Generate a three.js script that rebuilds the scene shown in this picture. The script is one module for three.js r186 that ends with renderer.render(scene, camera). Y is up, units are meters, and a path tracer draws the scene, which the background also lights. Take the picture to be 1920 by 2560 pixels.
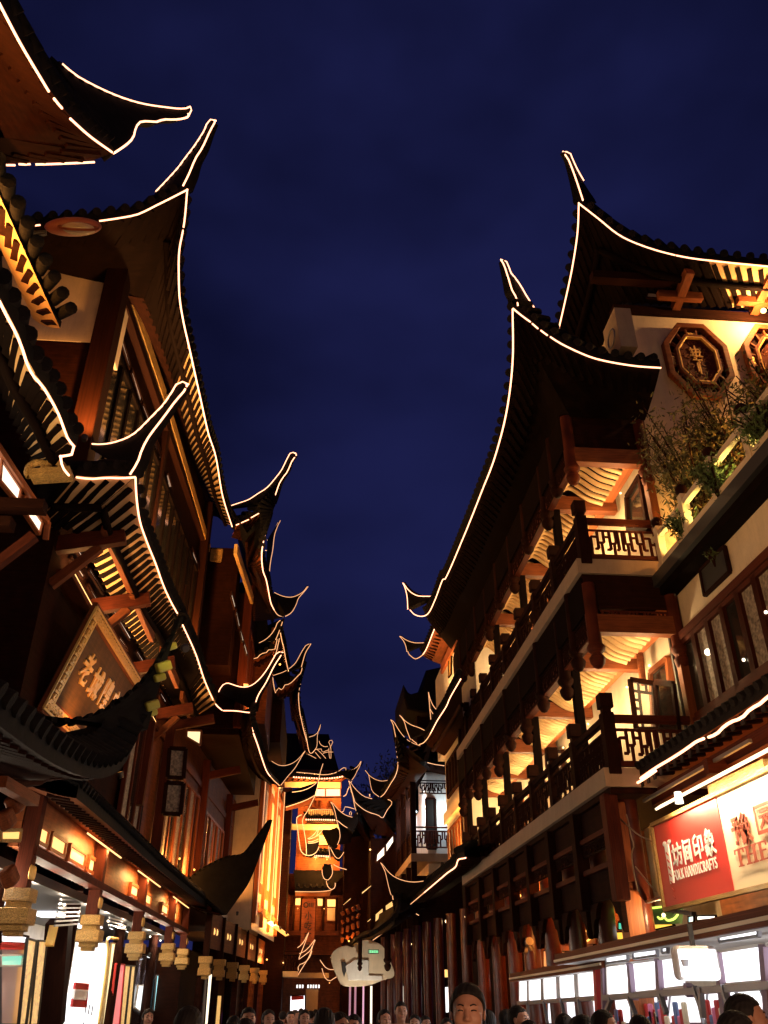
import * as THREE from 'three';
import { mergeGeometries } from 'three/addons/utils/BufferGeometryUtils.js';
import { RectAreaLightUniformsLib } from 'three/addons/lights/RectAreaLightUniformsLib.js';
import { RoundedBoxGeometry } from 'three/addons/geometries/RoundedBoxGeometry.js';
import { TextGeometry } from 'three/addons/geometries/TextGeometry.js';
import { FontLoader } from 'three/addons/loaders/FontLoader.js';

// ---------------------------------------------------------------- camera, sky, sun, exposure
const scene = new THREE.Scene();
const camera = new THREE.PerspectiveCamera(63.215, 3 / 4, 0.1, 600);
camera.position.set(0, 1.68, 0);
camera.lookAt(0 + 0.0710315 * 10, 1.68 + 0.5012822 * 10, -0.8623634 * 10);
const renderer = new THREE.WebGLRenderer({ antialias: true });
renderer.toneMapping = THREE.LinearToneMapping;
renderer.toneMappingExposure = 1.4;
renderer.shadowMap.enabled = true;
RectAreaLightUniformsLib.init();

let seed = 7;
const rnd = () => { seed = (seed * 1664525 + 1013904223) >>> 0; return seed / 4294967296; };
const V = (x, y, z) => new THREE.Vector3(x, y, z);
const A = (p) => (p.isVector3 ? p.clone() : V(p[0], p[1], p[2]));
const lerp = (a, b, t) => a + (b - a) * t;
function hash(x, y, s) { let h = Math.imul(x, 374761393) + Math.imul(y, 668265263) + Math.imul(s, 982451653); h = Math.imul(h ^ (h >>> 13), 1274126177); return ((h ^ (h >>> 16)) >>> 0) / 4294967296; }
function vnoise(x, y, px, py, s) {          // value noise that tiles with period px, py
  const ix = Math.floor(x), iy = Math.floor(y), fx = x - ix, fy = y - iy, m = (a, n) => ((a % n) + n) % n;
  const u = fx * fx * (3 - 2 * fx), v = fy * fy * (3 - 2 * fy);
  const a = hash(m(ix, px), m(iy, py), s), b = hash(m(ix + 1, px), m(iy, py), s), c = hash(m(ix, px), m(iy + 1, py), s), d = hash(m(ix + 1, px), m(iy + 1, py), s);
  return lerp(lerp(a, b, u), lerp(c, d, u), v);
}
function fbm(x, y, px, py, s, oct = 4) { let r = 0, a = 0.5; for (let i = 0; i < oct; i++) { r += a * vnoise(x, y, px, py, s + i); x *= 2; y *= 2; px *= 2; py *= 2; a *= 0.5; } return r; }

// dusk sky: deep navy air with faint cloud banks
{
  const W = 1024, H = 512, d = new Float32Array(W * H * 4);
  for (let j = 0; j < H; j++) for (let i = 0; i < W; i++) {
    const up = Math.max(0, Math.sin(((j + 0.5) / H - 0.5) * Math.PI));
    const c = fbm(i / W * 10, j / H * 14, 10, 14, 3, 5), f = fbm(i / W * 64, j / H * 64, 64, 64, 23, 3);
    const t = Math.min(1, Math.max(0, (c - 0.33) * 2.6)), g = 1.4 - 0.78 * up + (t - 0.5) * 0.75 + (f - 0.45) * 0.2;
    const o = (j * W + i) * 4;
    d[o] = 0.0056 * g; d[o + 1] = 0.0066 * g; d[o + 2] = 0.0345 * g; d[o + 3] = 1;
  }
  const t = new THREE.DataTexture(d, W, H, THREE.RGBAFormat, THREE.FloatType);
  t.mapping = THREE.EquirectangularReflectionMapping; t.magFilter = THREE.LinearFilter; t.minFilter = THREE.LinearFilter; t.wrapS = THREE.RepeatWrapping; t.needsUpdate = true;
  scene.background = t; scene.environment = t;
}
const moon = new THREE.DirectionalLight(0x8fa2ff, 0.015);
moon.position.set(20, 60, 30); moon.target.position.set(0, 5, -20); moon.castShadow = true; moon.shadow.radius = 20;
Object.assign(moon.shadow.camera, { left: -40, right: 40, top: 40, bottom: -40, far: 150 });
scene.add(moon, moon.target);

// ---------------------------------------------------------------- materials
function tex(n, fn, rx = 1, ry = 1) {
  const d = new Uint8Array(n * n * 4);
  for (let j = 0; j < n; j++) for (let i = 0; i < n; i++) { const v = fn(i / n, j / n, i, j), o = (j * n + i) * 4; for (let c = 0; c < 3; c++) d[o + c] = Math.max(0, Math.min(255, (Array.isArray(v) ? v[c] : v) * 255)); d[o + 3] = 255; }
  const t = new THREE.DataTexture(d, n, n); t.wrapS = t.wrapT = THREE.RepeatWrapping; t.magFilter = THREE.LinearFilter; t.minFilter = THREE.LinearMipmapLinearFilter; t.generateMipmaps = true; t.repeat.set(rx, ry); t.needsUpdate = true;
  return t;
}
const tWood = tex(512, (u, v) => { const g = fbm(u * 3, v * 40, 3, 40, 11, 4), b = fbm(u * 6, v * 6, 6, 6, 19, 3); return 0.45 + 0.55 * g + 0.6 * (b - 0.5); });
const tPlaster = tex(512, (u, v) => { const g = fbm(u * 5, v * 5, 5, 5, 31, 5), s = fbm(u * 18, v * 3, 18, 3, 37, 4), f = fbm(u * 90, v * 90, 90, 90, 41, 2); const k = 0.8 + 0.22 * g - 0.12 * Math.max(0, s - 0.55) * 3 + 0.14 * (f - 0.4); return [k, k * 0.985, k * 0.955]; });
const tTile = tex(256, (u, v) => { const g = fbm(u * 8, v * 8, 8, 8, 51, 5); return 0.5 + 0.7 * (g - 0.2); });
const tSpeck = tex(256, (u, v) => fbm(u * 24, v * 24, 24, 24, 61, 4));
const tGold = tex(256, (u, v) => { const a = fbm(u * 7, v * 7, 7, 7, 71, 3), b = fbm(u * 22, v * 22, 22, 22, 77, 3); return 0.35 + 0.5 * Math.abs(Math.sin(a * 16)) + 0.4 * (b - 0.4); });
const L = (r, g, b) => new THREE.Color().setRGB(r, g, b);
const mat = (name, r, g, b, o = {}) => { const m = new THREE[o.specularIntensity === undefined ? 'MeshStandardMaterial' : 'MeshPhysicalMaterial']({ color: L(r, g, b), roughness: 0.6, ...o }); m.name = name; return m; };
const M = {
  wood: mat('red_lacquer_wood', 0.115, 0.022, 0.008, { specularIntensity: 0.3, map: tWood, roughness: 0.7, bumpMap: tWood, bumpScale: 0.003 }),
  dark: mat('dark_wood', 0.028, 0.0075, 0.0035, { specularIntensity: 0.15, map: tWood, roughness: 0.8, bumpMap: tWood, bumpScale: 0.003 }),
  warm: mat('brown_wood', 0.24, 0.066, 0.02, { specularIntensity: 0.4, map: tWood, roughness: 0.65, bumpMap: tWood, bumpScale: 0.003 }),
  board: mat('pale_soffit_board', 0.6, 0.4, 0.2, { map: tPlaster, roughness: 0.85 }),
  plaster: mat('lime_plaster', 0.68, 0.57, 0.42, { map: tPlaster, roughness: 0.92, bumpMap: tPlaster, bumpScale: 0.004 }),
  white: mat('white_plaster', 0.74, 0.72, 0.68, { map: tPlaster, roughness: 0.92 }),
  band: mat('beige_stone_band', 0.4, 0.31, 0.22, { map: tPlaster, roughness: 0.9 }),
  darkShade: mat('ebony_wood', 0.009, 0.0045, 0.0035, { specularIntensity: 0.08, map: tWood, roughness: 0.85 }),  // near-black wood; also puts shade into the colour of columns and soffits
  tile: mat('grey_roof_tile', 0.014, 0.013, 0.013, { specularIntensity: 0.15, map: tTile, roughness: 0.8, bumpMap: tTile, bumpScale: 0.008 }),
  gold: mat('gilded_wood', 0.66, 0.4, 0.12, { map: tGold, roughness: 0.5, metalness: 0.05, bumpMap: tGold, bumpScale: 0.01 }),
  goldLeaf: mat('gold_leaf', 0.85, 0.55, 0.16, { roughness: 0.35, metalness: 0.4 }),
  lacquer: mat('glossy_red_lacquer', 0.16, 0.03, 0.015, { map: tWood, roughness: 0.28 }),
  orange: mat('orange_wood_panel', 0.55, 0.15, 0.035, { map: tWood, roughness: 0.55, bumpMap: tWood, bumpScale: 0.002 }),
  glassDark: mat('dark_window_glass', 0.02, 0.018, 0.016, { roughness: 0.08 }),
  paper: mat('window_paper', 0.5, 0.42, 0.33, { roughness: 0.7, map: tSpeck }),
  metal: mat('grey_metal', 0.25, 0.25, 0.26, { roughness: 0.4, metalness: 0.7 }),
  black: mat('black_metal', 0.03, 0.03, 0.03, { roughness: 0.5 }),
  stone: mat('street_stone', 0.18, 0.17, 0.16, { map: tPlaster, roughness: 0.75 }),
  leaf: mat('leaf', 0.06, 0.1, 0.025, { roughness: 0.7, side: THREE.DoubleSide }),
  red: mat('red_paint', 0.55, 0.025, 0.02, { roughness: 0.45 }),
  cream: mat('cream_sign_panel', 0.82, 0.72, 0.5, { roughness: 0.5 }),
  letter: mat('white_letter', 0.85, 0.83, 0.78, { roughness: 0.5 }),
  redLetter: mat('red_letter', 0.42, 0.09, 0.05, { roughness: 0.5 }),
  ink: mat('ink', 0.05, 0.03, 0.02, { roughness: 0.6 }),
  yellowLit: mat('yellow_green_glaze', 0.42, 0.4, 0.06, { roughness: 0.3 }),
};
const glows = new Map();
function glow(name, r, g, b, extra) {
  const k = name + r + g + b;
  if (!glows.has(k)) glows.set(k, Object.assign(new THREE.MeshStandardMaterial({ color: L(0.5, 0.5, 0.5), emissive: L(r, g, b), roughness: 0.6, ...extra }), { name }));
  return glows.get(k);
}
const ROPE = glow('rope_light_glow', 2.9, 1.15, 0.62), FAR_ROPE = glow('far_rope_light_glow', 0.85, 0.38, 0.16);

// ---------------------------------------------------------------- helpers
const used = new Map();
function numbered(n) { const k = used.get(n) || 0; used.set(n, k + 1); return k ? n + '_' + String(k).padStart(3, '0') : n; }
function thing(name, label, category, group) {
  const o = new THREE.Group(); o.name = numbered(name); o.userData = { label, category }; if (group) o.userData.group = group;
  scene.add(o); return o;
}
function put(name, geo, m, parent) {
  const o = new THREE.Mesh(geo, m); o.name = parent === scene ? numbered(name) : name; o.castShadow = o.receiveShadow = true; parent.add(o); return o;
}
function tag(o, label, category, group) { o.userData.label = label; o.userData.category = category; if (group) o.userData.group = group; return o; }
function struct(o) { o.userData.kind = 'structure'; return o; }
function uvBox(g, k = 1) {       // texture coordinates in metres across the face that a normal points to
  if (!g.attributes.normal) g.computeVertexNormals();
  const p = g.attributes.position, n = g.attributes.normal, uv = new Float32Array(p.count * 2);
  for (let i = 0; i < p.count; i++) {
    const x = Math.abs(n.getX(i)), y = Math.abs(n.getY(i)), z = Math.abs(n.getZ(i));
    const [a, b] = x > y && x > z ? [p.getZ(i), p.getY(i)] : y > z ? [p.getX(i), p.getZ(i)] : [p.getX(i), p.getY(i)];
    uv[i * 2] = a * k; uv[i * 2 + 1] = b * k;
  }
  g.setAttribute('uv', new THREE.BufferAttribute(uv, 2)); return g;
}
const merge = (list) => mergeGeometries(list.map((g) => { const h = g.index ? g.toNonIndexed() : g; for (const k of Object.keys(h.attributes)) if (!['position', 'normal', 'uv'].includes(k)) h.deleteAttribute(k); return h; }), false);
const UNIT = (() => { const g = new RoundedBoxGeometry(1, 1, 1, 1, 0.04); return g; })();
const PLAIN = new THREE.BoxGeometry(1, 1, 1);
function frameOf(a, b, hint = V(0, 1, 0)) {
  const x = b.clone().sub(a); const len = x.length(); x.normalize();
  let y = hint.clone().addScaledVector(x, -hint.dot(x)); if (y.lengthSq() < 1e-6) y = V(0, 0, 1).addScaledVector(x, -x.z); y.normalize();
  return { m: new THREE.Matrix4().makeBasis(x, y, x.clone().cross(y)), len };
}
// a straight beam between two points, its own mesh on shared geometry; h along hint, w across
function bar(name, a, b, w, h, m, parent, hint, geo = PLAIN) {
  a = A(a); b = A(b); const f = frameOf(a, b, hint), o = put(name, geo, m, parent);
  o.quaternion.setFromRotationMatrix(f.m); o.position.copy(a.add(b).multiplyScalar(0.5)); o.scale.set(f.len, h, w); return o;
}
function barGeo(a, b, w, h, hint) {
  a = A(a); b = A(b); const f = frameOf(a, b, hint), g = new THREE.BoxGeometry(f.len, h, w);
  g.applyMatrix4(f.m); const c = a.add(b).multiplyScalar(0.5); g.translate(c.x, c.y, c.z); return g;
}
// an axis-aligned box given by its two corners
function boxGeo(x0, y0, z0, x1, y1, z1) { const g = new THREE.BoxGeometry(Math.abs(x1 - x0), Math.abs(y1 - y0), Math.abs(z1 - z0)); g.translate((x0 + x1) / 2, (y0 + y1) / 2, (z0 + z1) / 2); return uvBox(g); }
function box(name, x0, y0, z0, x1, y1, z1, m, parent) {
  const o = put(name, PLAIN, m, parent); o.position.set((x0 + x1) / 2, (y0 + y1) / 2, (z0 + z1) / 2); o.scale.set(Math.abs(x1 - x0), Math.abs(y1 - y0), Math.abs(z1 - z0)); return o;
}
// a wall in plan from a to b ([x, z] each), its face towards the street, depth behind it
function wallSlab(name, a, b, y0, y1, depth, m, parent) {
  const s = new THREE.Shape([[a[0], -a[1]], [b[0], -b[1]], [b[0] + depth, -b[1]], [a[0] + depth, -a[1]]].map((p) => new THREE.Vector2(...p))), g = new THREE.ExtrudeGeometry(s, { depth: y1 - y0, bevelEnabled: false });
  g.rotateX(-Math.PI / 2); g.translate(0, y0, 0); g.computeVertexNormals(); return put(name, uvBox(g), m, parent);
}
const wallBox = (name, x0, y0, z0, x1, y1, z1, m, parent) => put(name, boxGeo(x0, y0, z0, x1, y1, z1), m, parent);
function gridGeo(rows) {         // rows of points -> one surface
  const nr = rows.length, nc = rows[0].length, p = [], uv = [], ix = [];
  for (let r = 0; r < nr; r++) { let u = 0; for (let c = 0; c < nc; c++) { const q = rows[r][c]; if (c) u += q.distanceTo(rows[r][c - 1]); p.push(q.x, q.y, q.z); uv.push(u, r ? q.distanceTo(rows[0][c]) : 0); } }
  for (let r = 0; r < nr - 1; r++) for (let c = 0; c < nc - 1; c++) { const a = r * nc + c, b = a + 1, d = a + nc, e = d + 1; ix.push(a, b, e, a, e, d); }
  const g = new THREE.BufferGeometry(); g.setAttribute('position', new THREE.Float32BufferAttribute(p, 3)); g.setAttribute('uv', new THREE.Float32BufferAttribute(uv, 2)); g.setIndex(ix); g.computeVertexNormals(); return g;
}
const curve = (pts) => new THREE.CatmullRomCurve3(pts.map(A), false, 'centripetal');
function tubeGeo(pts, r, sides = 6, step = 0.12) {
  const c = curve(pts), n = Math.max(2, Math.ceil(c.getLength() / step)); return new THREE.TubeGeometry(c, n, r, sides, false);
}
// a rope of bulbs: cut into lengths of at most 4.5 m
function rope(pts, parent, r = 0.02, gap = 0.02, m = ROPE) {
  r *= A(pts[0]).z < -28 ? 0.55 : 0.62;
  const c = curve(pts), len = c.getLength(), n = Math.max(1, Math.ceil(len / 4.4));
  for (let k = 0; k < n; k++) {
    const q = [], a = k / n + gap / len / 2 * (k > 0), b = (k + 1) / n - gap / len / 2 * (k < n - 1), s = Math.max(3, Math.ceil((b - a) * len / 0.25));
    for (let i = 0; i <= s; i++) q.push(c.getPointAt(lerp(a, b, i / s)));
    const beads = len / n < 30 && r > 0.02, g = tubeGeo(q, r, 6, beads ? 0.022 : 0.15);
    if (beads && g.parameters.tubularSegments < 260) {       // little bulbs swell along the hose
      const p = g.attributes.position, cc = g.parameters.path, N = g.parameters.tubularSegments;
      for (let i = 0; i <= N; i++) { const o = cc.getPointAt(i / N), f = i % 2 ? 1.18 : 0.8; for (let j = 0; j <= 6; j++) { const id = i * 7 + j; p.setXYZ(id, o.x + (p.getX(id) - o.x) * f, o.y + (p.getY(id) - o.y) * f, o.z + (p.getZ(id) - o.z) * f); } }
    }
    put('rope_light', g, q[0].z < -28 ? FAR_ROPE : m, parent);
  }
}
function resample(pts, n) { const c = curve(pts), o = []; for (let i = 0; i <= n; i++) o.push(c.getPointAt(i / n)); return o; }

// lamps: a glowing fitting and a light of its colour
function pointLamp(parent, p, color, I, r = 0.04, shown = 3, soft = 2) {
  const g = put('lamp', new THREE.SphereGeometry(r, 10, 8), glow('lamp_glow', color[0] * shown, color[1] * shown, color[2] * shown), parent); g.position.set(...p); g.castShadow = false;
  const l = new THREE.PointLight(L(...color), I, 0, 2); l.position.set(...p); l.castShadow = true; l.shadow.radius = soft; l.name = 'lamp_light'; scene.add(l); return g;
}
function spotLamp(parent, p, to, color, I, angle = 0.7, pen = 0.7, soft = 3) {
  const d = A(to).sub(A(p)).normalize(), e = A(p).addScaledVector(d, -0.07);
  const c = new THREE.CylinderGeometry(0.06, 0.045, 0.12, 10); const o = put('lamp_body', c, M.black, parent); o.position.copy(e); o.quaternion.setFromUnitVectors(V(0, 1, 0), d);
  const f = put('lamp_glass', new THREE.CircleGeometry(0.05, 12), glow('lamp_glow', color[0] * 2, color[1] * 2, color[2] * 2), o); f.rotation.x = -Math.PI / 2; f.position.y = 0.062;
  const l = new THREE.SpotLight(L(...color), I, 0, angle, pen, 2); l.position.copy(A(p).addScaledVector(d, 0.03)); l.target.position.set(...to); l.castShadow = true; l.shadow.radius = soft; l.name = 'lamp_light'; scene.add(l, l.target);
}
function stripLamp(parent, a, b, face, w, color, I, shown = 1.5, name = 'strip_lamp') {
  a = A(a); b = A(b); const n = A(face).normalize(), f = frameOf(a, b, n);
  const o = put(name, new THREE.BoxGeometry(f.len, 0.03, w), glow('strip_glow', color[0] * shown, color[1] * shown, color[2] * shown), parent);
  const mid = a.clone().add(b).multiplyScalar(0.5); o.quaternion.setFromRotationMatrix(f.m); o.position.copy(mid);
  const l = new THREE.RectAreaLight(L(...color), I, f.len, w); l.position.copy(mid).addScaledVector(n, 0.025); l.lookAt(mid.clone().add(n)); l.name = name + '_light';
  const x = b.clone().sub(a).normalize(), z = n.clone().negate();      // the lit face looks along -z
  l.quaternion.setFromRotationMatrix(new THREE.Matrix4().makeBasis(x, z.clone().cross(x), z)); scene.add(l); return o;
}
const AMBER = [1, 0.37, 0.07], WARM = [1, 0.5, 0.16], SOFT = [1, 0.65, 0.3], COOL = [0.92, 0.94, 1];
// ---------------------------------------------------------------- flying-eave roofs
const RAFTER = PLAIN, CAP = (() => { const g = new THREE.CylinderGeometry(0.085, 0.085, 0.5, 10); g.rotateZ(Math.PI / 2); return g; })();
const RIDGE = new RoundedBoxGeometry(0.42, 0.34, 1, 1, 0.08);
const CAPS = (() => { const g = new THREE.CylinderGeometry(0.06, 0.06, 0.4, 7); g.rotateZ(Math.PI / 2); return g; })();
// one slope: eave curve E and the inner line I (two ends), both as lists of points; returns samples
function slope(roof, E, I, o) {
  const ce = curve(E), n = Math.max(6, Math.round(ce.getLength() / 0.35)), eave = [], inn = [], ci = curve(I.length > 2 ? I : [I[0], A(I[0]).lerp(A(I[1]), 0.5), I[1]]);
  for (let i = 0; i <= n; i++) { eave.push(ce.getPointAt(i / n)); inn.push(ci.getPointAt(i / n)); }
  const rows = [];
  for (let s = 0; s <= 4; s++) rows.push(eave.map((e, i) => { const q = e.clone().lerp(inn[i], s / 4); q.y -= (o.sag ?? 0.05) * 4 * (s / 4) * (1 - s / 4); return q; }));
  const k = Math.round(n * (o.shadeTo ?? 0));
  if (k) put('soffit', gridGeo(rows.map((r) => r.slice(0, k + 1))), M.darkShade, roof);  // corner stretch without light: shade put into the soffit colour
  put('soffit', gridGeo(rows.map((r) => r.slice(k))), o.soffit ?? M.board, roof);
  // rafters, with a purlin under them
  const len = ce.getLength(), nr = Math.round(len / (o.pitch ?? 0.27)), cut = o.cut ?? 0.44;
  if (o.rafters !== false) for (let i = 0; i <= nr; i++) {
    const t = (i + 0.5) / (nr + 1), e = ce.getPointAt(t), p = ci.getPointAt(t), q = e.clone().lerp(p, cut); q.y -= (o.sag ?? 0.05) * 4 * cut * (1 - cut);
    const dn = (v, k) => V(v.x, v.y - k, v.z), w = o.rw ?? 0.09;
    bar('rafter', dn(e.clone().lerp(p, Math.min(0.25, 0.13 / e.distanceTo(p))), (o.rd ?? 0.05) * 0.42), dn(q, (o.rd ?? 0.05) * 0.42), w, o.rd ?? 0.05, o.rmat ?? M.dark, roof);
    if (!o.single) bar('rafter', dn(q, (o.rd ?? 0.05) * 0.5), dn(p, (o.rd ?? 0.05) * 0.5), w * 1.05, (o.rd ?? 0.05) * 1.1, o.rmat ?? M.dark, roof);
  }
  if (o.purlin !== false) {
    const pl = [];
    for (let i = 0; i <= 24; i++) { const q = ce.getPointAt(i / 24).lerp(ci.getPointAt(i / 24), cut); q.y -= 0.11; pl.push(q); }
    put('purlin', tubeGeo(pl, 0.075, 8, 0.5), o.rmat ?? M.dark, roof);
  }
  return { ce, ci, eave, inn };
}
// tile surface above a slope plus the eave board; up = how far the ridge stands above / behind the eave
function tiles(eave, inn, ridge, th = 0.2) {
  const rows = [], up = (v, k) => V(v.x, v.y + k, v.z), top = ridge.map((r, i) => V(r.x, Math.max(r.y, inn[i].y + 0.55), r.z));
  for (let s = 0; s <= 3; s++) rows.push(eave.map((e, i) => up(e, th).lerp(up(inn[i], th + 0.08), s / 3)));
  for (let s = 1; s <= 3; s++) rows.push(eave.map((e, i) => up(inn[i], th + 0.08).lerp(top[i], s / 3)));
  return merge([gridGeo(rows), gridGeo([eave.map((e) => e.clone()), eave.map((e) => up(e, th))])]);
}
function caps(roof, sl, th, pitch, small, out = 0, from = 0, to = 1) {
  const len = sl.ce.getLength(), n = Math.round(len * (to - from) / pitch);
  for (let i = 0; i <= n; i++) {
    const t = lerp(from, to, (i + 0.5) / (n + 1)), e = sl.ce.getPointAt(t), d = sl.ci.getPointAt(t).sub(e); d.y = Math.hypot(d.x, d.z) * 0.42; d.normalize();
    const c = put('eave_tile', small ? CAPS : CAP, M.tile, roof); c.quaternion.setFromUnitVectors(V(1, 0, 0), d); c.position.copy(e).addScaledVector(d, (small ? 0.14 : 0.19) - out); c.position.y += th + 0.02;
  }
}
// upturned corner: prism between a lower and an upper line, with ropes along both
function horn(roof, lower, upper, w, o = {}) {
  const n = 18, a = resample(lower, n), b = resample(upper, n), dir = A(lower[lower.length - 1]).sub(A(lower[0])); dir.y = 0; dir.normalize();
  const sd = V(-dir.z, 0, dir.x), P = [];
  for (let i = 0; i <= n; i++) { const k = w * lerp(1, 0.45, i / n) / 2; P.push([a[i].clone().addScaledVector(sd, k), b[i].clone().addScaledVector(sd, k), b[i].clone().addScaledVector(sd, -k), a[i].clone().addScaledVector(sd, -k)]); }
  const faces = [0, 1, 2, 3].map((c) => gridGeo([P.map((p) => p[c]), P.map((p) => p[(c + 1) % 4])]));
  const cap = (p) => gridGeo([[p[0], p[1]], [p[3], p[2]]]);
  const h = put('upturned_corner', merge([...faces, cap(P[0]), cap(P[n])]), o.m ?? M.tile, roof);
  for (let i = 1; i < n; i++) { const c = put('ridge_tile', RIDGE, M.tile, roof), q = b[i].clone().sub(b[i - 1]).normalize(); c.position.copy(b[i]); c.quaternion.setFromUnitVectors(V(1, 0, 0), q); const s = lerp(1, 0.55, i / n) * w; c.scale.set(s, s, s * 1.1); }
  if (o.rope !== false) {
    const side = sd.dot(V(-a[0].x, 0, -a[0].z)) > 0 ? 1 : -1;       // the flank that is seen from the street's near end
    const out = (v, k) => { const q = v.clone(); q.y += k; return q; };
    const tip = a[n].clone().lerp(b[n], 0.5).addScaledVector(dir, 0.05);
    rope([...a.map((q, i) => out(q, -0.03).addScaledVector(sd, side * w * lerp(0.5, 0.2, i / n))), tip, ...(o.loop ? [b[n].clone(), b[n - 1].clone().lerp(a[n - 1], 0.4)] : [])], roof, o.r);
    const from = Math.round(n * (o.upFrom ?? 0));
    rope([...b.slice(from).map((q, i) => out(q, 0.01).addScaledVector(sd, side * (w * lerp(1, 0.45, (i + from) / n) / 2 + 0.02))), tip], roof, (o.r ?? 0.024) * 0.85);
  }
  return h;
}
const shift = (pts, dx, dy, dz) => pts.map((p) => V(p[0] + dx, p[1] + dy, p[2] + dz));
/* a whole roof as one part of a building: {E: street eave near -> far, I: wall line under it, N / NI: near-end eave and its wall line, F / FI: far-end ones,
   ridge: [near, far] of the top line, near / far: {lower, upper} of the upturned corners} */
function makeRoof(T, o) {
  const th = o.th ?? 0.2, roof = new THREE.Group(); roof.name = 'roof'; T.add(roof);
  const shells = [], rg = o.ridge.map(A), s = slope(roof, o.E, o.I, o), ridgeLine = s.eave.map((_, i) => rg[0].clone().lerp(rg[1], i / (s.eave.length - 1)));
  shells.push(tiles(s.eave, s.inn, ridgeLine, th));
  if (o.tiles !== false) caps(roof, s, th, o.tilePitch ?? 0.3, o.small, o.capOut);
  for (const [k, ki, end] of [['N', 'NI', 0], ['F', 'FI', 1]]) if (o[k]) {
    const q = slope(roof, o[k], o[ki], { ...o, ...(o.endSlope ?? {}) }); shells.push(tiles(q.eave, q.inn, q.eave.map((e, i) => rg[end].clone().lerp(o[k + 'R'] ? A(o[k + 'R']) : rg[end], i / (q.eave.length - 1))), th));
    if (o.tiles !== false) caps(roof, q, th, o.tilePitch ?? 0.3, o.small, o.capOut);
  }
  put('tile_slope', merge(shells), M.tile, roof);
  const out = o.ropeOut ?? [0, 0, 0];
  if (o.ropes !== false) for (const r of o.ropeLines ?? [o.E, ...(o.N ? [o.N] : []), ...(o.F ? [o.F] : [])]) rope(shift(r, out[0], out[1] - 0.035, out[2]), roof, o.r);
  if (o.near) horn(roof, o.near[0], o.near[1], o.hw ?? 0.26, { r: o.r, ...(o.near[2] ?? {}) });
  if (o.far) horn(roof, o.far[0], o.far[1], o.hw ?? 0.26, { r: o.r, ...(o.far[2] ?? {}) });
  return roof;
}
// ================================================================ LEFT SIDE
// ---- nearest building on the left: only its far end reaches into the picture
const LA = thing('corner_teahouse', 'nearest dark building at the left edge, topmost roof corner cut by the picture corner', 'building');
makeRoof(LA, {
  E: [[-3.6, 13.36, -8.97], [-3.6, 12.39, -7.96], [-3.6, 11.83, -7.3], [-3.6, 11.34, -6.59], [-3.6, 11.11, -6.15], [-3.6, 10.88, -5.7], [-3.6, 10.65, -5.16], [-3.6, 10.44, -4.65]], I: [[-4.7, 12.1, -7.9], [-4.7, 10.6, -2.6]],
  N: [[-3.57, 13.26, -8.9], [-3.83, 13.04, -8.9], [-4.32, 12.94, -8.9], [-4.7, 12.88, -8.9], [-5.23, 12.8, -8.9], [-5.68, 12.75, -8.9]], NI: [[-4.7, 12.1, -7.9], [-6.2, 12.1, -7.9]], NR: [-7.5, 16.2, -6.5],
  ridge: [[-6.2, 15.6, -6.6], [-6.2, 14.6, -2.5]], soffit: M.dark, rmat: M.dark, pitch: 0.3, single: true, purlin: false, r: 0.026, rw: 0.07, tilePitch: 0.34,
  ropeLines: [[[-3.58, 10.6, -5.13], [-3.58, 10.83, -5.67], [-3.58, 11.05, -6.11], [-3.58, 11.28, -6.55]], [[-3.58, 11.39, -6.72], [-3.58, 11.48, -6.85], [-3.58, 11.57, -6.97]], [[-3.58, 11.77, -7.26], [-3.58, 12.34, -7.92], [-3.58, 13.29, -8.92]], [[-3.82, 13, -8.88], [-4.08, 12.95, -8.88], [-4.31, 12.91, -8.88], [-4.54, 12.87, -8.88], [-4.69, 12.85, -8.88]], [[-4.77, 12.85, -8.88], [-4.86, 12.83, -8.88], [-4.94, 12.83, -8.88]], [[-4.99, 12.8, -8.88], [-5.11, 12.79, -8.88], [-5.35, 12.76, -8.88]]],
  near: [[[-3.63, 13.17, -8.92], [-3.52, 13.54, -9.03], [-3.46, 13.81, -9.09], [-3.46, 13.94, -9.09], [-3.4, 14.36, -9.15], [-3.24, 14.58, -9.31], [-3.13, 14.84, -9.42], [-2.95, 15.13, -9.6], [-2.85, 15.34, -9.7]], [[-4.55, 14.08, -8], [-4.29, 14.06, -8.26], [-4.01, 14.2, -8.54], [-3.74, 14.4, -8.81], [-3.47, 14.67, -9.08], [-3.12, 15.13, -9.43], [-2.91, 15.44, -9.64], [-2.77, 15.72, -9.78]], { upFrom: 0.08, loop: true, r: 0.026 }],
  hw: 0.3,
});
// middle roof of the same building: amber soffit, no rope
makeRoof(LA, {
  E: [[-3.8, 9.75, -9.14], [-3.8, 9.67, -8.48], [-3.8, 9.6, -7.87], [-3.8, 9.54, -7.33], [-3.8, 9.49, -6.83], [-3.8, 9.44, -6.37]], I: [[-4.62, 10.72, -10.06], [-4.62, 10.6, -8.52]], ridge: [[-4.7, 11.2, -8.6], [-4.7, 10.4, -5]],
  ropes: false, rmat: M.dark, rd: 0.035, pitch: 0.3, rw: 0.11, single: true, purlin: false, th: 0.12, tilePitch: 0.33, r: 0.026, capOut: 0.42,
});
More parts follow.
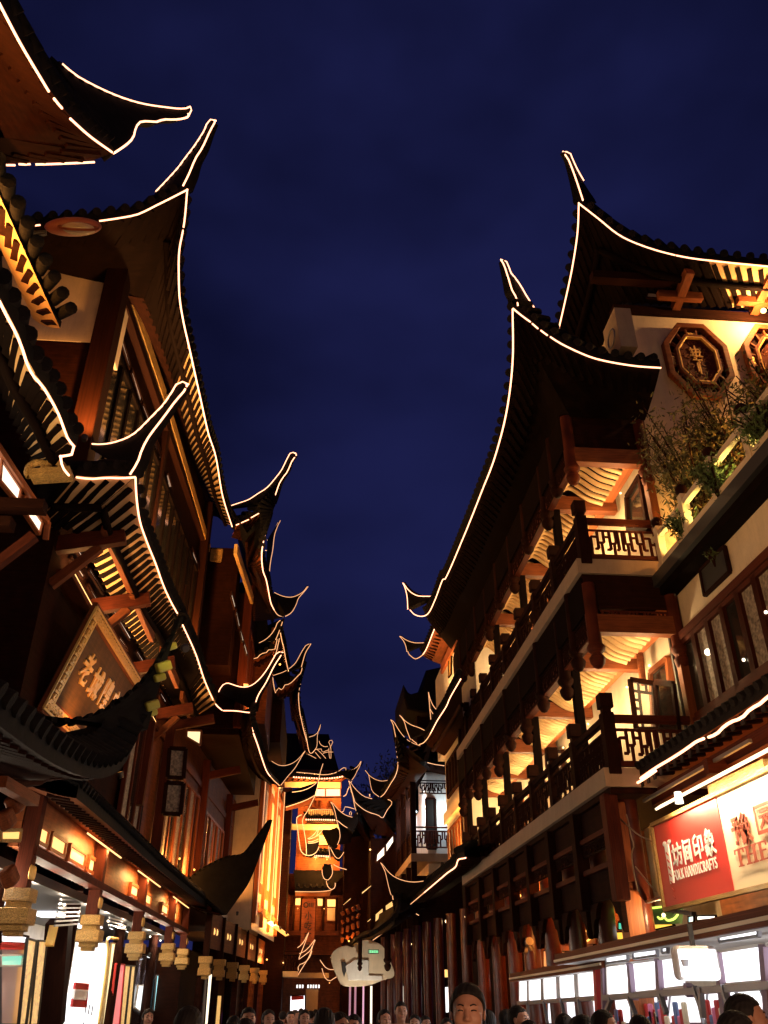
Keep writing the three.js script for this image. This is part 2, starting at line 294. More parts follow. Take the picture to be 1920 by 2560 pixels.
// lower roof of the same building
makeRoof(LA, {
  E: [[-3.2, 7.74, -9.08], [-3.2, 7.64, -8.71], [-3.2, 7.68, -8.31], [-3.2, 7.6, -7.66], [-3.2, 7.48, -7.23], [-3.2, 7.53, -6.8], [-3.2, 7.47, -6.19], [-3.2, 7.37, -5.41]], I: [[-4.3, 8.45, -10.8], [-4.3, 8.49, -9.99], [-4.3, 8.51, -9.41], [-4.3, 8.58, -8.35]], ridge: [[-4.6, 8.9, -9], [-4.6, 8.7, -4]],
  rd: 0.03, pitch: 0.27, rw: 0.1, rmat: M.darkShade, tilePitch: 0.3, r: 0.024, soffit: M.board,
  ropeLines: [[[-3.18, 7.44, -6.15], [-3.18, 7.46, -6.42], [-3.18, 7.49, -6.75], [-3.18, 7.44, -7.18], [-3.18, 7.56, -7.61], [-3.18, 7.64, -8.26], [-3.18, 7.61, -8.66], [-3.18, 7.69, -8.99], [-3.18, 7.69, -9.03], [-3.18, 7.56, -8.93], [-3.18, 7.28, -8.57]], [[-3.3, 7.5, -8.89], [-3.3, 7.45, -8.93], [-3.3, 7.44, -9.09], [-3.3, 7.49, -9.33]]],
});
wallBox('wall', -9, 0, -8.3, -4.66, 11.6, 4, M.dark, LA);
box('cornice', -4.7, 9.0, -8.4, -4.4, 9.12, -3, M.wood, LA);
stripLamp(LA, [-4.5, 9.14, -8.2], [-4.5, 9.14, -4.6], [0.35, 1, 0], 0.12, AMBER, 130);
// deep soffit behind the lower rafters and the bright transom windows under it
put('ceiling_board', gridGeo([[[-4.3, 8.0, -9.2], [-4.3, 7.9, -4]].map(A), [[-4.9, 7.7, -9.2], [-4.9, 7.6, -4]].map(A)]), M.warm, LA);
function frameWindow(T, name, c, paneMat, frameMat, fw = 0.05, depth = 0.08, bars = null) {   // c: four corners tl, tr, br, bl
  const w = new THREE.Group(); w.name = name; T.add(w); const q = c.map(A), n = q[1].clone().sub(q[0]).cross(q[3].clone().sub(q[0])).normalize();
  for (let i = 0; i < 4; i++) bar('frame', q[i], q[(i + 1) % 4], depth, fw, frameMat, w, n.clone().cross(q[(i + 1) % 4].clone().sub(q[i])).normalize());
  put('pane', gridGeo([[q[0], q[1]], [q[3], q[2]]]), paneMat, w);
  if (bars) for (const [u0, v0, u1, v1] of bars) {
    const at = (u, v) => q[0].clone().lerp(q[1], u).lerp(q[3].clone().lerp(q[2], u), v).addScaledVector(n, bars.off ?? 0.02);
    bar('bar', at(u0, v0), at(u1, v1), 0.03, bars.w ?? 0.03, bars.m ?? frameMat, w, n.clone().cross(at(u1, v1).sub(at(u0, v0))).normalize());
  }
  return w;
}
const BRIGHT = glow('lit_window_glow', 1.25, 1.0, 0.72), oct = [[0.12, 0.0, 0.0, 0.25], [0.88, 0, 1, 0.25], [0, 0.75, 0.12, 1], [1, 0.75, 0.88, 1]];
for (const p of [[[-4.6, 8.22, -9.36], [-4.6, 8.25, -10.21], [-4.6, 7.97, -10.35], [-4.6, 7.95, -9.49]], [[-4.6, 8.23, -10.23], [-4.6, 8.29, -11.12], [-4.6, 8.06, -11.14], [-4.6, 7.95, -10.36]], [[-4.6, 8.27, -11.3], [-4.6, 8.35, -12.26], [-4.6, 8.12, -12.25], [-4.6, 8.07, -11.31]]]) frameWindow(LA, 'transom_window', p, BRIGHT, M.orange, 0.045, 0.06, oct);
{ const p = [[-4.55, 8.24, -9.89], [-4.55, 8.43, -12.39], [-4.55, 8.14, -12.47]]; bar('window_head', p[0], p[1], 0.06, 0.1, M.orange, LA); bar('window_jamb', p[1], p[2], 0.08, 0.08, M.orange, LA); }
box('cornice', -4.7, 6.2, -9.4, -4.36, 6.29, -4, M.dark, LA); stripLamp(LA, [-4.46, 6.32, -9.2], [-4.46, 6.32, -5], [0.5, 1, 0], 0.1, SOFT, 40);
// corner brackets where the lower roof ends
{ const z = -9.6; for (const [y, h, x1] of [[7.05, 0.14, -3.6], [6.78, 0.14, -3.95], [6.5, 0.14, -4.15]]) box('bracket_arm', -4.6, y, z - 0.1, x1, y + h, z + 0.1, M.dark, LA);
  bar('bracket_brace', [-4.35, 5.9, z], [-3.65, 6.7, z], 0.12, 0.12, M.wood, LA);
  const scroll = new THREE.TorusGeometry(0.13, 0.05, 8, 18, Math.PI * 1.4); for (const p of [[-3.87, 7.77, -9.75], [-3.67, 7.79, -9.75]]) { const s = put('bracket_scroll', scroll, M.gold, LA); s.position.set(...p); s.rotation.z = -0.4; }
  bar('tile_sill', ...[[-3.93, 7.67, -9.75], [-3.42, 7.74, -9.75]], 0.25, 0.1, M.gold, LA);
}
// ground-floor awning roof with the big unlit upturned corner
const awnE = [[-2.42, 4.86, -11.75], [-2.45, 4.25, -11.2], [-2.46, 3.86, -10.2], [-2.46, 3.6, -8.6], [-2.46, 3.48, -6.4], [-2.46, 3.42, -4]];
makeRoof(LA, { E: awnE, I: [[-4.3, 4.1, -11.2], [-4.3, 4.0, -4]], N: [[-2.42, 4.86, -11.75], [-2.9, 4.35, -11.85], [-3.6, 4.2, -11.9], [-4.4, 4.2, -11.9]], NI: [[-4.3, 4.1, -11.2], [-4.6, 4.1, -11.2]],
  ridge: [[-4.5, 5.2, -11.3], [-4.5, 4.8, -4]], NR: [-4.7, 5.1, -11.6], ropes: false, dip: 0.3, soffit: M.dark, pitch: 0.24, tilePitch: 0.26,
  near: [[[-2.4, 4.84, -11.77], [-2.34, 5.37, -11.83], [-2.27, 5.9, -11.9], [-2.2, 6.37, -11.97], [-2.17, 6.63, -12]], [[-3.63, 4.68, -10.54], [-3.41, 4.67, -10.76], [-3.14, 4.75, -11.03], [-2.9, 4.93, -11.27], [-2.67, 5.21, -11.5], [-2.43, 5.65, -11.74], [-2.25, 6.22, -11.92], [-2.11, 6.69, -12.06]], { rope: false }], hw: 0.24 });
// ---- main three-storey building on the left
const LB = thing('tiered_restaurant', 'long three-storey timber building on the left with two lit upturned roofs above the gilded plaque', 'building');
makeRoof(LB, {
  E: [[-3, 15.63, -11.42], [-3, 15.04, -11.62], [-3, 14.63, -11.64], [-3, 14.07, -11.64], [-3, 13.74, -11.91], [-3, 13.5, -12.25], [-3, 13.46, -12.89], [-3, 13.55, -13.84], [-3, 13.66, -14.9], [-3, 13.78, -16.07], [-3, 13.92, -17.39], [-3, 14.31, -19.08], [-3, 14.32, -21.01], [-3, 14.95, -24.14]], I: [[-4.05, 14.55, -13.49], [-4.05, 14.91, -14.65], [-4.05, 15.45, -17.23], [-4.05, 15.85, -21.3], [-4.05, 17.59, -28.3]],
  N: [[-2.98, 15.6, -11.42], [-3.31, 15.3, -11.42], [-3.57, 15.05, -11.42], [-3.83, 14.8, -11.42], [-4.17, 14.66, -11.42], [-4.54, 14.54, -11.42], [-5.22, 14.39, -11.42], [-5.82, 14.27, -11.42]], NI: [[-4.05, 14.55, -13.49], [-7.2, 15.3, -13.2]], NR: [-8, 16.2, -15],
  ridge: [[-6.4, 17, -15.4], [-6.2, 17.6, -24]], soffit: M.board, rmat: M.darkShade, shadeTo: 0.27, rd: 0.026, pitch: 0.36, rw: 0.12, r: 0.026, endSlope: { shadeTo: 0, soffit: M.darkShade, rmat: M.darkShade, single: true, purlin: false },
  ropeLines: [[[-2.98, 15.53, -11.35], [-2.98, 14.95, -11.54], [-2.98, 14.55, -11.57], [-2.98, 13.99, -11.56], [-2.98, 13.66, -11.83], [-2.98, 13.42, -12.17], [-2.98, 13.38, -12.81], [-2.98, 13.48, -13.75], [-2.98, 13.58, -14.8], [-2.98, 13.7, -15.97], [-2.98, 13.84, -17.28], [-2.98, 14.22, -18.95], [-2.98, 14.24, -20.87], [-2.98, 14.86, -23.97]], [[-2.98, 15.58, -11.4], [-3.3, 15.27, -11.4], [-3.57, 15.02, -11.4], [-3.83, 14.78, -11.4], [-4.16, 14.64, -11.4], [-4.53, 14.52, -11.4]], [[-5.59, 14.31, -11.4], [-5.73, 14.27, -11.4]]],
  near: [[[-2.98, 15.57, -11.4], [-2.88, 15.88, -11.3], [-2.83, 16.2, -11.25], [-2.7, 16.43, -11.12], [-2.61, 16.79, -11.03], [-2.53, 17.04, -10.95]], [[-4.24, 16.13, -12.66], [-3.69, 16.19, -12.11], [-3.46, 16.28, -11.88], [-3.23, 16.38, -11.65], [-3.1, 16.52, -11.52], [-2.91, 16.68, -11.33], [-2.7, 17.01, -11.12], [-2.63, 17.25, -11.05]], { loop: true, upFrom: 0.25 }], hw: 0.24,
});
{ const i = [[-4.05, 14.55, -13.49], [-4.05, 14.91, -14.65], [-4.05, 15.45, -17.23], [-4.05, 15.85, -21.3], [-4.05, 17.59, -28.3]].map(A); put('ceiling_board', gridGeo([i, i.map((p) => V(-4.6, p.y + 0.1, p.z))]), M.dark, LB); }
// end wall in plaster, with the dark wooden storey below and the big corner post
wallBox('end_wall', -8.5, 12.9, -13.32, -4.42, 15.75, -13.9, M.plaster, LB);
wallBox('lower_end_wall', -8.5, 4, -13.08, -4.62, 12.9, -13.9, M.dark, LB); stripLamp(LB, [-7.6, 12.94, -13.18], [-5, 12.94, -13.18], [0, 1, -0.1], 0.08, AMBER, 2.2);
wallSlab('upper_wall', [-4.56, -13.6], [-3.98, -25], 9.3, 16, -3, M.dark, LB);
wallSlab('middle_wall', [-4.72, -13.6], [-4.46, -23.4], 4.2, 9.3, -3, M.dark, LB); wallSlab('far_wall', [-4.46, -23.4], [-3.45, -39.5], 4.2, 9.2, -3, M.warm, LB);
bar('corner_post', [-4.52, 9.4, -13.1], [-4.52, 15, -13.1], 0.42, 0.42, M.dark, LB, V(0, 0, 1), UNIT);
bar('corner_post', [-3.95, 9.4, -24.6], [-3.95, 16, -24.6], 0.4, 0.4, M.dark, LB, V(0, 0, 1), UNIT);
bar('corner_post', [-4.28, 9.4, -18.3], [-4.28, 15.6, -18.3], 0.24, 0.24, M.dark, LB, V(0, 0, 1), UNIT);
spotLamp(LB, [-4.3, 10.25, -12.5], [-4.5, 11.5, -12.9], AMBER, 60, 0.7, 0.9);
spotLamp(LB, [-3.75, 10.3, -24.05], [-3.95, 11.6, -24.5], AMBER, 60, 0.7, 0.9);
bar('eave_beam', ...[[-4.43, 14.88, -13.87], [-4.25, 14.97, -17.4]], 0.12, 0.34, M.gold, LB);
bar('eave_beam', ...[[-4.24, 14.96, -17.49], [-3.85, 14.66, -25.22]], 0.12, 0.3, M.gold, LB);
bar('head_beam', [-4.5, 14.5, -13.3], [-3.95, 14.6, -24.6], 0.2, 0.22, M.dark, LB);
wallBox('link_wall', -6.5, 11.2, -27, -3.0, 15.6, -28.1, M.dark, LB);
{ const p = [[-3.97, 15.47, -26.9], [-3.6, 15.46, -26.9], [-3.62, 15.01, -26.9], [-3.97, 15.03, -26.9]]; frameWindow(LB, 'carved_panel', p, M.gold, M.gold, 0.06, 0.08); }
// transom panes, then lattice windows below them
const DIM = glow('dim_window_glow', 0.2, 0.13, 0.085), PALE = glow('pale_window_glow', 0.5, 0.38, 0.27);
for (const c of [[[-4.49, 13.86, -13.88], [-4.44, 13.74, -14.76], [-4.44, 13.61, -14.71], [-4.49, 13.67, -13.8]], [[-4.43, 13.77, -14.89], [-4.38, 13.73, -15.9], [-4.39, 13.54, -15.87], [-4.43, 13.62, -14.89]], [[-4.38, 13.73, -16.06], [-4.32, 13.76, -17.08], [-4.33, 13.61, -17], [-4.38, 13.59, -16.05]], [[-4.32, 13.74, -17.19], [-4.27, 13.76, -18.23], [-4.27, 13.6, -18.13], [-4.32, 13.59, -17.11]], [[-4.3, 13.61, -17.46], [-4.26, 13.67, -18.35], [-4.26, 13.49, -18.3], [-4.31, 13.47, -17.28]], [[-4.22, 13.71, -19.08], [-4.19, 13.66, -19.76], [-4.21, 13.42, -19.38], [-4.23, 13.52, -18.93]], [[-4.02, 13.53, -22.98], [-3.98, 13.54, -23.83], [-3.93, 13.47, -24.8], [-4.01, 13.35, -23.24]]])
  frameWindow(LB, 'transom_window', c, DIM, M.dark, 0.05, 0.06);
function shutters(T, X, y0, y1, z0, z1, n, m = M.dark, pane = M.paper, name = 'shutter_window') {    // a row of latticed leaves in a wall that runs along the street
  const [xa, xb] = Array.isArray(X) ? X : [X, X];
  for (let i = 0; i < n; i++) {
    const f0 = (i + 0.02) / n, f1 = (i + 0.98) / n, a = lerp(z0, z1, f0), b = lerp(z0, z1, f1), p = lerp(xa, xb, f0), q = lerp(xa, xb, f1), bars = [];
    for (const v of [0.12, 0.26, 0.7]) bars.push([0.06, v, 0.94, v]);
    for (const u of [0.28, 0.5, 0.72]) bars.push([u, 0.12, u, 0.7]);
    bars.push([0.1, 0.45, 0.9, 0.45]); bars.off = 0.03;
    const c = xa < 0 ? [[p, y1, a], [q, y1, b], [q, y0, b], [p, y0, a]] : [[q, y1, b], [p, y1, a], [p, y0, a], [q, y0, b]];
    frameWindow(T, name, c, Array.isArray(pane) ? pane[i % pane.length] : pane, m, 0.09, 0.1, bars);
  }
}
shutters(LB, [-4.5, -4.26], 10.4, 13.3, -13.5, -18.1, 6, M.darkShade, M.glassDark);
shutters(LB, [-4.24, -3.98], 10.6, 13.3, -18.5, -24.2, 7, M.darkShade, M.glassDark);
stripLamp(LB, [-3.8, 9.8, -14.4], [-3.8, 9.8, -16.4], [0.1, 1, 0], 0.25, WARM, 260);
stripLamp(LB, [-3.8, 9.9, -16.9], [-3.8, 9.9, -18.6], [0.1, 1, 0], 0.25, WARM, 220);
stripLamp(LB, [-3.75, 10.1, -20], [-3.75, 10.1, -22.8], [0.1, 1, 0], 0.2, AMBER, 90);
// middle roof
makeRoof(LB, {
  E: [...[[-3.2, 9.24, -12.14], [-3.2, 9.05, -12.37], [-3.2, 8.85, -12.86], [-3.2, 8.82, -13.61], [-3.2, 8.88, -14.65], [-3.2, 8.89, -15.66], [-3.2, 8.98, -16.71], [-3.2, 9.1, -17.59], [-3.2, 9.18, -18.48], [-3.2, 9.39, -20.99]], ...[[-3.12, 9.23, -22.71], [-2.88, 8.89, -23.71]]], I: [[-4.35, 8.68, -13.03], [-4.35, 8.8, -14.79], [-4.35, 8.82, -17.26], [-4.35, 8.97, -18.84], [-4.35, 9.23, -23.33], [-4.35, 9.35, -27.34]],
  N: [[-3.18, 9.19, -12.05], [-3.3, 9.16, -12.05], [-3.53, 9.17, -12.05], [-3.87, 9.12, -12.05], [-4.14, 9.14, -12.05]], NI: [[-4.35, 8.6, -12.9], [-5, 8.6, -12.9]], NR: [-5, 9.9, -12.6],
  ridge: [[-4.55, 10.1, -12.9], [-4.55, 10.7, -25]], soffit: M.board, rmat: M.darkShade, rd: 0.03, pitch: 0.29, rw: 0.11, r: 0.026, cut: 0.5,
  ropeLines: [[[-3.17, 9.17, -12.02], [-3.17, 8.98, -12.26], [-3.17, 8.78, -12.74], [-3.17, 8.76, -13.49], [-3.17, 8.81, -14.52], [-3.17, 8.82, -15.51], [-3.17, 8.91, -16.55], [-3.17, 9.03, -17.43]], [...[[-3.15, 9.06, -18.19], [-3.1, 9.15, -20.33]], ...[[-3.05, 9.06, -22.2], [-2.92, 9, -24.08], [-2.8, 9.02, -24.69]]], [[-3.17, 9.18, -12.03], [-3.29, 9.14, -12.03], [-3.52, 9.16, -12.03], [-3.87, 9.11, -12.03], [-4.13, 9.13, -12.03]], [[-2.84, 9.19, -25.3], [-2.43, 9.19, -25.3], [-2.08, 9.15, -25.3], [-1.87, 9.15, -25.3]]],
  near: [[[-3.17, 9.17, -12.02], [-3.05, 9.38, -11.9], [-3, 9.69, -11.85], [-2.79, 9.96, -11.64], [-2.61, 10.16, -11.46], [-2.53, 10.26, -11.38], [-2.44, 10.35, -11.29], [-2.35, 10.41, -11.2]], [[-4.51, 10.61, -13.36], [-3.96, 10.24, -12.81], [-3.59, 10.08, -12.44], [-3.26, 10.03, -12.11], [-2.97, 10.17, -11.82], [-2.69, 10.34, -11.54], [-2.55, 10.56, -11.4], [-2.44, 10.61, -11.29]], { loop: true }], hw: 0.22,
});
{ const p = [-3.12, 8.95, -17.59], s = put('roof_hook', new THREE.TorusKnotGeometry(0.1, 0.04, 40, 6, 2, 3), M.tile, LB); s.position.set(...p); }
// brackets that cut the lower soffit into bays, ledge lamps and the second transom row
for (const z of [-13.3, -16, -19.8, -23.6]) { bar('bracket_arm', [-4.7, 8.45, z], [-3.5, 8.7, z], 0.16, 0.3, M.wood, LB); bar('bracket_brace', [-4.6, 7.7, z], [-3.9, 8.45, z], 0.13, 0.16, M.warm, LB); bar('bay_beam', [-3.82, 8.75 + (z < -18 ? 0.25 : 0), z + 0.25], [-3.82, 8.75 + (z < -18 ? 0.25 : 0), z - (z < -18 ? 2.6 : 2.3)], 0.1, 0.24, M.warm, LB); }
box('cornice', -4.72, 8.0, -13.5, -4.36, 8.1, -25, M.wood, LB);
for (const [a, b] of [[-13.7, -15.8], [-16.6, -19.3], [-20.4, -23]]) stripLamp(LB, [-4.42, 8.13, a], [-4.42, 8.13, b], [0.35, 1, 0], 0.12, WARM, 60);
for (const c of [[[-4.65, 8.99, -14.14], [-4.62, 9.01, -15.1], [-4.62, 8.93, -15.1], [-4.65, 8.91, -14.1]], [[-4.62, 9.01, -15.32], [-4.59, 9.03, -16.46], [-4.59, 8.97, -16.46], [-4.62, 8.94, -15.3]], [[-4.58, 9.04, -16.67], [-4.56, 9.05, -17.84], [-4.56, 8.98, -17.83], [-4.59, 8.96, -16.64]], [[-4.55, 9.05, -18.05], [-4.52, 9.08, -19.22], [-4.52, 8.99, -19.16], [-4.55, 8.98, -18.02]], [[-4.5, 9.05, -19.99], [-4.48, 9.09, -21.1], [-4.48, 9.01, -21.04], [-4.5, 8.98, -19.95]], [[-4.42, 9.06, -23.38], [-4.4, 9.09, -24.26], [-4.4, 9.01, -24.19], [-4.42, 8.99, -23.31]], [[-4.39, 9.08, -24.45], [-4.36, 9.1, -25.74], [-4.37, 9, -25.64], [-4.4, 9, -24.41]], [[-4.36, 9.09, -25.96], [-4.32, 9.12, -27.35], [-4.33, 9.02, -27.23], [-4.36, 9, -25.88]]])
  frameWindow(LB, 'transom_window', c, glow('bright_window_glow', 0.85, 0.62, 0.48), M.dark, 0.03, 0.05);
for (const c of [[[-4.65, 8.69, -14.16], [-4.62, 8.72, -15.04], [-4.63, 8.64, -15.03], [-4.65, 8.63, -14.15]], [[-4.62, 8.71, -15.4], [-4.59, 8.71, -16.3], [-4.59, 8.63, -16.28], [-4.62, 8.65, -15.4]], [[-4.58, 8.7, -16.75], [-4.56, 8.76, -17.63], [-4.56, 8.7, -17.6], [-4.58, 8.64, -16.74]], [[-4.55, 8.73, -18.29], [-4.52, 8.77, -19.18], [-4.52, 8.71, -19.14], [-4.55, 8.66, -18.27]], [[-4.51, 8.75, -19.93], [-4.48, 8.76, -20.93], [-4.48, 8.7, -20.9], [-4.51, 8.68, -19.9]]]) frameWindow(LB, 'transom_window', c, PALE, M.dark, 0.03, 0.05);
// windows of the storey behind the plaque
const CYAN = glow('cyan_window_glow', 0.35, 1.0, 0.95), fretBars = [[0.3, 0, 0.3, 0.25], [0.3, 0.25, 0.9, 0.25], [0, 0.5, 0.6, 0.5], [0.6, 0.25, 0.6, 0.75], [0.6, 0.75, 1, 0.75], [0.25, 0.7, 0.25, 1]];
for (const c of [[[-4.2, 8.59, -29.5], [-4.2, 8.86, -30.74], [-4.2, 7.88, -30.76], [-4.2, 7.59, -29.17]], [[-4.2, 7.42, -29.29], [-4.2, 7.65, -30.51], [-4.2, 6.67, -30.45], [-4.2, 6.46, -29.06]]]) frameWindow(LB, 'lit_opening', c, CYAN, M.dark, 0.05, 0.08, fretBars);
for (const c of [[[-3.9, 7.41, -23], [-3.47, 7.4, -23], [-3.44, 6.63, -23], [-3.86, 6.65, -23]], [[-3.87, 6.51, -23], [-3.42, 6.49, -23], [-3.41, 5.72, -23], [-3.85, 5.73, -23]]]) frameWindow(LB, 'shutter_window', c, M.paper, M.dark, 0.1, 0.1, oct);
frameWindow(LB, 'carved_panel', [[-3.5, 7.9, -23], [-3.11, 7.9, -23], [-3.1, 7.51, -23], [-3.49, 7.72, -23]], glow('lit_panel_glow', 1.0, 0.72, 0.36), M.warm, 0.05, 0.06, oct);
wallBox('bay_wall', -8, 4.2, -23.1, -4.66, 8, -25, M.dark, LB);
bar('post', ...[[-4.2, 9.61, -32.62], [-4.2, 6.48, -33.92]], 0.25, 0.25, M.warm, LB, V(0, 0, 1), UNIT);
bar('post', ...[[-4.3, 7.87, -22.13], [-4.3, 5.74, -21.96]], 0.2, 0.2, M.wood, LB, V(0, 0, 1), UNIT);
shutters(LB, -4.4, 5.2, 7.8, -20.3, -22.6, 3, M.wood, [M.paper, M.glassDark]);
shutters(LB, [-4.28, -3.95], 4.9, 7.6, -25.4, -30.5, 6, M.warm, [M.paper, M.glassDark]); shutters(LB, [-3.9, -3.6], 4.9, 7.4, -31.5, -36.5, 6, M.orange, [M.paper, M.glassDark]);
for (const [z, x] of [[-24.6, -4.2], [-31, -3.85], [-37, -3.5]]) { bar('post', [x, 4.4, z], [x, 9, z], 0.28, 0.28, M.wood, LB, V(0, 0, 1), UNIT); bar('bracket_arm', [x - 0.2, 8.4, z], [x + 1.2, 8.7, z], 0.16, 0.26, M.wood, LB); }
bar('string_course', [-4.4, 8.1, -24], [-3.5, 8.1, -39], 0.12, 0.2, M.warm, LB); bar('string_course', [-4.4, 4.7, -24], [-3.5, 4.7, -39], 0.14, 0.24, M.wood, LB);
for (const z of [-26.5, -29, -33.5]) pointLamp(LB, [lerp(-3.95, -3.1, (-24 - z) / 15), 5.1, z], AMBER, 9, 0.03);

// ---- third building, standing further into the street
const LC = thing('tower_house', 'narrow timber house standing forward just past the long left building, with a carved ridge ornament', 'building');
makeRoof(LC, {
  E: [[-1.75, 16.36, -24.96], [-1.75, 15.09, -23.65], [-1.75, 13.96, -22.5], [-1.75, 13.07, -21.63], [-1.75, 12.6, -21.45], [-1.75, 12.53, -22.2], [-1.75, 13.05, -24.14], [-1.75, 13.5, -26.71], [-1.75, 13.66, -27.36], [-1.75, 15.02, -31.46], [-1.75, 17.41, -37.42]], I: [[-2.4, 13.9, -23.19], [-2.4, 13.65, -24.04], [-2.4, 14.28, -27.2], [-2.4, 13.43, -28.45]],
  N: [[-1.75, 16.38, -25], [-2.13, 16.08, -25], [-2.5, 15.8, -25], [-2.56, 15.73, -25], [-2.98, 15.49, -25]], NI: [[-2.65, 15.17, -25.6], [-3.16, 15.34, -25.6]], NR: [-4.5, 18, -26],
  ridge: [[-3.6, 17.6, -27], [-3.4, 17.6, -31.5]], soffit: M.warm, pitch: 0.3, r: 0.026, hw: 0.2, tilePitch: 0.34,
  ropeLines: [[[-1.74, 16.27, -24.81], [-1.74, 15.02, -23.51], [-1.74, 13.89, -22.38], [-1.74, 13, -21.5], [-1.74, 12.54, -21.33], [-1.74, 12.47, -22.07], [-1.74, 12.98, -24], [-1.74, 13.43, -26.56], [-1.74, 13.59, -27.2], [-1.74, 14.94, -31.28], [-1.74, 17.32, -37.21]], [[-1.75, 16.37, -24.98], [-2.13, 16.07, -24.98], [-2.5, 15.79, -24.98]], [[-2.57, 15.72, -24.98], [-2.98, 15.48, -24.98]], [[-2.2, 17.29, -34.56], [-2.2, 16.96, -32.43], [-2.2, 17.05, -31.68], [-2.2, 17.68, -31.95], [-2.2, 18.56, -32.66], [-2.2, 19.36, -32.99], [-2.2, 20.69, -34.5], [-2.2, 22.24, -36.6]], [[-2.25, 16.76, -29.25], [-2.25, 17.69, -31.08], [-2.25, 18.35, -32.09], [-2.25, 19.25, -32.78]], [[-2.25, 17.52, -29.83], [-2.25, 19.56, -32.81], [-2.25, 21.65, -35.75]]],
  near: [[[-1.75, 16.39, -25], [-1.67, 16.63, -24.92], [-1.53, 17.14, -24.78], [-1.28, 17.47, -24.53], [-1.19, 17.79, -24.44], [-1.05, 17.9, -24.3]], [[-3.43, 17.09, -26.68], [-3.05, 17.03, -26.3], [-2.64, 16.97, -25.89], [-2.33, 17.04, -25.58], [-2.01, 17.1, -25.26], [-1.75, 17.31, -25], [-1.49, 17.6, -24.74], [-1.34, 17.96, -24.59], [-1.18, 18.14, -24.43]], { loop: true }],
  far: [[[-1.41, 14.31, -30.04], [-1.2, 14.55, -30.25], [-1.02, 15, -30.43], [-0.97, 15.23, -30.48], [-0.77, 15.62, -30.68], [-0.58, 15.97, -30.87]], [[-1.88, 15.03, -29.57], [-1.59, 15.03, -29.86], [-1.23, 15.16, -30.22], [-0.95, 15.41, -30.5], [-0.77, 15.64, -30.68], [-0.59, 16.02, -30.86]]],
});
put('ridge_ornament', gridGeo([[[-2.22, 17.28, -34.54], [-2.22, 17.07, -32.2], [-2.22, 17.92, -32.06], [-2.22, 19.35, -32.97], [-2.22, 22.29, -36.69]].map(A), [[-2.22, 17.28, -34.54], [-2.22, 16.22, -30.42], [-2.22, 16.67, -29.61], [-2.22, 17.31, -29.43], [-2.22, 21.83, -35.97]].map(A)]), M.tile, LC);
wallBox('upper_wall', -4.4, 9.2, -28.2, -2.55, 14.4, -38, M.dark, LC);
shutters(LC, -2.5, 10.5, 13, -28.4, -37, 9, M.wood, M.glassDark); wallBox('side_board', -4.3, 9.4, -28.12, -2.6, 10.2, -28.22, M.dark, LC); wallBox('side_board', -4.3, 12.9, -28.12, -2.6, 13.3, -28.22, M.dark, LC);
bar('corner_post', [-2.62, 9.4, -28.1], [-2.62, 14.6, -28.1], 0.3, 0.3, M.wood, LC, V(0, 0, 1), UNIT);
bar('eave_beam', ...[[-2.46, 12.54, -21.11], [-2.46, 13.88, -27.63]], 0.1, 0.3, M.gold, LC);
for (const c of [[[-2.44, 11.14, -20.92], [-2.44, 11.28, -22.21], [-2.44, 11.11, -22.04], [-2.44, 11, -20.92]], [[-2.44, 11.3, -22.46], [-2.44, 11.38, -23.91], [-2.44, 11.21, -23.71], [-2.44, 11.18, -22.45]], [[-2.44, 11.38, -24.13], [-2.44, 11.55, -25.53], [-2.44, 11.36, -25.3], [-2.44, 11.28, -24.13]], [[-2.44, 11.57, -25.75], [-2.44, 11.76, -27.33], [-2.44, 11.59, -27.12], [-2.44, 11.44, -25.77]]]) frameWindow(LC, 'transom_window', c, PALE, M.dark, 0.03, 0.05);
stripLamp(LC, [-2.3, 10.3, -26.2], [-2.3, 10.3, -30], [0.1, 1, 0], 0.15, AMBER, 50);
// its middle roof
makeRoof(LC, {
  E: [...[[-1.9, 9.39, -26.06], [-1.85, 8.66, -24.38], [-1.8, 8.28, -23.85], [-1.75, 8.2, -24.33]], ...[[-1.72, 7.98, -23.28], [-1.68, 8.04, -24.75], [-1.63, 8.07, -26.59], [-1.59, 8.19, -28.68], [-1.54, 8.61, -31.75], [-1.5, 9.72, -38.3]]], I: [[-2.5, 9.55, -27.64], [-2.5, 9.24, -30.93], [-2.5, 10.32, -39.62]],
  ridge: [[-2.6, 10.4, -26.5], [-2.6, 10.4, -38]], soffit: M.warm, pitch: 0.3, r: 0.026, hw: 0.18, tilePitch: 0.34,
  near: [[[-1.9, 9.37, -26], [-1.81, 9.84, -25.91], [-1.58, 10.21, -25.68], [-1.42, 10.57, -25.52], [-1.25, 10.87, -25.35], [-1.14, 10.99, -25.24]], [[-3.19, 10.32, -27.29], [-3.09, 10.51, -27.19], [-2.93, 10.56, -27.03], [-2.67, 10.42, -26.77], [-2.46, 10.3, -26.56], [-2.16, 10.21, -26.26], [-1.9, 10.28, -26], [-1.66, 10.49, -25.76], [-1.46, 10.78, -25.56], [-1.32, 11.02, -25.42], [-1.19, 11.11, -25.29]], { loop: true }],
  far: [[[-1.49, 9.66, -38.01], [-1.22, 10.09, -38.28], [-0.91, 10.55, -38.59], [-0.67, 11.04, -38.83], [-0.49, 11.4, -39.01]], [[-1.95, 10.54, -37.55], [-1.66, 10.45, -37.84], [-1.37, 10.5, -38.13], [-1.04, 10.69, -38.46], [-0.76, 10.98, -38.74], [-0.48, 11.42, -39.02]]],
});
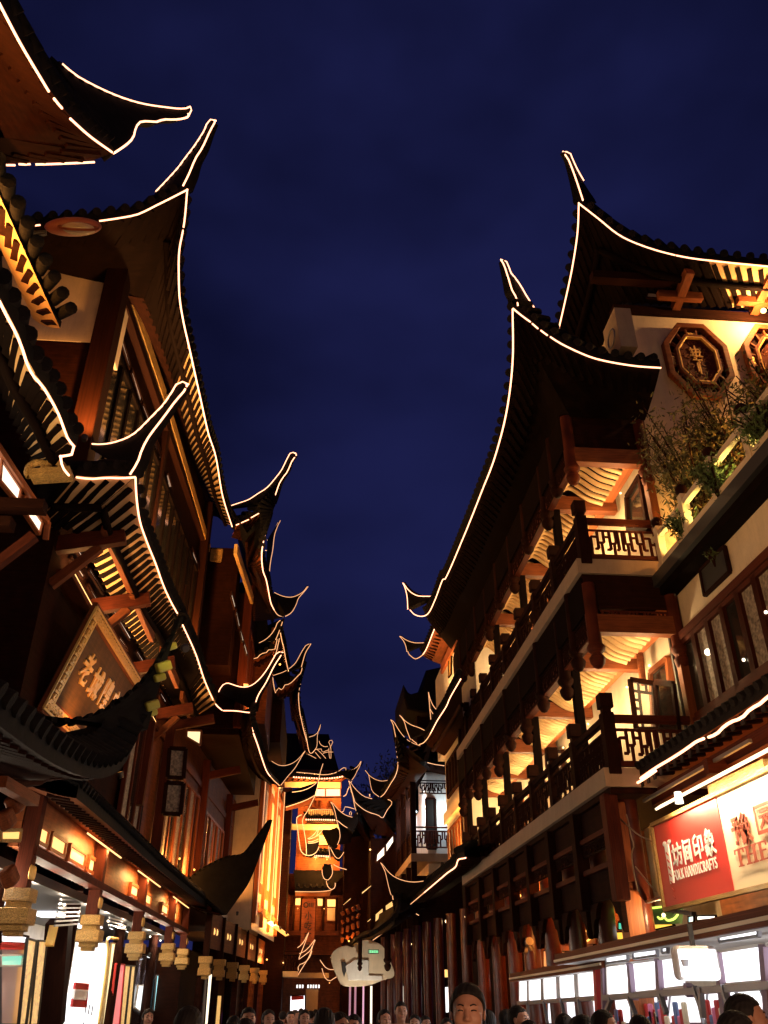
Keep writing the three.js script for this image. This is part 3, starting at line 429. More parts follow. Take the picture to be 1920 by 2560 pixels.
// amber-lit front with pilasters
const Lf = (u, y) => V(lerp(-2.37, -1.74, u), y, lerp(-39.6, -49.5, u));
{ const g = gridGeo([[Lf(0, 12), Lf(1, 12)], [Lf(0, 4.05), Lf(1, 4.05)]]); put('lit_front', g, M.cream, LC); wallBox('side_wall', -3.6, 4.05, -39.55, -2.42, 10.4, -40, M.plaster, LC);  wallBox('back_wall', -6, 4.05, -41, -2.6, 11.8, -49.4, M.plaster, LC); spotLamp(LC, [-2.9, 4.6, -38.2], [-3, 7, -39.5], AMBER, 12, 0.8, 0.9);
  for (const u of [0.02, 0.3, 0.62, 0.97]) bar('pilaster', Lf(u, 4.3).add(V(0.06, 0, 0)), Lf(u, 11.6).add(V(0.06, 0, 0)), 0.5, 0.16, M.orange, LC, V(1, 0, 0.06));
  for (const u of [0.16, 0.46, 0.8]) { bar('front_panel', Lf(u, 5.6).add(V(0.05, 0, 0)), Lf(u, 10.4).add(V(0.05, 0, 0)), 1.3, 0.08, M.orange, LC, V(1, 0, 0.06)); bar('panel_inlay', Lf(u, 6).add(V(0.1, 0, 0)), Lf(u, 10).add(V(0.1, 0, 0)), 0.7, 0.04, M.cream, LC, V(1, 0, 0.06)); }
  for (const y of [4.95, 11]) bar('front_beam', Lf(0, y).add(V(0.09, 0, 0)), Lf(1, y).add(V(0.09, 0, 0)), 0.12, 0.3, M.orange, LC);
  for (const u of [0.02, 0.62]) rope([Lf(u, 4.6).add(V(0.16, 0, 0)), Lf(u, 8).add(V(0.16, 0, 0)), Lf(u, 11.8).add(V(0.16, 0, 0))], LC, 0.03);
  rope([Lf(0.97, 5).add(V(0.16, 0, 0)), Lf(0.97, 8).add(V(0.16, 0, 0)), Lf(0.97, 11.6).add(V(0.16, 0, 0))], LC, 0.03);
  spotLamp(LC, [2.1, 4.9, -40.5], [-2.1, 7.6, -44.5], [1, 0.47, 0.12], 520, 0.62, 0.6, 6);
  stripLamp(LC, Lf(0.02, 4.35).add(V(0.7, 0, 0)), Lf(0.98, 4.35).add(V(0.7, 0, 0)), [-0.35, 1, 0], 0.2, AMBER, 90);
  for (const u of [0.15, 0.45, 0.8]) spotLamp(LC, Lf(u, 4.4).add(V(0.8, 0, 0.5)).toArray(), Lf(u, 6.8).toArray(), AMBER, 60, 0.85, 0.9);
}
// ---- two more roofs further along
const LD = thing('fretted_gable_house', 'house beyond the tall left one with wavy rope-lit gable edges', 'building');
makeRoof(LD, {
  E: [...[[-1.4, 12.9, -28.16], [-1.36, 12.87, -28.83], [-1.32, 13, -29.97], [-1.29, 12.99, -30.85], [-1.25, 13.53, -34.07]]], I: [[-1.9, 15.3, -36.08], [-1.9, 16.77, -43.74]], N: [[-1.74, 13.3, -31], [-1.99, 13.14, -31], [-2.27, 12.97, -31], [-2.62, 12.84, -31]], NI: [[-1.87, 13.2, -31.6], [-2.36, 12.79, -31.6]], NR: [-4, 16, -31.5],
  ridge: [[-2.6, 17, -32], [-2.4, 16.5, -35]], soffit: M.warm, r: 0.028, hw: 0.16, tilePitch: 0.36, pitch: 0.34,
  ropeLines: [[[-1.4, 12.9, -28.16], [-1.35, 12.77, -28.57], [-1.3, 12.79, -29.4], [-1.25, 12.66, -29.96], [-1.2, 13.06, -32.71]], [[-2.63, 12.96, -31], [-2.56, 12.84, -31], [-2.48, 13.04, -31], [-2.33, 12.97, -31], [-2.21, 13.17, -31], [-2.1, 13.11, -31], [-1.97, 13.36, -31], [-1.83, 13.25, -31], [-1.72, 13.34, -31], [-1.66, 13.75, -31], [-1.56, 14.03, -31]], [[-1.5, 13.57, -30.04], [-1.5, 12.77, -28.97], [-1.5, 12.1, -28.06]]],
  near: [[[-1.65, 13.71, -31], [-1.56, 13.99, -30.91], [-1.49, 14.25, -30.84], [-1.43, 14.51, -30.78]], [[-2.71, 13.78, -32.06], [-2.37, 13.78, -31.72], [-2.05, 13.85, -31.4], [-1.83, 14.01, -31.18], [-1.69, 14.25, -31.04], [-1.6, 14.46, -30.95]], {}],
});
wallBox('wall', -6, 10.6, -31.8, -1.95, 13.5, -36, M.warm, LD);
for (const z of [-32, -32.6, -33.2]) bar('bracket_post', [-1.9, 13, z], [-1.9, 14.6, z], 0.12, 0.12, M.orange, LD);
pointLamp(LD, [-1.55, 13.2, -32.4], AMBER, 3);
const LE = thing('fretted_gable_house', 'farthest rope-lit house on the left, wavy gable just under the ridge horn nearest the pavilion', 'building');
makeRoof(LE, {
  E: [...[[-0.67, 16.05, -40.53], [-0.79, 14.73, -38.86], [-0.86, 13.75, -37.87], [-0.81, 13.33, -38.59], [-0.67, 13.14, -40.49], [-0.45, 13.09, -43.48]], ...[[-0.71, 13.4, -40], [-0.51, 13.28, -42.65], [-0.4, 13.09, -44.16], [-0.31, 12.98, -45.33], [-0.18, 13.39, -47.17]]], I: [...[[-1.36, 14.52, -40.64], [-1.21, 13.9, -42.7]], ...[[-1.16, 14.14, -43.41], [-0.76, 13.9, -48.82]]],
  N: [[-0.81, 13.65, -35], [-1.08, 13.34, -35], [-1.4, 13.11, -35], [-1.77, 12.87, -35]], NI: [[-1.07, 12.98, -35.5], [-1.59, 12.71, -35.5]], NR: [-3, 16, -36],
  ridge: [[-2, 17, -37], [-1.6, 17, -46]], soffit: M.warm, r: 0.03, hw: 0.16, tilePitch: 0.36, pitch: 0.4,
  ropeLines: [[[-0.67, 16.05, -40.53], [-0.79, 14.73, -38.86], [-0.86, 13.75, -37.87], [-0.81, 13.33, -38.59], [-0.67, 13.14, -40.49], [-0.45, 13.09, -43.48]], [[-0.71, 13.4, -40], [-0.51, 13.28, -42.65], [-0.4, 13.09, -44.16], [-0.3, 13.03, -45.53], [-0.14, 13.52, -47.74], [0.05, 14.38, -50.23]], [[-1.95, 13.57, -35], [-1.88, 13.23, -35], [-1.77, 12.87, -35], [-1.67, 13.11, -35], [-1.52, 13, -35], [-1.41, 13.24, -35], [-1.26, 13.2, -35], [-1.19, 13.42, -35], [-1.04, 13.34, -35], [-0.97, 13.64, -35], [-0.81, 13.65, -35], [-0.7, 14.04, -35]], ],
  near: [[[-0.66, 13.75, -34.16], [-0.6, 14.07, -34.1], [-0.55, 14.31, -34.05], [-0.38, 14.64, -33.88]], [[-1.9, 13.71, -35.4], [-1.35, 13.75, -34.85], [-0.94, 13.97, -34.44], [-0.71, 14.37, -34.21], [-0.54, 14.62, -34.04], [-0.4, 14.7, -33.9]], { loop: true }],
  far: [[[-0.18, 13.14, -46.18], [0.05, 13.52, -46.41], [0.06, 13.95, -46.42], [0.09, 14.28, -46.45], [0.24, 14.79, -46.6]], [[-0.43, 13.86, -45.93], [-0.12, 14.06, -46.24], [0.14, 14.4, -46.5], [0.22, 14.81, -46.58]]],
});
wallBox('wall', -6, 11, -36, -1.5, 13.4, -45, M.dark, LE);
wallBox('lower_wall', -6, -1.4, -50, -1.2, 12, -53, M.dark, LE);
// ================================================================ RIGHT SIDE
const RB = thing('gallery_house', 'large timber house on the right with two open lit galleries and fretted balconies', 'building');
// gallery roof
makeRoof(RB, {
  E: [[3.7, 13.97, -12.52], [3.7, 12.88, -12.92], [3.7, 12.27, -13.67], [3.7, 12, -14.99], [3.7, 12.05, -16.65], [3.7, 12.22, -19.29], [3.7, 12.57, -22.61], [3.7, 12.71, -22.84], [3.7, 12.83, -24.73], [3.7, 13.04, -26.22], [3.7, 13.39, -27.32]], I: [[4.85, 11.75, -13.2], [4.85, 11.75, -27.2]],
  N: [[3.71, 13.99, -12.52], [4.05, 13.63, -12.52], [4.4, 13.26, -12.52], [4.87, 12.95, -12.52], [5.48, 12.71, -12.52], [6.1, 12.61, -12.52], [6.62, 12.61, -12.52]], NI: [[4.85, 11.75, -13.2], [6.4, 11.75, -13.2]], NR: [6.4, 14.2, -13.2],
  ridge: [[6.4, 13.9, -13.6], [6.4, 13.9, -27]], soffit: M.darkShade, rmat: M.darkShade, pitch: 0.28, rw: 0.1, r: 0.026, hw: 0.24, tilePitch: 0.29, single: true, purlin: false,
  ropeLines: [[[3.62, 13.71, -12.25], [3.62, 12.64, -12.64], [3.62, 12.04, -13.38], [3.62, 11.77, -14.67], [3.62, 11.83, -16.29], [3.62, 11.99, -18.87], [3.62, 12.34, -22.12], [3.62, 12.47, -22.34], [3.62, 12.59, -24.19], [3.62, 12.79, -25.65], [3.62, 13.32, -27.21], [3.62, 14.44, -29.67], [3.62, 15.22, -31.06]], [[3.7, 13.97, -12.5], [3.86, 13.79, -12.5], [4.04, 13.62, -12.5]], [[4.07, 13.58, -12.5], [4.18, 13.45, -12.5]], [[4.23, 13.41, -12.5], [4.36, 13.28, -12.5]], [[4.41, 13.25, -12.5], [4.63, 13.07, -12.5], [4.87, 12.93, -12.5], [5.16, 12.78, -12.5], [5.47, 12.69, -12.5], [6.09, 12.6, -12.5], [6.61, 12.59, -12.5]]],
  near: [[[3.71, 14, -12.53], [3.71, 14.26, -12.53], [3.64, 14.3, -12.46], [3.58, 14.62, -12.4], [3.49, 15.07, -12.31]], [[4.46, 14.28, -13.28], [4.35, 14.3, -13.17], [4.17, 14.45, -12.99], [3.97, 14.62, -12.79], [3.77, 14.84, -12.59], [3.69, 14.75, -12.51], [3.55, 15.18, -12.37]], { loop: true }],
  far: [[[3.2, 13.66, -27.5], [3.17, 14.15, -27.53], [3.1, 14.52, -27.6], [3.02, 14.79, -27.68]], [[3.96, 13.8, -26.74], [3.5, 14.03, -27.2], [3.23, 14.35, -27.47], [3.08, 14.65, -27.62], [3.01, 14.81, -27.69]]],
});
// upper roof
makeRoof(RB, {
  E: [...[[5.3, 16.81, -12.05], [5.3, 16.24, -12.39], [5.3, 15.77, -13.03], [5.3, 15.47, -13.73], [5.3, 15.2, -14.44]], [5.3, 15.1, -17], [5.3, 15.1, -26]], I: [[6.4, 15, -13.2], [6.4, 15, -27]],
  N: [[5.29, 16.78, -12.05], [5.68, 16.33, -12.05], [6.09, 15.84, -12.05], [6.62, 15.53, -12.05], [7.37, 15.32, -12.05], [8.2, 15.23, -12.05], [9.24, 15.18, -12.05], [10.77, 15.2, -12.05]], NI: [[6.4, 15, -13.2], [11, 15.1, -13.2]], NR: [11, 16.8, -15],
  ridge: [[7.5, 16.6, -15], [7.5, 16.6, -26]], soffit: M.darkShade, rmat: M.darkShade, rd: 0.035, endSlope: { soffit: M.board, shadeTo: 0.5 }, pitch: 0.27, rw: 0.1, r: 0.026, hw: 0.22, tilePitch: 0.3,
  ropeLines: [[[5.22, 16.58, -11.87], [5.22, 16.02, -12.2], [5.22, 15.56, -12.83], [5.22, 15.26, -13.52], [5.22, 15, -14.22]], [[5.28, 16.76, -12.03], [5.67, 16.3, -12.03], [6.08, 15.81, -12.03], [6.61, 15.51, -12.03], [7.35, 15.29, -12.03], [8.18, 15.21, -12.03], [9.23, 15.16, -12.03], [9.71, 15.15, -12.03]]],
  near: [[[5.28, 16.76, -12.03], [5.23, 17.2, -11.98], [5.14, 17.7, -11.89], [5.06, 17.92, -11.81], [4.95, 17.95, -11.7]], [[5.85, 17.4, -12.6], [5.71, 17.48, -12.46], [5.46, 17.67, -12.21], [5.31, 17.83, -12.06], [5.15, 18.18, -11.9]], { loop: true, upFrom: 0.45 }],
});
// end wall with its plates and beams
wallBox('end_wall', 6.4, 7.9, -13.3, 13, 14.85, -13.8, M.plaster, RB);
wallBox('street_wall', 6.4, 0, -13.8, 6.9, 15, -32, M.plaster, RB);
wallBox('frieze_beam', 6.2, 14.72, -13.22, 13, 14.95, -13.5, M.dark, RB);
bar('eave_beam', [5.6, 15.25, -12.75], [13, 15.25, -12.75], 0.22, 0.2, M.dark, RB);
for (const x of [7.6, 9.4]) { bar('bracket_arm', [x, 14.95, -13.2], [x, 15.15, -12.3], 0.18, 0.26, M.warm, RB); bar('bracket_brace', [x - 0.5, 14.98, -12.9], [x + 0.5, 14.98, -12.9], 0.14, 0.2, M.warm, RB, V(0, 1, 0), UNIT); }
{ const p = [[6.93, 15.13, -13], [7.77, 15.12, -13], [7.83, 14.97, -13], [6.88, 14.98, -13]]; frameWindow(RB, 'pale_panel', p, M.plaster, M.dark, 0.03, 0.05); }
pointLamp(RB, [9.3, 14.5, -12.7], WARM, 16, 0.06, 6);
// octagonal carved plaques
function octagon(cx, cy, label) {
  const t = thing('octagonal_plaque', label, 'plaque'); t.position.set(cx, cy, -13.3);
  const shape = (rx, ry) => { const s = new THREE.Shape(), c = 0.42; [[-c, -1], [c, -1], [1, -c], [1, c], [c, 1], [-c, 1], [-1, c], [-1, -c]].forEach(([x, y], i) => (i ? s.lineTo(x * rx, y * ry) : s.moveTo(x * rx, y * ry))); s.closePath(); return s; };
  const ring = (name, a, b, z, d, m) => { const s = shape(...a); if (b) s.holes.push(new THREE.Path(shape(...b).getPoints(1))); const g = new THREE.ExtrudeGeometry(s, { depth: d, bevelEnabled: true, bevelSize: 0.012, bevelThickness: 0.012, bevelSegments: 1 }); g.translate(0, 0, z); return put(name, uvBox(g), m, t); };
  ring('outer_frame', [0.7, 1.0], [0.6, 0.89], 0.06, 0.12, M.warm); ring('inner_frame', [0.46, 0.67], [0.4, 0.6], 0.08, 0.1, M.warm); ring('frame_edge', [0.415, 0.615], [0.398, 0.595], 0.14, 0.045, M.goldLeaf);
  ring('carved_panel', [0.42, 0.62], null, 0.05, 0.04, M.wood); ring('back_board', [0.62, 0.9], [0.44, 0.65], 0.02, 0.02, M.dark);
  // scrollwork on the panel and a gilded knot of ornament in its middle
  const scroll = []; for (let i = 0; i < 46; i++) { const a = rnd() * 6.28, r = 0.12 + 0.26 * Math.sqrt(rnd()), g = new THREE.TorusGeometry(0.035 + rnd() * 0.02, 0.01, 5, 10, 4.4); g.rotateZ(rnd() * 6.28); g.translate(Math.cos(a) * r * 0.9, Math.sin(a) * r * 1.4, 0.105); scroll.push(g); }
  put('carving', merge(scroll), M.warm, t);
  const k = []; for (const [x0, y0, x1, y1] of [[-0.13, 0.3, 0.13, 0.33], [-0.12, 0.22, 0.12, 0.25], [-0.1, 0.36, -0.06, 0.14], [0, 0.42, 0, 0.1], [0.1, 0.36, 0.07, 0.14], [-0.14, 0.15, 0.14, 0.12], [-0.1, 0.02, 0.1, 0.02], [-0.06, 0.1, 0.05, -0.05], [0.02, 0, 0.02, -0.36], [-0.02, -0.05, -0.02, -0.3]]) k.push(barGeo([x0, y0, 0.115], [x1, y1, 0.115], 0.03, 0.025, V(0, 1, 0)));
  put('gilded_emblem', merge(k), M.goldLeaf, t);
  // eight pieces between the frames: little gilded bats and plain spokes
  for (let i = 0; i < 8; i++) {
    const a = i * Math.PI / 4 + Math.PI / 2, ex = Math.cos(a), ey = Math.sin(a);
    if (i % 2 === 0) { const g = []; for (let j = -1; j <= 1; j++) { const b = new THREE.SphereGeometry(0.05, 7, 5); b.scale(1, 0.8, 0.5); b.translate(ex * 0.53 + (i % 4 ? 0 : j * 0.075), ey * 0.77 + (i % 4 ? j * 0.075 : 0), 0.1); g.push(b); } put('gilded_bat', merge(g), M.goldLeaf, t); }
    for (const q of [-0.2, 0.2]) { const b = a + q; bar('spoke', [Math.cos(b) * 0.43, Math.sin(b) * 0.63, 0.11], [Math.cos(b) * 0.64, Math.sin(b) * 0.92, 0.11], 0.06, 0.035, M.warm, t); }
  }
}
octagon(7.82, 13.4, 'octagonal carved plaque with a gilded emblem, whole, left of the bright wall lamp');
octagon(9.62, 13.5, 'octagonal carved plaque cut off by the right edge of the picture');
// galleries: floors, vaults, walls, friezes
const FL = { up: 8.3, lo: 4.55 }, zN = -13.3, zF = -27.2, NB = 4, bayZ = [-13.3, -15.15, -18.4, -21.6, -24.6, -27.2];
for (const [y, nm] of [[FL.up, 'u'], [FL.lo, 'l']]) {
  wallBox('floor_band', 4.62, y - 0.02, zN + 0.06, 6.39, y + 0.27, zF, M.band, RB);
  wallBox('floor_deck', 4.7, y - 0.12, zN, 6.39, y - 0.02, zF, M.dark, RB);
}
// the curved, ribbed ceilings
function vault(parent, x0, x1, y, rise, z0, z1, pitch, mBoard, mRib) {
  const prof = []; for (let i = 0; i <= 14; i++) { const f = i / 14, x = lerp(x0, x1, f); prof.push(V(x, y + rise * (Math.sin(f * Math.PI) * 0.75 + 0.25 * Math.sin(f * Math.PI * 2.2)), 0)); }
  put('vault_board', gridGeo([prof.map((p) => V(p.x, p.y, z0)), prof.map((p) => V(p.x, p.y, z1))]), mBoard, parent);
  const g = new THREE.TubeGeometry(new THREE.CatmullRomCurve3(prof.map((p) => V(p.x, p.y - 0.035, 0))), 14, 0.066, 4, false), n = Math.round(Math.abs(z1 - z0) / pitch);
  for (let i = 0; i < n; i++) { const r = put('vault_rib', g, mRib, parent); r.position.z = lerp(z0, z1, (i + 0.5) / n); }
}
for (const [y, rise] of [[10.75, 0.55], [7.2, 0.5]]) {
  for (let b = 0; b < 5; b++) vault(RB, 4.85, 5.95, y, rise, bayZ[b] - 0.1, bayZ[b + 1] + 0.1, 0.2, M.darkShade, M.board);
  bar('wall_plate', [6.1, y + 0.3, zN], [6.1, y + 0.3, zF], 0.24, 0.3, M.orange, RB);
  bar('edge_plate', [4.8, y + 0.02, zN], [4.8, y + 0.02, zF], 0.16, 0.3, M.wood, RB);
  wallBox('ceiling_board', 4.8, y + 0.75, zN, 6.4, y + 0.85, zF, M.dark, RB);
  for (const z of bayZ) { bar('tie_beam', [4.8, y + 0.1, z], [6.3, y + 0.1, z], 0.2, 0.34, M.warm, RB, V(0, 1, 0), UNIT); }
}
const hangGeo = (() => { const pts = [[0, 0], [0.06, 0.02], [0.12, 0.1], [0.14, 0.2], [0.09, 0.27], [0.15, 0.33], [0.16, 0.4], [0.12, 0.46], [0.12, 1.6], [0, 1.6]].map(([x, y]) => new THREE.Vector2(x, y)); return new THREE.LatheGeometry(pts, 10); })();
function hanging(parent, x, y, z, m = M.wood) { const o = put('hanging_post', hangGeo, m, parent); o.position.set(x, y, z); return o; }
// fret pattern between two points along a horizontal direction
const FRET = [[0, 1, 1, 1], [0, 0.8, 1, 0.8], [0, 0, 1, 0], [0.08, 0.8, 0.08, 0.4], [0.08, 0.4, 0.22, 0.4], [0.22, 0.6, 0.22, 0], [0.22, 0.6, 0.4, 0.6], [0.4, 0.8, 0.4, 0.22], [0.4, 0.22, 0.3, 0.22], [0.4, 0.42, 0.56, 0.42], [0.56, 0.42, 0.56, 0.8], [0.5, 0.42, 0.5, 0], [0.56, 0.6, 0.72, 0.6], [0.72, 0.8, 0.72, 0.2], [0.72, 0.2, 0.62, 0.2], [0.72, 0.4, 0.88, 0.4], [0.88, 0.8, 0.88, 0.4], [0.82, 0.4, 0.82, 0], [0.94, 0.8, 0.94, 0.2], [0.94, 0.2, 0.88, 0.2]];
function fret(parent, a, b, h, reps, m, w = 0.045, name = 'fretwork') {
  a = A(a); b = A(b); const g = [], at = (u, v) => { const q = a.clone().lerp(b, u); q.y += v * h; return q; };
  for (let r = 0; r < reps; r++) for (const [u0, v0, u1, v1] of FRET) { const p = at((r + (r % 2 ? 1 - u0 : u0)) / reps, v0), q = at((r + (r % 2 ? 1 - u1 : u1)) / reps, v1); if (p.distanceTo(q) > 0.01) g.push(barGeo(p, q, w * 0.8, w, V(0.3, 0.8, 0.5).normalize())); }
  return put(name, merge(g), m, parent);
}
function balustrade(parent, a, b, y, h, reps, m) { const lo = [a[0], y + 0.1, a[1]], hi = [b[0], y + 0.1, b[1]]; const r = new THREE.Group(); r.name = 'railing'; parent.add(r); fret(r, lo, hi, h - 0.16, reps, m); bar('handrail', [a[0], y + h, a[1]], [b[0], y + h, b[1]], 0.11, 0.1, m, r); bar('bottom_rail', [a[0], y + 0.07, a[1]], [b[0], y + 0.07, b[1]], 0.09, 0.08, m, r); return r; }
function newel(parent, x, y, z, h, m) { const g = new THREE.Group(); g.name = 'railing_post'; parent.add(g); bar('shaft', [x, y, z], [x, y + h, z], 0.2, 0.2, m, g, V(0, 0, 1), UNIT); bar('neck', [x, y + h, z], [x, y + h + 0.08, z], 0.14, 0.14, m, g, V(0, 0, 1)); bar('cap', [x, y + h + 0.08, z], [x, y + h + 0.32, z], 0.22, 0.22, m, g, V(0, 0, 1), UNIT); }
for (const y of [FL.up + 0.27, FL.lo + 0.27]) {
  balustrade(RB, [4.8, zN], [6.25, zN], y, 0.82, 2, M.wood);
  for (let b = 0; b < 5; b++) { balustrade(RB, [4.8, bayZ[b] - 0.12], [4.8, bayZ[b + 1] + 0.12], y, 0.82, 3, M.dark); newel(RB, 4.8, y - 0.1, bayZ[b], 1.0, M.dark); if (b) newel(RB, 4.8, y - 0.1, (bayZ[b] + bayZ[b + 1]) / 2, 0.98, M.dark); }
  newel(RB, 4.8, y - 0.1, bayZ[5], 1.0, M.dark);
  bar('wall_post', [6.28, y - 0.2, zN], [6.28, y + 2.6, zN], 0.16, 0.16, M.warm, RB, V(0, 0, 1), UNIT);
}
// friezes that hang under each roof and floor at the open sides
wallBox('frieze_board', 4.7, 11.0, zN + 0.02, 6.42, 11.85, zN - 0.06, M.dark, RB); wallBox('frieze_board', 4.66, 11.0, zN, 4.74, 11.85, zF, M.darkShade, RB);
wallBox('frieze_board', 4.7, 7.62, zN + 0.02, 6.3, 8.2, zN - 0.06, M.dark, RB); wallBox('frieze_board', 4.66, 7.5, zN, 4.74, 8.2, zF, M.darkShade, RB);
{ const p = [[5.27, 12.16, -13.2], [6.03, 12.16, -13.2], [6.02, 12.01, -13.2], [5.23, 12.06, -13.2]]; frameWindow(RB, 'pale_panel', p, M.plaster, M.dark, 0.03, 0.05); }
fret(RB, [4.95, 7.28, zN], [6.2, 7.28, zN], 0.36, 3, M.wood, 0.035, 'hanging_fret');
for (const y of [10.2, 6.5]) { hanging(RB, 6.28, y, zN); hanging(RB, 4.78, y - 0.02, zN); for (let b = 1; b < 6; b++) hanging(RB, 4.76, y, bayZ[b], M.dark); for (let b = 0; b < 5; b++) hanging(RB, 4.74, y + 0.25, lerp(bayZ[b], bayZ[b + 1], 0.5), M.dark); }
for (let b = 0; b < 5; b++) { fret(RB, [4.72, 10.62, bayZ[b] - 0.15], [4.72, 10.62, bayZ[b + 1] + 0.15], 0.38, 4, M.dark, 0.035, 'hanging_fret'); fret(RB, [4.72, 7.12, bayZ[b] - 0.15], [4.72, 7.12, bayZ[b + 1] + 0.15], 0.38, 4, M.dark, 0.035, 'hanging_fret');
  for (const y of [8.75, 5.0]) bar('gallery_column', [4.95, y - 0.2, bayZ[b + 1]], [4.95, y + 2.4, bayZ[b + 1]], 0.16, 0.16, M.darkShade, RB, V(0, 0, 1), UNIT); }
// doors and windows on the gallery walls
{ const bars = [[0.2, 0.2, 0.8, 0.2], [0.2, 0.35, 0.8, 0.35], [0.5, 0.05, 0.5, 0.95], [0.2, 0.6, 0.8, 0.6]];
  frameWindow(RB, 'gallery_door', [[6.3, 10.67, -14.43], [6.3, 10.69, -13.64], [6.3, 9.48, -13.69], [6.3, 9.99, -14.62]], M.glassDark, M.dark, 0.1, 0.12, bars);
  frameWindow(RB, 'gallery_door', [[6.3, 6.95, -14.7], [6.3, 6.93, -13.86], [6.3, 5.69, -14.09], [6.3, 5.93, -14.96]], M.glassDark, M.warm, 0.1, 0.12, bars);
  const leaf = [[0.33, 0.05, 0.33, 0.95], [0.05, 0.22, 0.95, 0.22], [0.05, 0.4, 0.33, 0.4], [0.05, 0.58, 0.33, 0.58], [0.05, 0.76, 0.33, 0.76], [0.66, 0.05, 0.66, 0.22]]; leaf.w = 0.05;
  frameWindow(RB, 'open_shutter', [[5.84, 6.79, -14.66], [6.27, 6.7, -14.6], [6.2, 5.84, -14.61], [5.82, 5.85, -14.67]], mat('clear_pane', 0.85, 0.85, 0.82, { transparent: true, opacity: 0.12, roughness: 0.1 }), M.dark, 0.09, 0.06, leaf);
  frameWindow(RB, 'open_shutter', [[6, 6.49, -13.9], [6, 6.22, -13.2], [6, 5.47, -13.31], [6, 5.66, -14.02]], M.glassDark, M.dark, 0.1, 0.06, bars);
  frameWindow(RB, 'gallery_window', [[6.3, 7.4, -22.54], [6.3, 7.03, -20.95], [6.3, 6.64, -21.11], [6.3, 6.79, -22.58]], M.paper, M.dark, 0.08, 0.08, leaf);
  frameWindow(RB, 'hung_board', [[6.2, 7.71, -23.34], [6.2, 7.66, -21.71], [6.2, 7.33, -21.85], [6.2, 7.35, -23.38]], M.wood, M.wood, 0.04, 0.05);
  frameWindow(RB, 'hung_board', [[6.2, 7.59, -19.12], [6.2, 7.57, -18.68], [6.2, 7.24, -18.81], [6.2, 7.31, -19.17]], M.band, M.band, 0.02, 0.03);
  frameWindow(RB, 'hung_board', [[6.2, 7.7, -24.49], [6.2, 7.67, -24.17], [6.2, 7.37, -24.32], [6.2, 7.4, -24.54]], M.warm, M.warm, 0.02, 0.03);
  shutters(RB, 6.3, 5.0, 6.9, -23.2, -27, 5, M.orange, M.paper); }
{ const g = new THREE.CapsuleGeometry(0.07, 0.55, 4, 8), o = put('wall_sconce', g, M.warm, RB); const p = [6.15, 7.07, -14.79]; o.position.set(p[0], p[1], p[2]); o.rotation.x = 0.12; }
for (const z of [-14.3, -16.8, -20, -23.2, -26]) { for (const dz of [-0.6, 0.6]) { pointLamp(RB, [5.85, 10.3, z + dz], [1, 0.6, 0.25], z > -17 ? 2.6 : 2.2, 0.02, 4); pointLamp(RB, [5.85, 6.72, z + dz], SOFT, z > -19 ? 3.4 : 3, 0.02, 4); } }
wallBox('downpipe', 6.24, 4.8, -13.62, 6.3, 8.1, -13.56, M.black, RB);
// ground storey of the gallery house: columns, hanging panels, brackets
const gz = [-13.5, -15.3, -17.1, -18.9, -20.7, -22.6, -24.6, -26.8];
for (let i = 0; i < gz.length; i++) {
  const z = gz[i]; bar('frieze_post', [4.72, 2.9, z], [4.72, 4.45, z], 0.22, 0.24, i ? M.dark : M.wood, RB, V(0, 0, 1), UNIT);
  const c = put('column', new THREE.CylinderGeometry(0.17, 0.18, 4.9, 14), M.lacquer, RB); c.position.set(5.15, 2.0, z - 0.4);
  if (i < gz.length - 1) {
    const z1 = gz[i + 1]; wallBox('frieze_panel', 4.76, 4.0, z - 0.12, 4.82, 4.42, z1 + 0.12, M.dark, RB); wallBox('frieze_panel', 4.78, 3.0, z - 0.12, 4.84, 3.42, z1 + 0.12, M.dark, RB);
    bar('panel_rail', [4.74, 3.96, z - 0.12], [4.74, 3.96, z1 + 0.12], 0.1, 0.08, M.wood, RB); bar('panel_rail', [4.74, 3.46, z - 0.12], [4.74, 3.46, z1 + 0.12], 0.1, 0.08, M.wood, RB);
    fret(RB, [4.74, 3.72, z - 0.12], [4.74, 3.72, z1 + 0.12], 0.22, 3, M.dark, 0.03, 'hanging_fret');
    for (const s of [[z - 0.12, -1], [z1 + 0.12, 1]]) { const sh = new THREE.Shape(); sh.moveTo(0, 0); sh.lineTo(0.5, 0); sh.quadraticCurveTo(0.3, -0.1, 0.28, -0.22); sh.quadraticCurveTo(0.12, -0.22, 0.1, -0.42); sh.lineTo(0, -0.5); sh.closePath(); const g = new THREE.ExtrudeGeometry(sh, { depth: 0.08, bevelEnabled: false }); const b = put('corner_bracket', uvBox(g), M.dark, RB); b.position.set(4.74 + (s[1] > 0 ? 0.08 : 0), 2.98, s[0]); b.rotation.y = s[1] > 0 ? -Math.PI / 2 : Math.PI / 2; }
  }
}
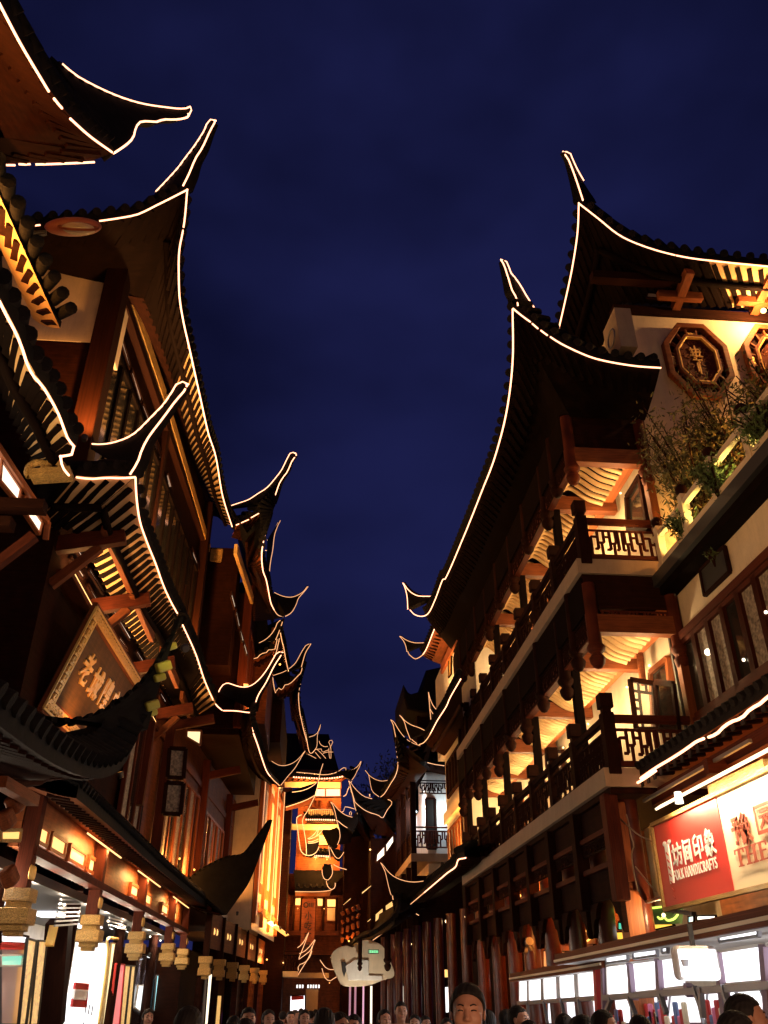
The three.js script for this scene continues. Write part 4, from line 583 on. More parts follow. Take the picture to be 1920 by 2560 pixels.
// ---- lower plastered house at the right edge, its roof a planted terrace
const RA = thing('plaster_shop_house', 'lower plastered house at the right edge with planted terrace and latticed windows', 'building');
wallBox('wall', 6.4, 0, -13.62, 9.5, 7.95, -3, M.plaster, RA);
wallBox('roof_slab', 6.1, 7.9, -13.3, 9.6, 8.22, -3, M.darkShade, RA);
wallBox('roof_edge', 6.0, 8.05, -13.3, 6.1, 8.27, -3, M.black, RA);
frameWindow(RA, 'vent_grille', [[6.36, 7.87, -12.16], [6.36, 7.84, -11.24], [6.36, 7.4, -11.25], [6.36, 7.41, -12.19]], M.black, M.dark, 0.05, 0.06, Object.assign([0.12, 0.22, 0.32, 0.42, 0.52, 0.62, 0.72, 0.82, 0.92].map((v) => [0, v, 1, v]), { w: 0.02, off: 0.03, m: M.dark }));
{ // window row: eight leaves, some with pale curtains behind the panes
  const zs = [-13.3, -12.75, -12.2, -11.65, -11.1, -10.55, -10, -9.4, -8.8, -8.2], bars = Object.assign([[0.08, 0.2, 0.92, 0.2], [0.08, 0.36, 0.92, 0.36], [0.08, 0.82, 0.92, 0.82], [0.5, 0.04, 0.5, 0.36]], { w: 0.04, off: 0.03 });
  for (let i = 0; i + 1 < zs.length; i++) frameWindow(RA, 'latticed_window', [[6.34, 7.0, zs[i]], [6.34, 7.0, zs[i + 1]], [6.34, 5.66, zs[i + 1]], [6.34, 5.66, zs[i]]].map(([x, y, z]) => [x, y, z]).reverse().map((p, k, a) => a[[3, 2, 1, 0][k]]), i % 3 === 0 ? M.glassDark : M.paper, M.wood, 0.14, 0.12, bars);
  bar('window_head', [6.33, 7.08, -13.4], [6.33, 7.08, -3], 0.16, 0.14, M.wood, RA); bar('window_sill', [6.33, 5.58, -13.4], [6.33, 5.58, -3], 0.18, 0.14, M.wood, RA);
}
// glowing dots painted on as lamp reflections in the panes
for (const p of [[6.3, 6.49, -12.37], [6.3, 5.98, -11.33], [6.3, 6.37, -10.45]]) { const o = put('lamp', new THREE.SphereGeometry(p[1] > 6.2 && p[2] < -12 ? 0.055 : 0.025, 8, 6), glow('lamp_glow', 3, 2.4, 1.7), RA); o.position.set(...p); }
// small tiled eave over the shop front
makeRoof(RA, { E: [[5.2, 4.7, -13.3], [5.2, 4.69, -11], [5.2, 4.68, -8], [5.2, 4.7, -3]], I: [[6.4, 4.95, -13.3], [6.4, 4.95, -3]], ridge: [[6.42, 5.6, -13.3], [6.42, 5.6, -3]], soffit: M.warm, pitch: 0.3, single: true, purlin: false, tilePitch: 0.22, small: true, th: 0.14, r: 0.03,
  ropeLines: [[[5.14, 4.68, -15.39], [5.14, 4.65, -14.56], [5.14, 4.65, -14.07], [5.14, 4.63, -13.47], [5.14, 4.62, -12.9], [5.14, 4.63, -12.44]], [[5.14, 4.66, -13.09], [5.14, 4.67, -12.42], [5.14, 4.66, -11.81], [5.14, 4.66, -11.3], [5.14, 4.67, -10.92], [5.14, 4.65, -10.68]], [[5.14, 4.63, -10.54], [5.14, 4.61, -10.27], [5.14, 4.64, -10.07], [5.14, 4.64, -9.85], [5.14, 4.61, -9.6], [5.14, 4.65, -9.42], [5.14, 4.63, -9.23], [5.14, 4.66, -8.88], [5.14, 4.66, -8.39]]] });
for (let i = 0; i < 26; i++) { const z = -13.2 + i * 0.27; bar('tile_drip', [5.2, 4.66, z], [5.2, 4.52, z], 0.1, 0.02, M.tile, RA, V(1, 0, 0)); }
bar('eave_beam', [5.55, 4.42, -13.6], [5.55, 4.42, -3], 0.16, 0.22, M.wood, RA); bar('eave_rod', [5.3, 4.36, -13.5], [5.3, 4.36, -9.8], 0.045, 0.045, M.metal, RA);
wallBox('shop_front_board', 6.3, 2.4, -13.6, 6.38, 4.9, -3, M.orange, RA);
{ const g = new THREE.Group(); g.name = 'shop_column'; RA.add(g); bar('shaft', [5.02, 3.2, -13.9], [5.02, 4.4, -13.9], 0.3, 0.3, M.orange, g, V(0, 0, 1), UNIT); bar('neck', [5.02, 3.08, -13.9], [5.02, 3.2, -13.9], 0.24, 0.24, M.warm, g, V(0, 0, 1), UNIT); bar('lower_shaft', [5.02, 0, -13.9], [5.02, 3.08, -13.9], 0.33, 0.33, M.orange, g, V(0, 0, 1), UNIT); }
bar('bracket_arm', [5.2, 4.3, -10.9], [6.3, 4.3, -10.9], 0.14, 0.2, M.wood, RA); { const p = [5.3, 4.15, -12.16]; const o = put('lamp', new THREE.CylinderGeometry(0.05, 0.06, 0.16, 10), glow('lamp_glow', 2.2, 1.9, 1.4), RA); o.position.set(...p); }
bar('carved_beam', ...[[5, 3.87, -10.43], [5, 3.86, -8.99]], 0.1, 0.16, M.gold, RA);
// white light box hung above the sign
stripLamp(RA, [4.66, 3.86, -11.4], [4.66, 3.86, -6.5], [0.6, -1, 0], 0.1, [1, 0.74, 0.45], 75, 1.6);
stripLamp(RA, [5.6, 4.05, -13], [5.6, 4.05, -7], [0, 1, 0], 0.08, AMBER, 9, 0.8);

{ const wc = thing('wall_cable', 'black cable drooping down the pale wall corner beside the gallery house', 'cable'); put('cable', tubeGeo([[6.33, 8.35, -13.18], [6.33, 8.04, -13.17], [6.33, 7.68, -13.26], [6.33, 7.35, -13.31], [6.33, 7.04, -13.34], [6.33, 6.76, -13.44], [6.33, 6.59, -13.41], [6.33, 6.28, -13.32], [6.33, 6.15, -13.25], [6.33, 5.97, -13.3], [6.33, 5.87, -13.48], [6.33, 5.81, -13.64]], 0.022, 6, 0.1), M.black, wc); }
// letters built from strokes in a 10 x 10 cell
const T_ = [[[.5, 3], [3.5, 3]], [[2, .5], [2, 8]], [[.3, 8.6], [3.8, 7.6]]];
const XIANG = [[[4, 0], [2, 2.2]], [[3.6, 1], [6.6, 1], [5.6, 2.2]], [[2, 2.4], [8.2, 2.4], [8.2, 4.4], [2, 4.4], [2, 2.4]], [[5.1, 2.4], [5.1, 4.4]], [[5, 4.4], [3.6, 5.6], [1, 6.6]], [[4, 5.4], [5.6, 6.8], [5.8, 9], [5, 10], [4, 9.6]], [[5.2, 6.4], [1.2, 8.2]], [[5.7, 7.6], [1.4, 9.6]], [[8.4, 5], [6.2, 6.4]], [[6, 6], [7.4, 8], [9.6, 9.4]]];
const sq = (g, x, w) => g.map((s) => s.map(([a, b]) => [x + a * w, b]));
const GLYPH = {
  坊: [...T_, [[6.7, .3], [7.2, 1.6]], [[4.2, 2.6], [9.8, 2.6]], [[6.3, 2.6], [6, 5], [5, 7.5], [3.9, 9.6]], [[6.1, 5], [9, 5], [8.8, 8], [8.4, 9.4], [7.2, 9]]],
  间: [[[1, .3], [1.8, 1.3]], [[1, 2], [1, 10]], [[2.8, 1], [9.2, 1], [9.2, 9.6], [8, 9.4]], [[3.2, 3.4], [7, 3.4], [7, 8], [3.2, 8], [3.2, 3.4]], [[3.2, 5.7], [7, 5.7]]],
  印: [[[3.8, .6], [1.2, 1.8], [1.2, 8], [4.6, 7.4]], [[1.2, 4.6], [4.4, 4.6]], [[5.8, 1.6], [9.2, 1.6], [9.2, 7], [8, 7.2]], [[5.8, 1.6], [5.8, 10]]],
  象: XIANG,
  豫: [[[.8, 1], [4, 1], [2.6, 2.4]], [[1.2, 2.4], [3, 3.4]], [[.3, 4.2], [4.4, 4.2], [3.8, 5.4]], [[2.4, 4.2], [2.4, 9.4], [1.4, 9]], ...sq(XIANG, 4.3, .57)],
  园: [[[.6, .6], [9.4, .6], [9.4, 9.6], [.6, 9.6], [.6, .6]], [[3.2, 2.6], [6.8, 2.6]], [[2.4, 4.4], [7.6, 4.4]], [[4.2, 4.4], [4, 6.4], [2.4, 8]], [[5.6, 4.4], [5.6, 7.2], [7.6, 7.2], [7.7, 6.4]]],
  老: [[[2, 2], [7, 2]], [[4.6, .3], [4.6, 4]], [[.6, 4], [9.4, 4]], [[8, 1], [5, 4.6], [1, 7.6]], [[7.6, 5.4], [4.4, 6.8]], [[4.4, 5.4], [4.4, 8.6], [5, 9.4], [8.6, 9.2], [8.8, 8]]],
  城: [...T_, [[4.2, 2.6], [9.6, 2.6]], [[4.6, 2.6], [4.4, 6], [3.6, 9.4]], [[4.6, 5], [6.4, 5], [6.2, 7.4], [5.6, 7.2]], [[6.8, .4], [7.4, 5], [8.8, 9], [9.8, 8]], [[9.2, 4], [6.6, 8.8]], [[8, .6], [8.8, 1.4]]],
  隍: [[[1, 1], [3, 1], [2.2, 3], [3, 5], [1.6, 5.4]], [[1, 1], [1, 9.6]], [[6.4, .2], [6, 1]], [[4.6, 1.2], [8.4, 1.2], [8.4, 4], [4.6, 4], [4.6, 1.2]], [[4.6, 2.6], [8.4, 2.6]], [[4.4, 5.4], [8.8, 5.4]], [[4.8, 7.2], [8.4, 7.2]], [[4, 9.4], [9.4, 9.4]], [[6.5, 5.4], [6.5, 9.4]]],
  庙: [[[5, 0], [5.6, 1]], [[1.4, 1.6], [9.4, 1.6]], [[1.8, 1.6], [1.6, 6], [.4, 9.6]], [[3.4, 4], [8.4, 4], [8.4, 9], [3.4, 9], [3.4, 4]], [[3.4, 6.5], [8.4, 6.5]], [[5.9, 2.4], [5.9, 9]]],
  小: [[[5, .6], [5, 9.2], [4, 8.8]], [[3, 3], [1, 7]], [[7, 3], [9, 6.6]]],
  吃: [[[.8, 2], [3.4, 2], [3.4, 7], [.8, 7], [.8, 2]], [[5.6, .4], [4, 3.6]], [[5, 2.2], [9.4, 2.2]], [[4.8, 4.4], [8.6, 4.4], [5, 8], [5.4, 9.2], [9, 9], [9.2, 7.6]]],
  广: [[[4.8, .2], [5.4, 1.4]], [[1.4, 2], [9.4, 2]], [[1.8, 2], [1.6, 6], [.4, 9.6]]],
  场: [...T_, [[4.4, 1], [8.6, 1], [5, 4.2], [9.4, 4.2], [9, 8.4], [8, 9.4], [7, 9]], [[6.6, 4.2], [4.2, 7.6]], [[8, 4.2], [5.4, 9]]],
};
// a raised character: o = top-left corner, r / d = its right and down edges, n = the way it faces
function glyph(parent, ch, o, r, d, w, thick, m, brush = false, slant = 0) {
  o = A(o); r = A(r); d = A(d); const n = r.clone().cross(d).normalize().negate(), g = [], at = ([x, y]) => o.clone().addScaledVector(r, (x + slant * (10 - y)) / 10).addScaledVector(d, y / 10).addScaledVector(n, thick / 2);
  for (const s of GLYPH[ch]) for (let i = 0; i + 1 < s.length; i++) { const a = at(s[i]), b = at(s[i + 1]), e = b.clone().sub(a).normalize().multiplyScalar(w * 0.35), k = brush ? lerp(1.25, 0.6, (i + 1) / s.length) : 1; g.push(barGeo(a.sub(e), b.add(e), w * k, thick, n)); }
  return put('character', merge(g), m, parent);
}
const fonts = { bold: await new FontLoader().loadAsync('fonts/droid/droid_sans_bold.typeface.json'), serif: await new FontLoader().loadAsync('fonts/droid/droid_serif_bold.typeface.json') };
function words(parent, text, o, r, up, size, m, font = 'bold', wide = 0, name = 'lettering') {
  o = A(o); r = A(r).normalize(); up = A(up).normalize(); const n = r.clone().cross(up);
  const g = new TextGeometry(text, { font: fonts[font], size, depth: 0.005, curveSegments: 4 }); g.computeBoundingBox(); if (wide) g.scale(wide / g.boundingBox.max.x, 1, 1); g.applyMatrix4(new THREE.Matrix4().makeBasis(r, up, n)); g.translate(o.x, o.y, o.z); return put(name, g, m, parent);
}
// ---- the red and cream sign in front of it
const SG = thing('shop_sign', 'red and cream shop sign with white and red lettering hung under the small lit eave', 'sign');
{ const X = 4.9, zL = -12.26, zM = -10.14, zR = -6.2, yT = 3.78, yB = 2.68;
  wallBox('sign_board', X, yB, zL, X + 0.1, yT, zR, M.cream, SG); wallBox('red_panel', X - 0.012, yB + 0.03, zL + 0.02, X - 0.001, yT - 0.03, zM, M.red, SG);
  for (const [a, b] of [[[X - 0.02, yT, zL], [X - 0.02, yT, zR]], [[X - 0.02, yB, zL], [X - 0.02, yB, zR]], [[X - 0.02, yB, zL], [X - 0.02, yT, zL]]]) bar('frame', a, b, 0.06, 0.05, M.gold, SG);
  const pts = { 坊: [[4.88, 3.43, -11.71], [4.88, 3.42, -11.39], [4.88, 3.16, -11.75]], 间: [[4.88, 3.43, -11.34], [4.88, 3.42, -11.08], [4.88, 3.15, -11.4]], 印: [[4.88, 3.44, -11.02], [4.88, 3.43, -10.71], [4.88, 3.16, -11.05]], 象: [[4.88, 3.44, -10.68], [4.88, 3.42, -10.36], [4.88, 3.15, -10.7]] };
  for (const [ch, [a, b, c]] of Object.entries(pts)) { const o = A(a); glyph(SG, ch, o, A(b).sub(o).setY(0).setX(0), V(0, c[1] - a[1], 0), 0.036, 0.006, M.letter); }
  const p = [[4.88, 3.46, -11.96], [4.88, 2.99, -11.79], [4.88, 2.99, -10.41], [4.88, 3.49, -11.95], [4.88, 2.97, -11.9]]; words(SG, 'FOLK HANDICRAFTS', p[1], [0, 0, 1], [0, 1, 0], 0.125, M.letter, 'bold', Math.abs(p[2][2] - p[1][2]));
  bar('white_bar', [4.875, p[0][1], p[0][2] + 0.12], [4.875, p[4][1], p[0][2] + 0.12], 0.016, 0.13, M.letter, SG, V(0, 0, 1));
  for (let i = 0; i < 7; i++) bar('bar_mark', [4.865, p[0][1] - 0.1 - i * 0.09, p[0][2] + 0.09], [4.865, p[0][1] - 0.14 - i * 0.09, p[0][2] + 0.15], 0.01, 0.02, M.red, SG, V(0, 0, 1));
  for (const q of [[4.88, 3.48, -11.92], [4.88, 3.48, -11.75]]) { const s = put('leaf_mark', new THREE.SphereGeometry(0.06, 8, 6), M.letter, SG); s.scale.set(0.12, 0.55, 1.2); s.position.set(...q); }
  const y = [[4.88, 3.46, -9.88], [4.88, 3.44, -9.42], [4.88, 3.15, -9.89]]; { const o = A(y[0]); glyph(SG, '豫', o, A(y[1]).sub(o).setY(0).setX(0), V(0, y[2][1] - y[0][1], 0), 0.042, 0.008, M.redLetter); }
  const u = [[4.88, 3.48, -9.29], [4.88, 3.48, -8.93], [4.88, 3.19, -9.3]]; { const o = A(u[0]); glyph(SG, '园', o, V(0, 0, (u[1][2] - u[0][2]) * 1.25), V(0, u[2][1] - u[0][1], 0), 0.036, 0.008, M.redLetter); }
  words(SG, 'THE SHOP', [4.88, 2.93, -9.93], [0, 0, 1], [0, 1, 0], 0.19, M.redLetter, 'serif', 1.95);
}
// loose cables at the sign's near end
{ const cb = thing('loose_cables', 'thin loose cables drooping between the orange post and the red sign', 'cable');
  for (const pts of [[[4.95, 4.14, -13.42], [4.95, 3.97, -13.36], [4.95, 3.81, -13.35], [4.95, 3.66, -13.28], [4.95, 3.55, -13.43], [4.95, 3.29, -13.44], [4.95, 3.02, -13.39]], [[4.95, 4.16, -13.79], [4.95, 3.94, -13.37], [4.95, 3.75, -12.97], [4.95, 3.58, -12.46], [4.95, 3.52, -12.31]], [[4.95, 3.36, -13.34], [4.95, 3.2, -13.08], [4.95, 2.95, -12.68]]]) put('cable', tubeGeo(pts, 0.012, 5, 0.08), M.band, cb); }

// ---- planters and shrubs on the terrace
const flood = thing('added_flood_lamp', 'added flood lamp out of view on the left that washes the plastered house', 'lamp'); spotLamp(flood, [-4.2, 5.4, -3], [6.4, 6.6, -11], WARM, 110, 0.35, 0.9, 6);  // unseen lamp, added to brighten the plaster wall
const rail = thing('terrace_railing', 'pale stone railing posts and rails round the planted terrace on the plastered house', 'railing');
for (let i = 0; i < 6; i++) { const z = -13 + i * 1.15; bar('railing_post', [6.15, 8.25, z], [6.15, 9.15, z], 0.14, 0.14, M.plaster, rail, V(0, 0, 1), UNIT); const k = put('knob', new THREE.SphereGeometry(0.11, 10, 8), M.dark, rail); k.position.set(6.15, 9.25, z); }
bar('top_rail', [6.15, 8.98, -13.2], [6.15, 8.98, -5], 0.1, 0.1, M.plaster, rail); bar('bottom_rail', [6.15, 8.42, -13.2], [6.15, 8.42, -5], 0.1, 0.12, M.plaster, rail);
const leafGeo = (() => { const s = new THREE.Shape(); s.moveTo(0, 0); s.quadraticCurveTo(0.28, 0.35, 0, 1); s.quadraticCurveTo(-0.28, 0.35, 0, 0); return new THREE.ShapeGeometry(s, 3); })();
function shrub(name, label, base, h, spread, nStem, nLeaf, size, category, m = M.leaf, group) {
  const t = thing(name, label, category, group), stems = [], tips = []; t.position.set(...base);
  for (let i = 0; i < nStem; i++) {
    const a = rnd() * 6.28, r = spread * (0.35 + 0.65 * rnd()), top = V(Math.cos(a) * r, h * (0.55 + 0.45 * rnd()), Math.sin(a) * r), mid = V(top.x * 0.25, top.y * 0.55, top.z * 0.25);
    stems.push(tubeGeo([V(0, 0, 0), mid, top], 0.014, 4, 0.3)); for (let k = 0; k < nLeaf; k++) { const f = 0.3 + 0.7 * Math.sqrt(rnd()), p = f < 0.55 ? mid.clone().multiplyScalar(f / 0.55) : mid.clone().lerp(top, (f - 0.55) / 0.45); tips.push(p.add(V(rnd() - 0.5, rnd() - 0.5, rnd() - 0.5).multiplyScalar(spread * 0.55))); }
  }
  put('stem', merge(stems), M.dark, t); const im = new THREE.InstancedMesh(leafGeo, m, tips.length), q = new THREE.Quaternion(), mm = new THREE.Matrix4(); im.name = 'foliage'; im.userData.kind = 'stuff'; im.castShadow = im.receiveShadow = true;
  tips.forEach((p, i) => { q.setFromEuler(new THREE.Euler(rnd() * 6.28, rnd() * 6.28, rnd() * 6.28)); const s = size * (0.6 + 0.8 * rnd()); im.setMatrixAt(i, mm.compose(p, q, V(s, s, s))); }); t.add(im); return t;
}
shrub('terrace_shrub', 'tall loose dark shrub on the terrace against the orange end wall, left of the others', [6.8, 8.3, -12.5], 3.0, 0.95, 50, 95, 0.11, 'shrub', mat('brownish_leaf', 0.07, 0.062, 0.02, { roughness: 0.8, side: THREE.DoubleSide }));
shrub('terrace_shrub', 'tall shrub on the terrace just below the whole octagonal plaque', [7.4, 8.3, -11.9], 3.4, 1.0, 50, 95, 0.11, 'shrub', mat('brownish_leaf', 0.07, 0.062, 0.02, { roughness: 0.8, side: THREE.DoubleSide }));
shrub('terrace_shrub', 'shrub on the terrace at the right edge, in front of the cut-off octagonal plaque', [8.0, 8.3, -11.0], 3.4, 1.05, 50, 95, 0.11, 'shrub', mat('brownish_leaf', 0.07, 0.062, 0.02, { roughness: 0.8, side: THREE.DoubleSide }));
shrub('edge_plant', 'low plant lit yellow green behind the railing, lowest and nearest the gallery', [6.2, 8.3, -12.1], 0.6, 0.4, 30, 46, 0.08, 'plant');
shrub('edge_plant', 'low plant lit yellow green hanging over the terrace edge in the middle of the railing', [6.1, 8.3, -10.6], 0.7, 0.42, 30, 50, 0.08, 'plant');
shrub('edge_plant', 'low plant lit yellow green behind the railing at the right edge of the picture', [6.2, 8.3, -9.2], 0.7, 0.45, 30, 50, 0.08, 'plant');
shrub('hanging_weed', 'small dark weed hanging below the black terrace edge', [6.0, 7.35, -11.0], 0.35, 0.12, 8, 14, 0.05, 'weed');
for (const z of [-12.5, -11.4, -10.2, -9.3]) spotLamp(rail, [6.32, 8.34, z], [6.2, 9.3, z - 0.5], [1, 0.72, 0.2], 3.4, 0.9, 0.8);
pointLamp(rail, [7.3, 8.9, -12.85], AMBER, 9, 0.04); pointLamp(rail, [8.8, 9.2, -12.85], AMBER, 9, 0.04);
spotLamp(rail, [7.9, 8.4, -10.8], [7.2, 11.4, -13.3], AMBER, 60, 0.9, 0.9);
// small box fixed under the upper eave
{ const ac = thing('air_conditioner', 'pale air conditioner box tucked under the topmost right eave beside the end wall', 'air conditioner'); const p = [[5.9, 14.2, -13.32], [5.9, 13.53, -12.57], [5.9, 13.14, -12.74]]; wallBox('casing', p[0][0], p[2][1], p[0][2], p[0][0] + 0.35, p[0][1], p[1][2], M.band, ac); const f = put('fan_grille', new THREE.TorusGeometry(0.2, 0.02, 6, 20), M.metal, ac); f.position.set(p[0][0] - 0.01, (p[0][1] + p[2][1]) / 2, (p[0][2] + p[1][2]) / 2); f.rotation.y = Math.PI / 2; }
// ================================================================ FARTHER ALONG THE STREET
const RC = thing('yellow_wall_house', 'house past the gallery house with yellow lit walls and one white lit panel', 'building');
makeRoof(RC, {
  E: [[4, 12.79, -27.11], [4, 12.81, -27.91], [4, 12.86, -28.92], [4, 12.95, -29.8], [4, 13.14, -30.72]], I: [[4.75, 12.65, -27.02], [4.75, 12.65, -28.57], [4.75, 12.56, -30.13]], ridge: [[6.5, 14.6, -27.5], [6.5, 14.6, -33]], soffit: M.warm, pitch: 0.4, single: true, purlin: false, r: 0.026, hw: 0.16, tilePitch: 0.36,
  ropeLines: [[[3.98, 12.73, -26.97], [3.98, 12.76, -27.77], [3.98, 12.8, -28.78], [3.98, 12.9, -29.66], [3.98, 13.09, -30.56], [3.98, 13.68, -32.51], [3.98, 14.33, -33.99], [3.98, 14.91, -35.12], [3.98, 15.55, -35.81]]],
  far: [[[3.56, 13.55, -31.44], [3.51, 13.82, -31.49], [3.41, 14.09, -31.59], [3.3, 14.27, -31.7]], [[4.21, 13.65, -30.79], [3.83, 13.79, -31.17], [3.57, 13.98, -31.43], [3.39, 14.17, -31.61], [3.28, 14.33, -31.72]]],
});
makeRoof(RC, {
  E: [[4, 9.37, -22.32], [4, 9.44, -24.45], [4, 9.42, -24.95], [4, 9.55, -27.09], [4, 9.61, -29.26], [4, 9.75, -30.61]], I: [[4.8, 9.3, -26.87], [4.8, 9.37, -30.96]], ridge: [[6.5, 11, -24], [6.5, 11, -32]], soffit: M.dark, pitch: 0.34, r: 0.026, hw: 0.16, tilePitch: 0.34,
  ropeLines: [[[3.98, 9.33, -22.21], [3.98, 9.41, -24.32], [3.98, 9.38, -24.82], [3.98, 9.51, -26.95], [3.98, 9.57, -29.11], [3.98, 9.71, -30.46], [3.98, 10, -31.9]], [[3.98, 10.24, -32.66], [3.98, 10.83, -34.28], [3.98, 11.35, -35.37], [3.98, 11.77, -36.14], [3.98, 12.28, -36.9]]],
  far: [[[3.74, 10.27, -32.26], [3.59, 10.73, -32.41], [3.51, 11.04, -32.49], [3.36, 11.31, -32.64]], [[4.29, 10.41, -31.71], [4.05, 10.61, -31.95], [3.84, 10.74, -32.16], [3.54, 11.02, -32.46], [3.35, 11.33, -32.65]]],
});
for (const p of [[[5, 13.45, -36.26], [5, 12.96, -36.07], [5, 12.55, -35.95], [5, 12.17, -35.79], [5, 11.81, -35.63]], [[5, 13.45, -36.26], [5, 13.06, -35.85], [5, 12.57, -35.14], [5, 12.12, -34.28], [5, 11.7, -33.28]], [[5, 12.6, -35.94], [5, 12.21, -35.22], [5, 11.76, -34.28]]]) rope(p, RC, 0.03);
put('ridge_horn', gridGeo([[[5.02, 13.5, -36.41], [5.02, 12.59, -36.1], [5.02, 11.85, -35.77]].map(A), [[5.02, 13.32, -36.15], [5.02, 12.26, -35.16], [5.02, 11.55, -34]].map(A)]), M.tile, RC);
{ const q = [[4.7, 12.28, -29.86], [4.7, 12.13, -26.07], [4.7, 10.92, -26.29], [4.7, 11.15, -30.14]].map(A), g = gridGeo([[q[0], q[1]], [q[3], q[2]]]); put('white_panel', g, M.white, RC); bar('panel_head', q[0], q[1], 0.2, 0.35, M.orange, RC); frameWindow(RC, 'slit_window', [[4.66, 12.16, -28.25], [4.66, 12.07, -27.64], [4.66, 11.39, -27.83], [4.66, 11.46, -28.43]], M.gold, M.dark, 0.03, 0.05); }
wallBox('upper_wall', 4.85, 9.6, -24.4, 9, 12.9, -33, M.white, RC);
spotLamp(RC, [4.0, 9.9, -27.6], [4.7, 11.7, -28], WARM, 60, 0.9, 0.9, 6);
wallBox('street_wall', 5.02, 5.7, -27.6, 9, 9.62, -32.3, M.cream, RC);
wallBox('ledge', 4.9, 7.15, -27.4, 5.04, 7.5, -32.4, M.cream, RC);
shutters(RC, 4.98, 7.95, 9.15, -28.3, -31.6, 5, M.dark, M.glassDark); shutters(RC, 4.98, 5.85, 6.8, -28.1, -31.8, 6, M.warm, M.paper);
spotLamp(RC, [4.3, 5.4, -29], [5, 8.4, -30], AMBER, 34, 0.95, 0.9, 6); spotLamp(RC, [4.2, 5.3, -31.6], [5, 7, -31.8], WARM, 22, 0.7, 0.9, 6);
wallBox('ground_wall', 5.6, -1, -27.4, 9, 5.7, -33, M.dark, RC);
// shop awning with ropes under those walls
makeRoof(RC, {
  E: [[3.9, 4.69, -22.41], [3.9, 4.77, -23.62], [3.9, 4.69, -23.74], [3.9, 4.7, -28.62], [3.9, 4.7, -34.91]], I: [[5, 4.9, -23], [5, 4.9, -34]], ridge: [[5.05, 5.7, -24], [5.05, 5.7, -33]], soffit: M.dark, pitch: 0.34, single: true, purlin: false, r: 0.026, hw: 0.16, tilePitch: 0.34,
  ropeLines: [[[3.88, 4.67, -22.17], [3.88, 4.76, -23.43], [3.88, 4.68, -23.62], [3.88, 4.68, -25.36], [3.88, 4.68, -28.47], [3.88, 4.68, -31.66], [3.88, 4.68, -34.73]]],
  far: [[[3.82, 4.64, -35.08], [3.57, 4.65, -35.33], [3.36, 4.88, -35.54], [3.25, 5.08, -35.65], [3.14, 5.48, -35.76], [3.02, 5.96, -35.88], [2.87, 6.26, -36.03]], [[4.53, 5.42, -34.37], [4.09, 5.41, -34.81], [3.75, 5.49, -35.15], [3.45, 5.63, -35.45], [3.23, 5.8, -35.67], [3.03, 6.05, -35.87], [2.87, 6.28, -36.03]]],
});
const RD = thing('white_gallery_house', 'house on the right beyond the yellow walls, pale cool-lit gallery behind fretted railing', 'building');
makeRoof(RD, {
  E: [[4, 12.54, -41.53], [4, 11.61, -40.67], [4, 11.21, -40.4], [4, 11.02, -41.33], [4, 11.21, -44.65], [4, 11.49, -48.49], [4, 11.84, -51.1]], I: [[5, 10.28, -37.26], [5, 10.84, -43.98], [5, 11.27, -49.62]], N: [[4.03, 12.5, -41.5], [4.62, 12.01, -41.5], [5.22, 11.75, -41.5], [5.82, 11.56, -41.5], [6.42, 11.48, -41.5]], NI: [[5.63, 11.26, -42], [6.6, 11.1, -42]], NR: [9, 14.5, -42.5],
  ridge: [[6.5, 14.4, -43], [6.5, 14.4, -50]], soffit: M.dark, pitch: 0.5, single: true, purlin: false, r: 0.032, hw: 0.18, tilePitch: 0.4,
  near: [[[4, 12.53, -41.5], [3.93, 12.87, -41.43], [3.87, 13.21, -41.37], [3.78, 13.59, -41.28]], [[5.31, 12.71, -42.81], [4.92, 12.73, -42.42], [4.51, 12.85, -42.01], [4.17, 13.12, -41.67], [3.97, 13.37, -41.47], [3.76, 13.62, -41.26]], {}],
  far: [[[3.96, 11.83, -51.04], [3.59, 12.21, -51.41], [3.45, 12.73, -51.55], [3.34, 13.25, -51.66], [3.17, 13.49, -51.83]], [[4.52, 12.63, -50.48], [4.12, 12.66, -50.88], [3.79, 12.81, -51.21], [3.41, 13.13, -51.59], [3.15, 13.52, -51.85]]],
});
wallBox('wall', 5.6, 6.6, -42.3, 10, 11.3, -53, M.white, RD); wallBox('end_wall', 5.0, -1, -42.2, 10, 6.5, -55, M.dark, RD);
wallBox('floor_band', 4.7, 7.05, -41.6, 10, 7.4, -53, M.band, RD);
for (const z of [-41.8, -44, -46.5, -49]) { bar('gallery_column', [4.85, 4, z], [4.85, 11.4, z], 0.26, 0.26, M.dark, RD, V(0, 0, 1), UNIT); fret(RD, [4.85, 10.2, z], [4.85, 10.2, z - 2], 0.5, 2, M.dark, 0.05, 'hanging_fret'); }
fret(RD, [4.9, 7.7, -41.8], [7, 7.7, -41.8], 0.9, 3, M.wood, 0.06, 'railing'); fret(RD, [4.85, 7.7, -41.8], [4.85, 7.7, -50], 0.9, 6, M.dark, 0.06, 'railing'); fret(RD, [5.2, 10.2, -41.9], [7, 10.2, -41.9], 0.6, 3, M.dark, 0.05, 'hanging_fret');
frameWindow(RD, 'gallery_door', [[5.55, 10, -42.2], [6, 10, -42.2], [6, 7.7, -42.2], [5.55, 7.7, -42.2]], M.glassDark, M.dark, 0.1, 0.1);
{ const g = pointLamp(RD, [5.2, 9.6, -43.4], [0.75, 0.9, 1], 9, 0.05, 2); pointLamp(RD, [6.4, 9.3, -41.6], [0.75, 0.9, 1], 5, 0.05, 2); pointLamp(RD, [5.2, 9.5, -47.5], [0.85, 0.9, 1], 7, 0.05, 2); }
const RE = thing('dark_horned_house', 'dark small house right of the pavilion, outlined by thin crossing ropes of light', 'building');
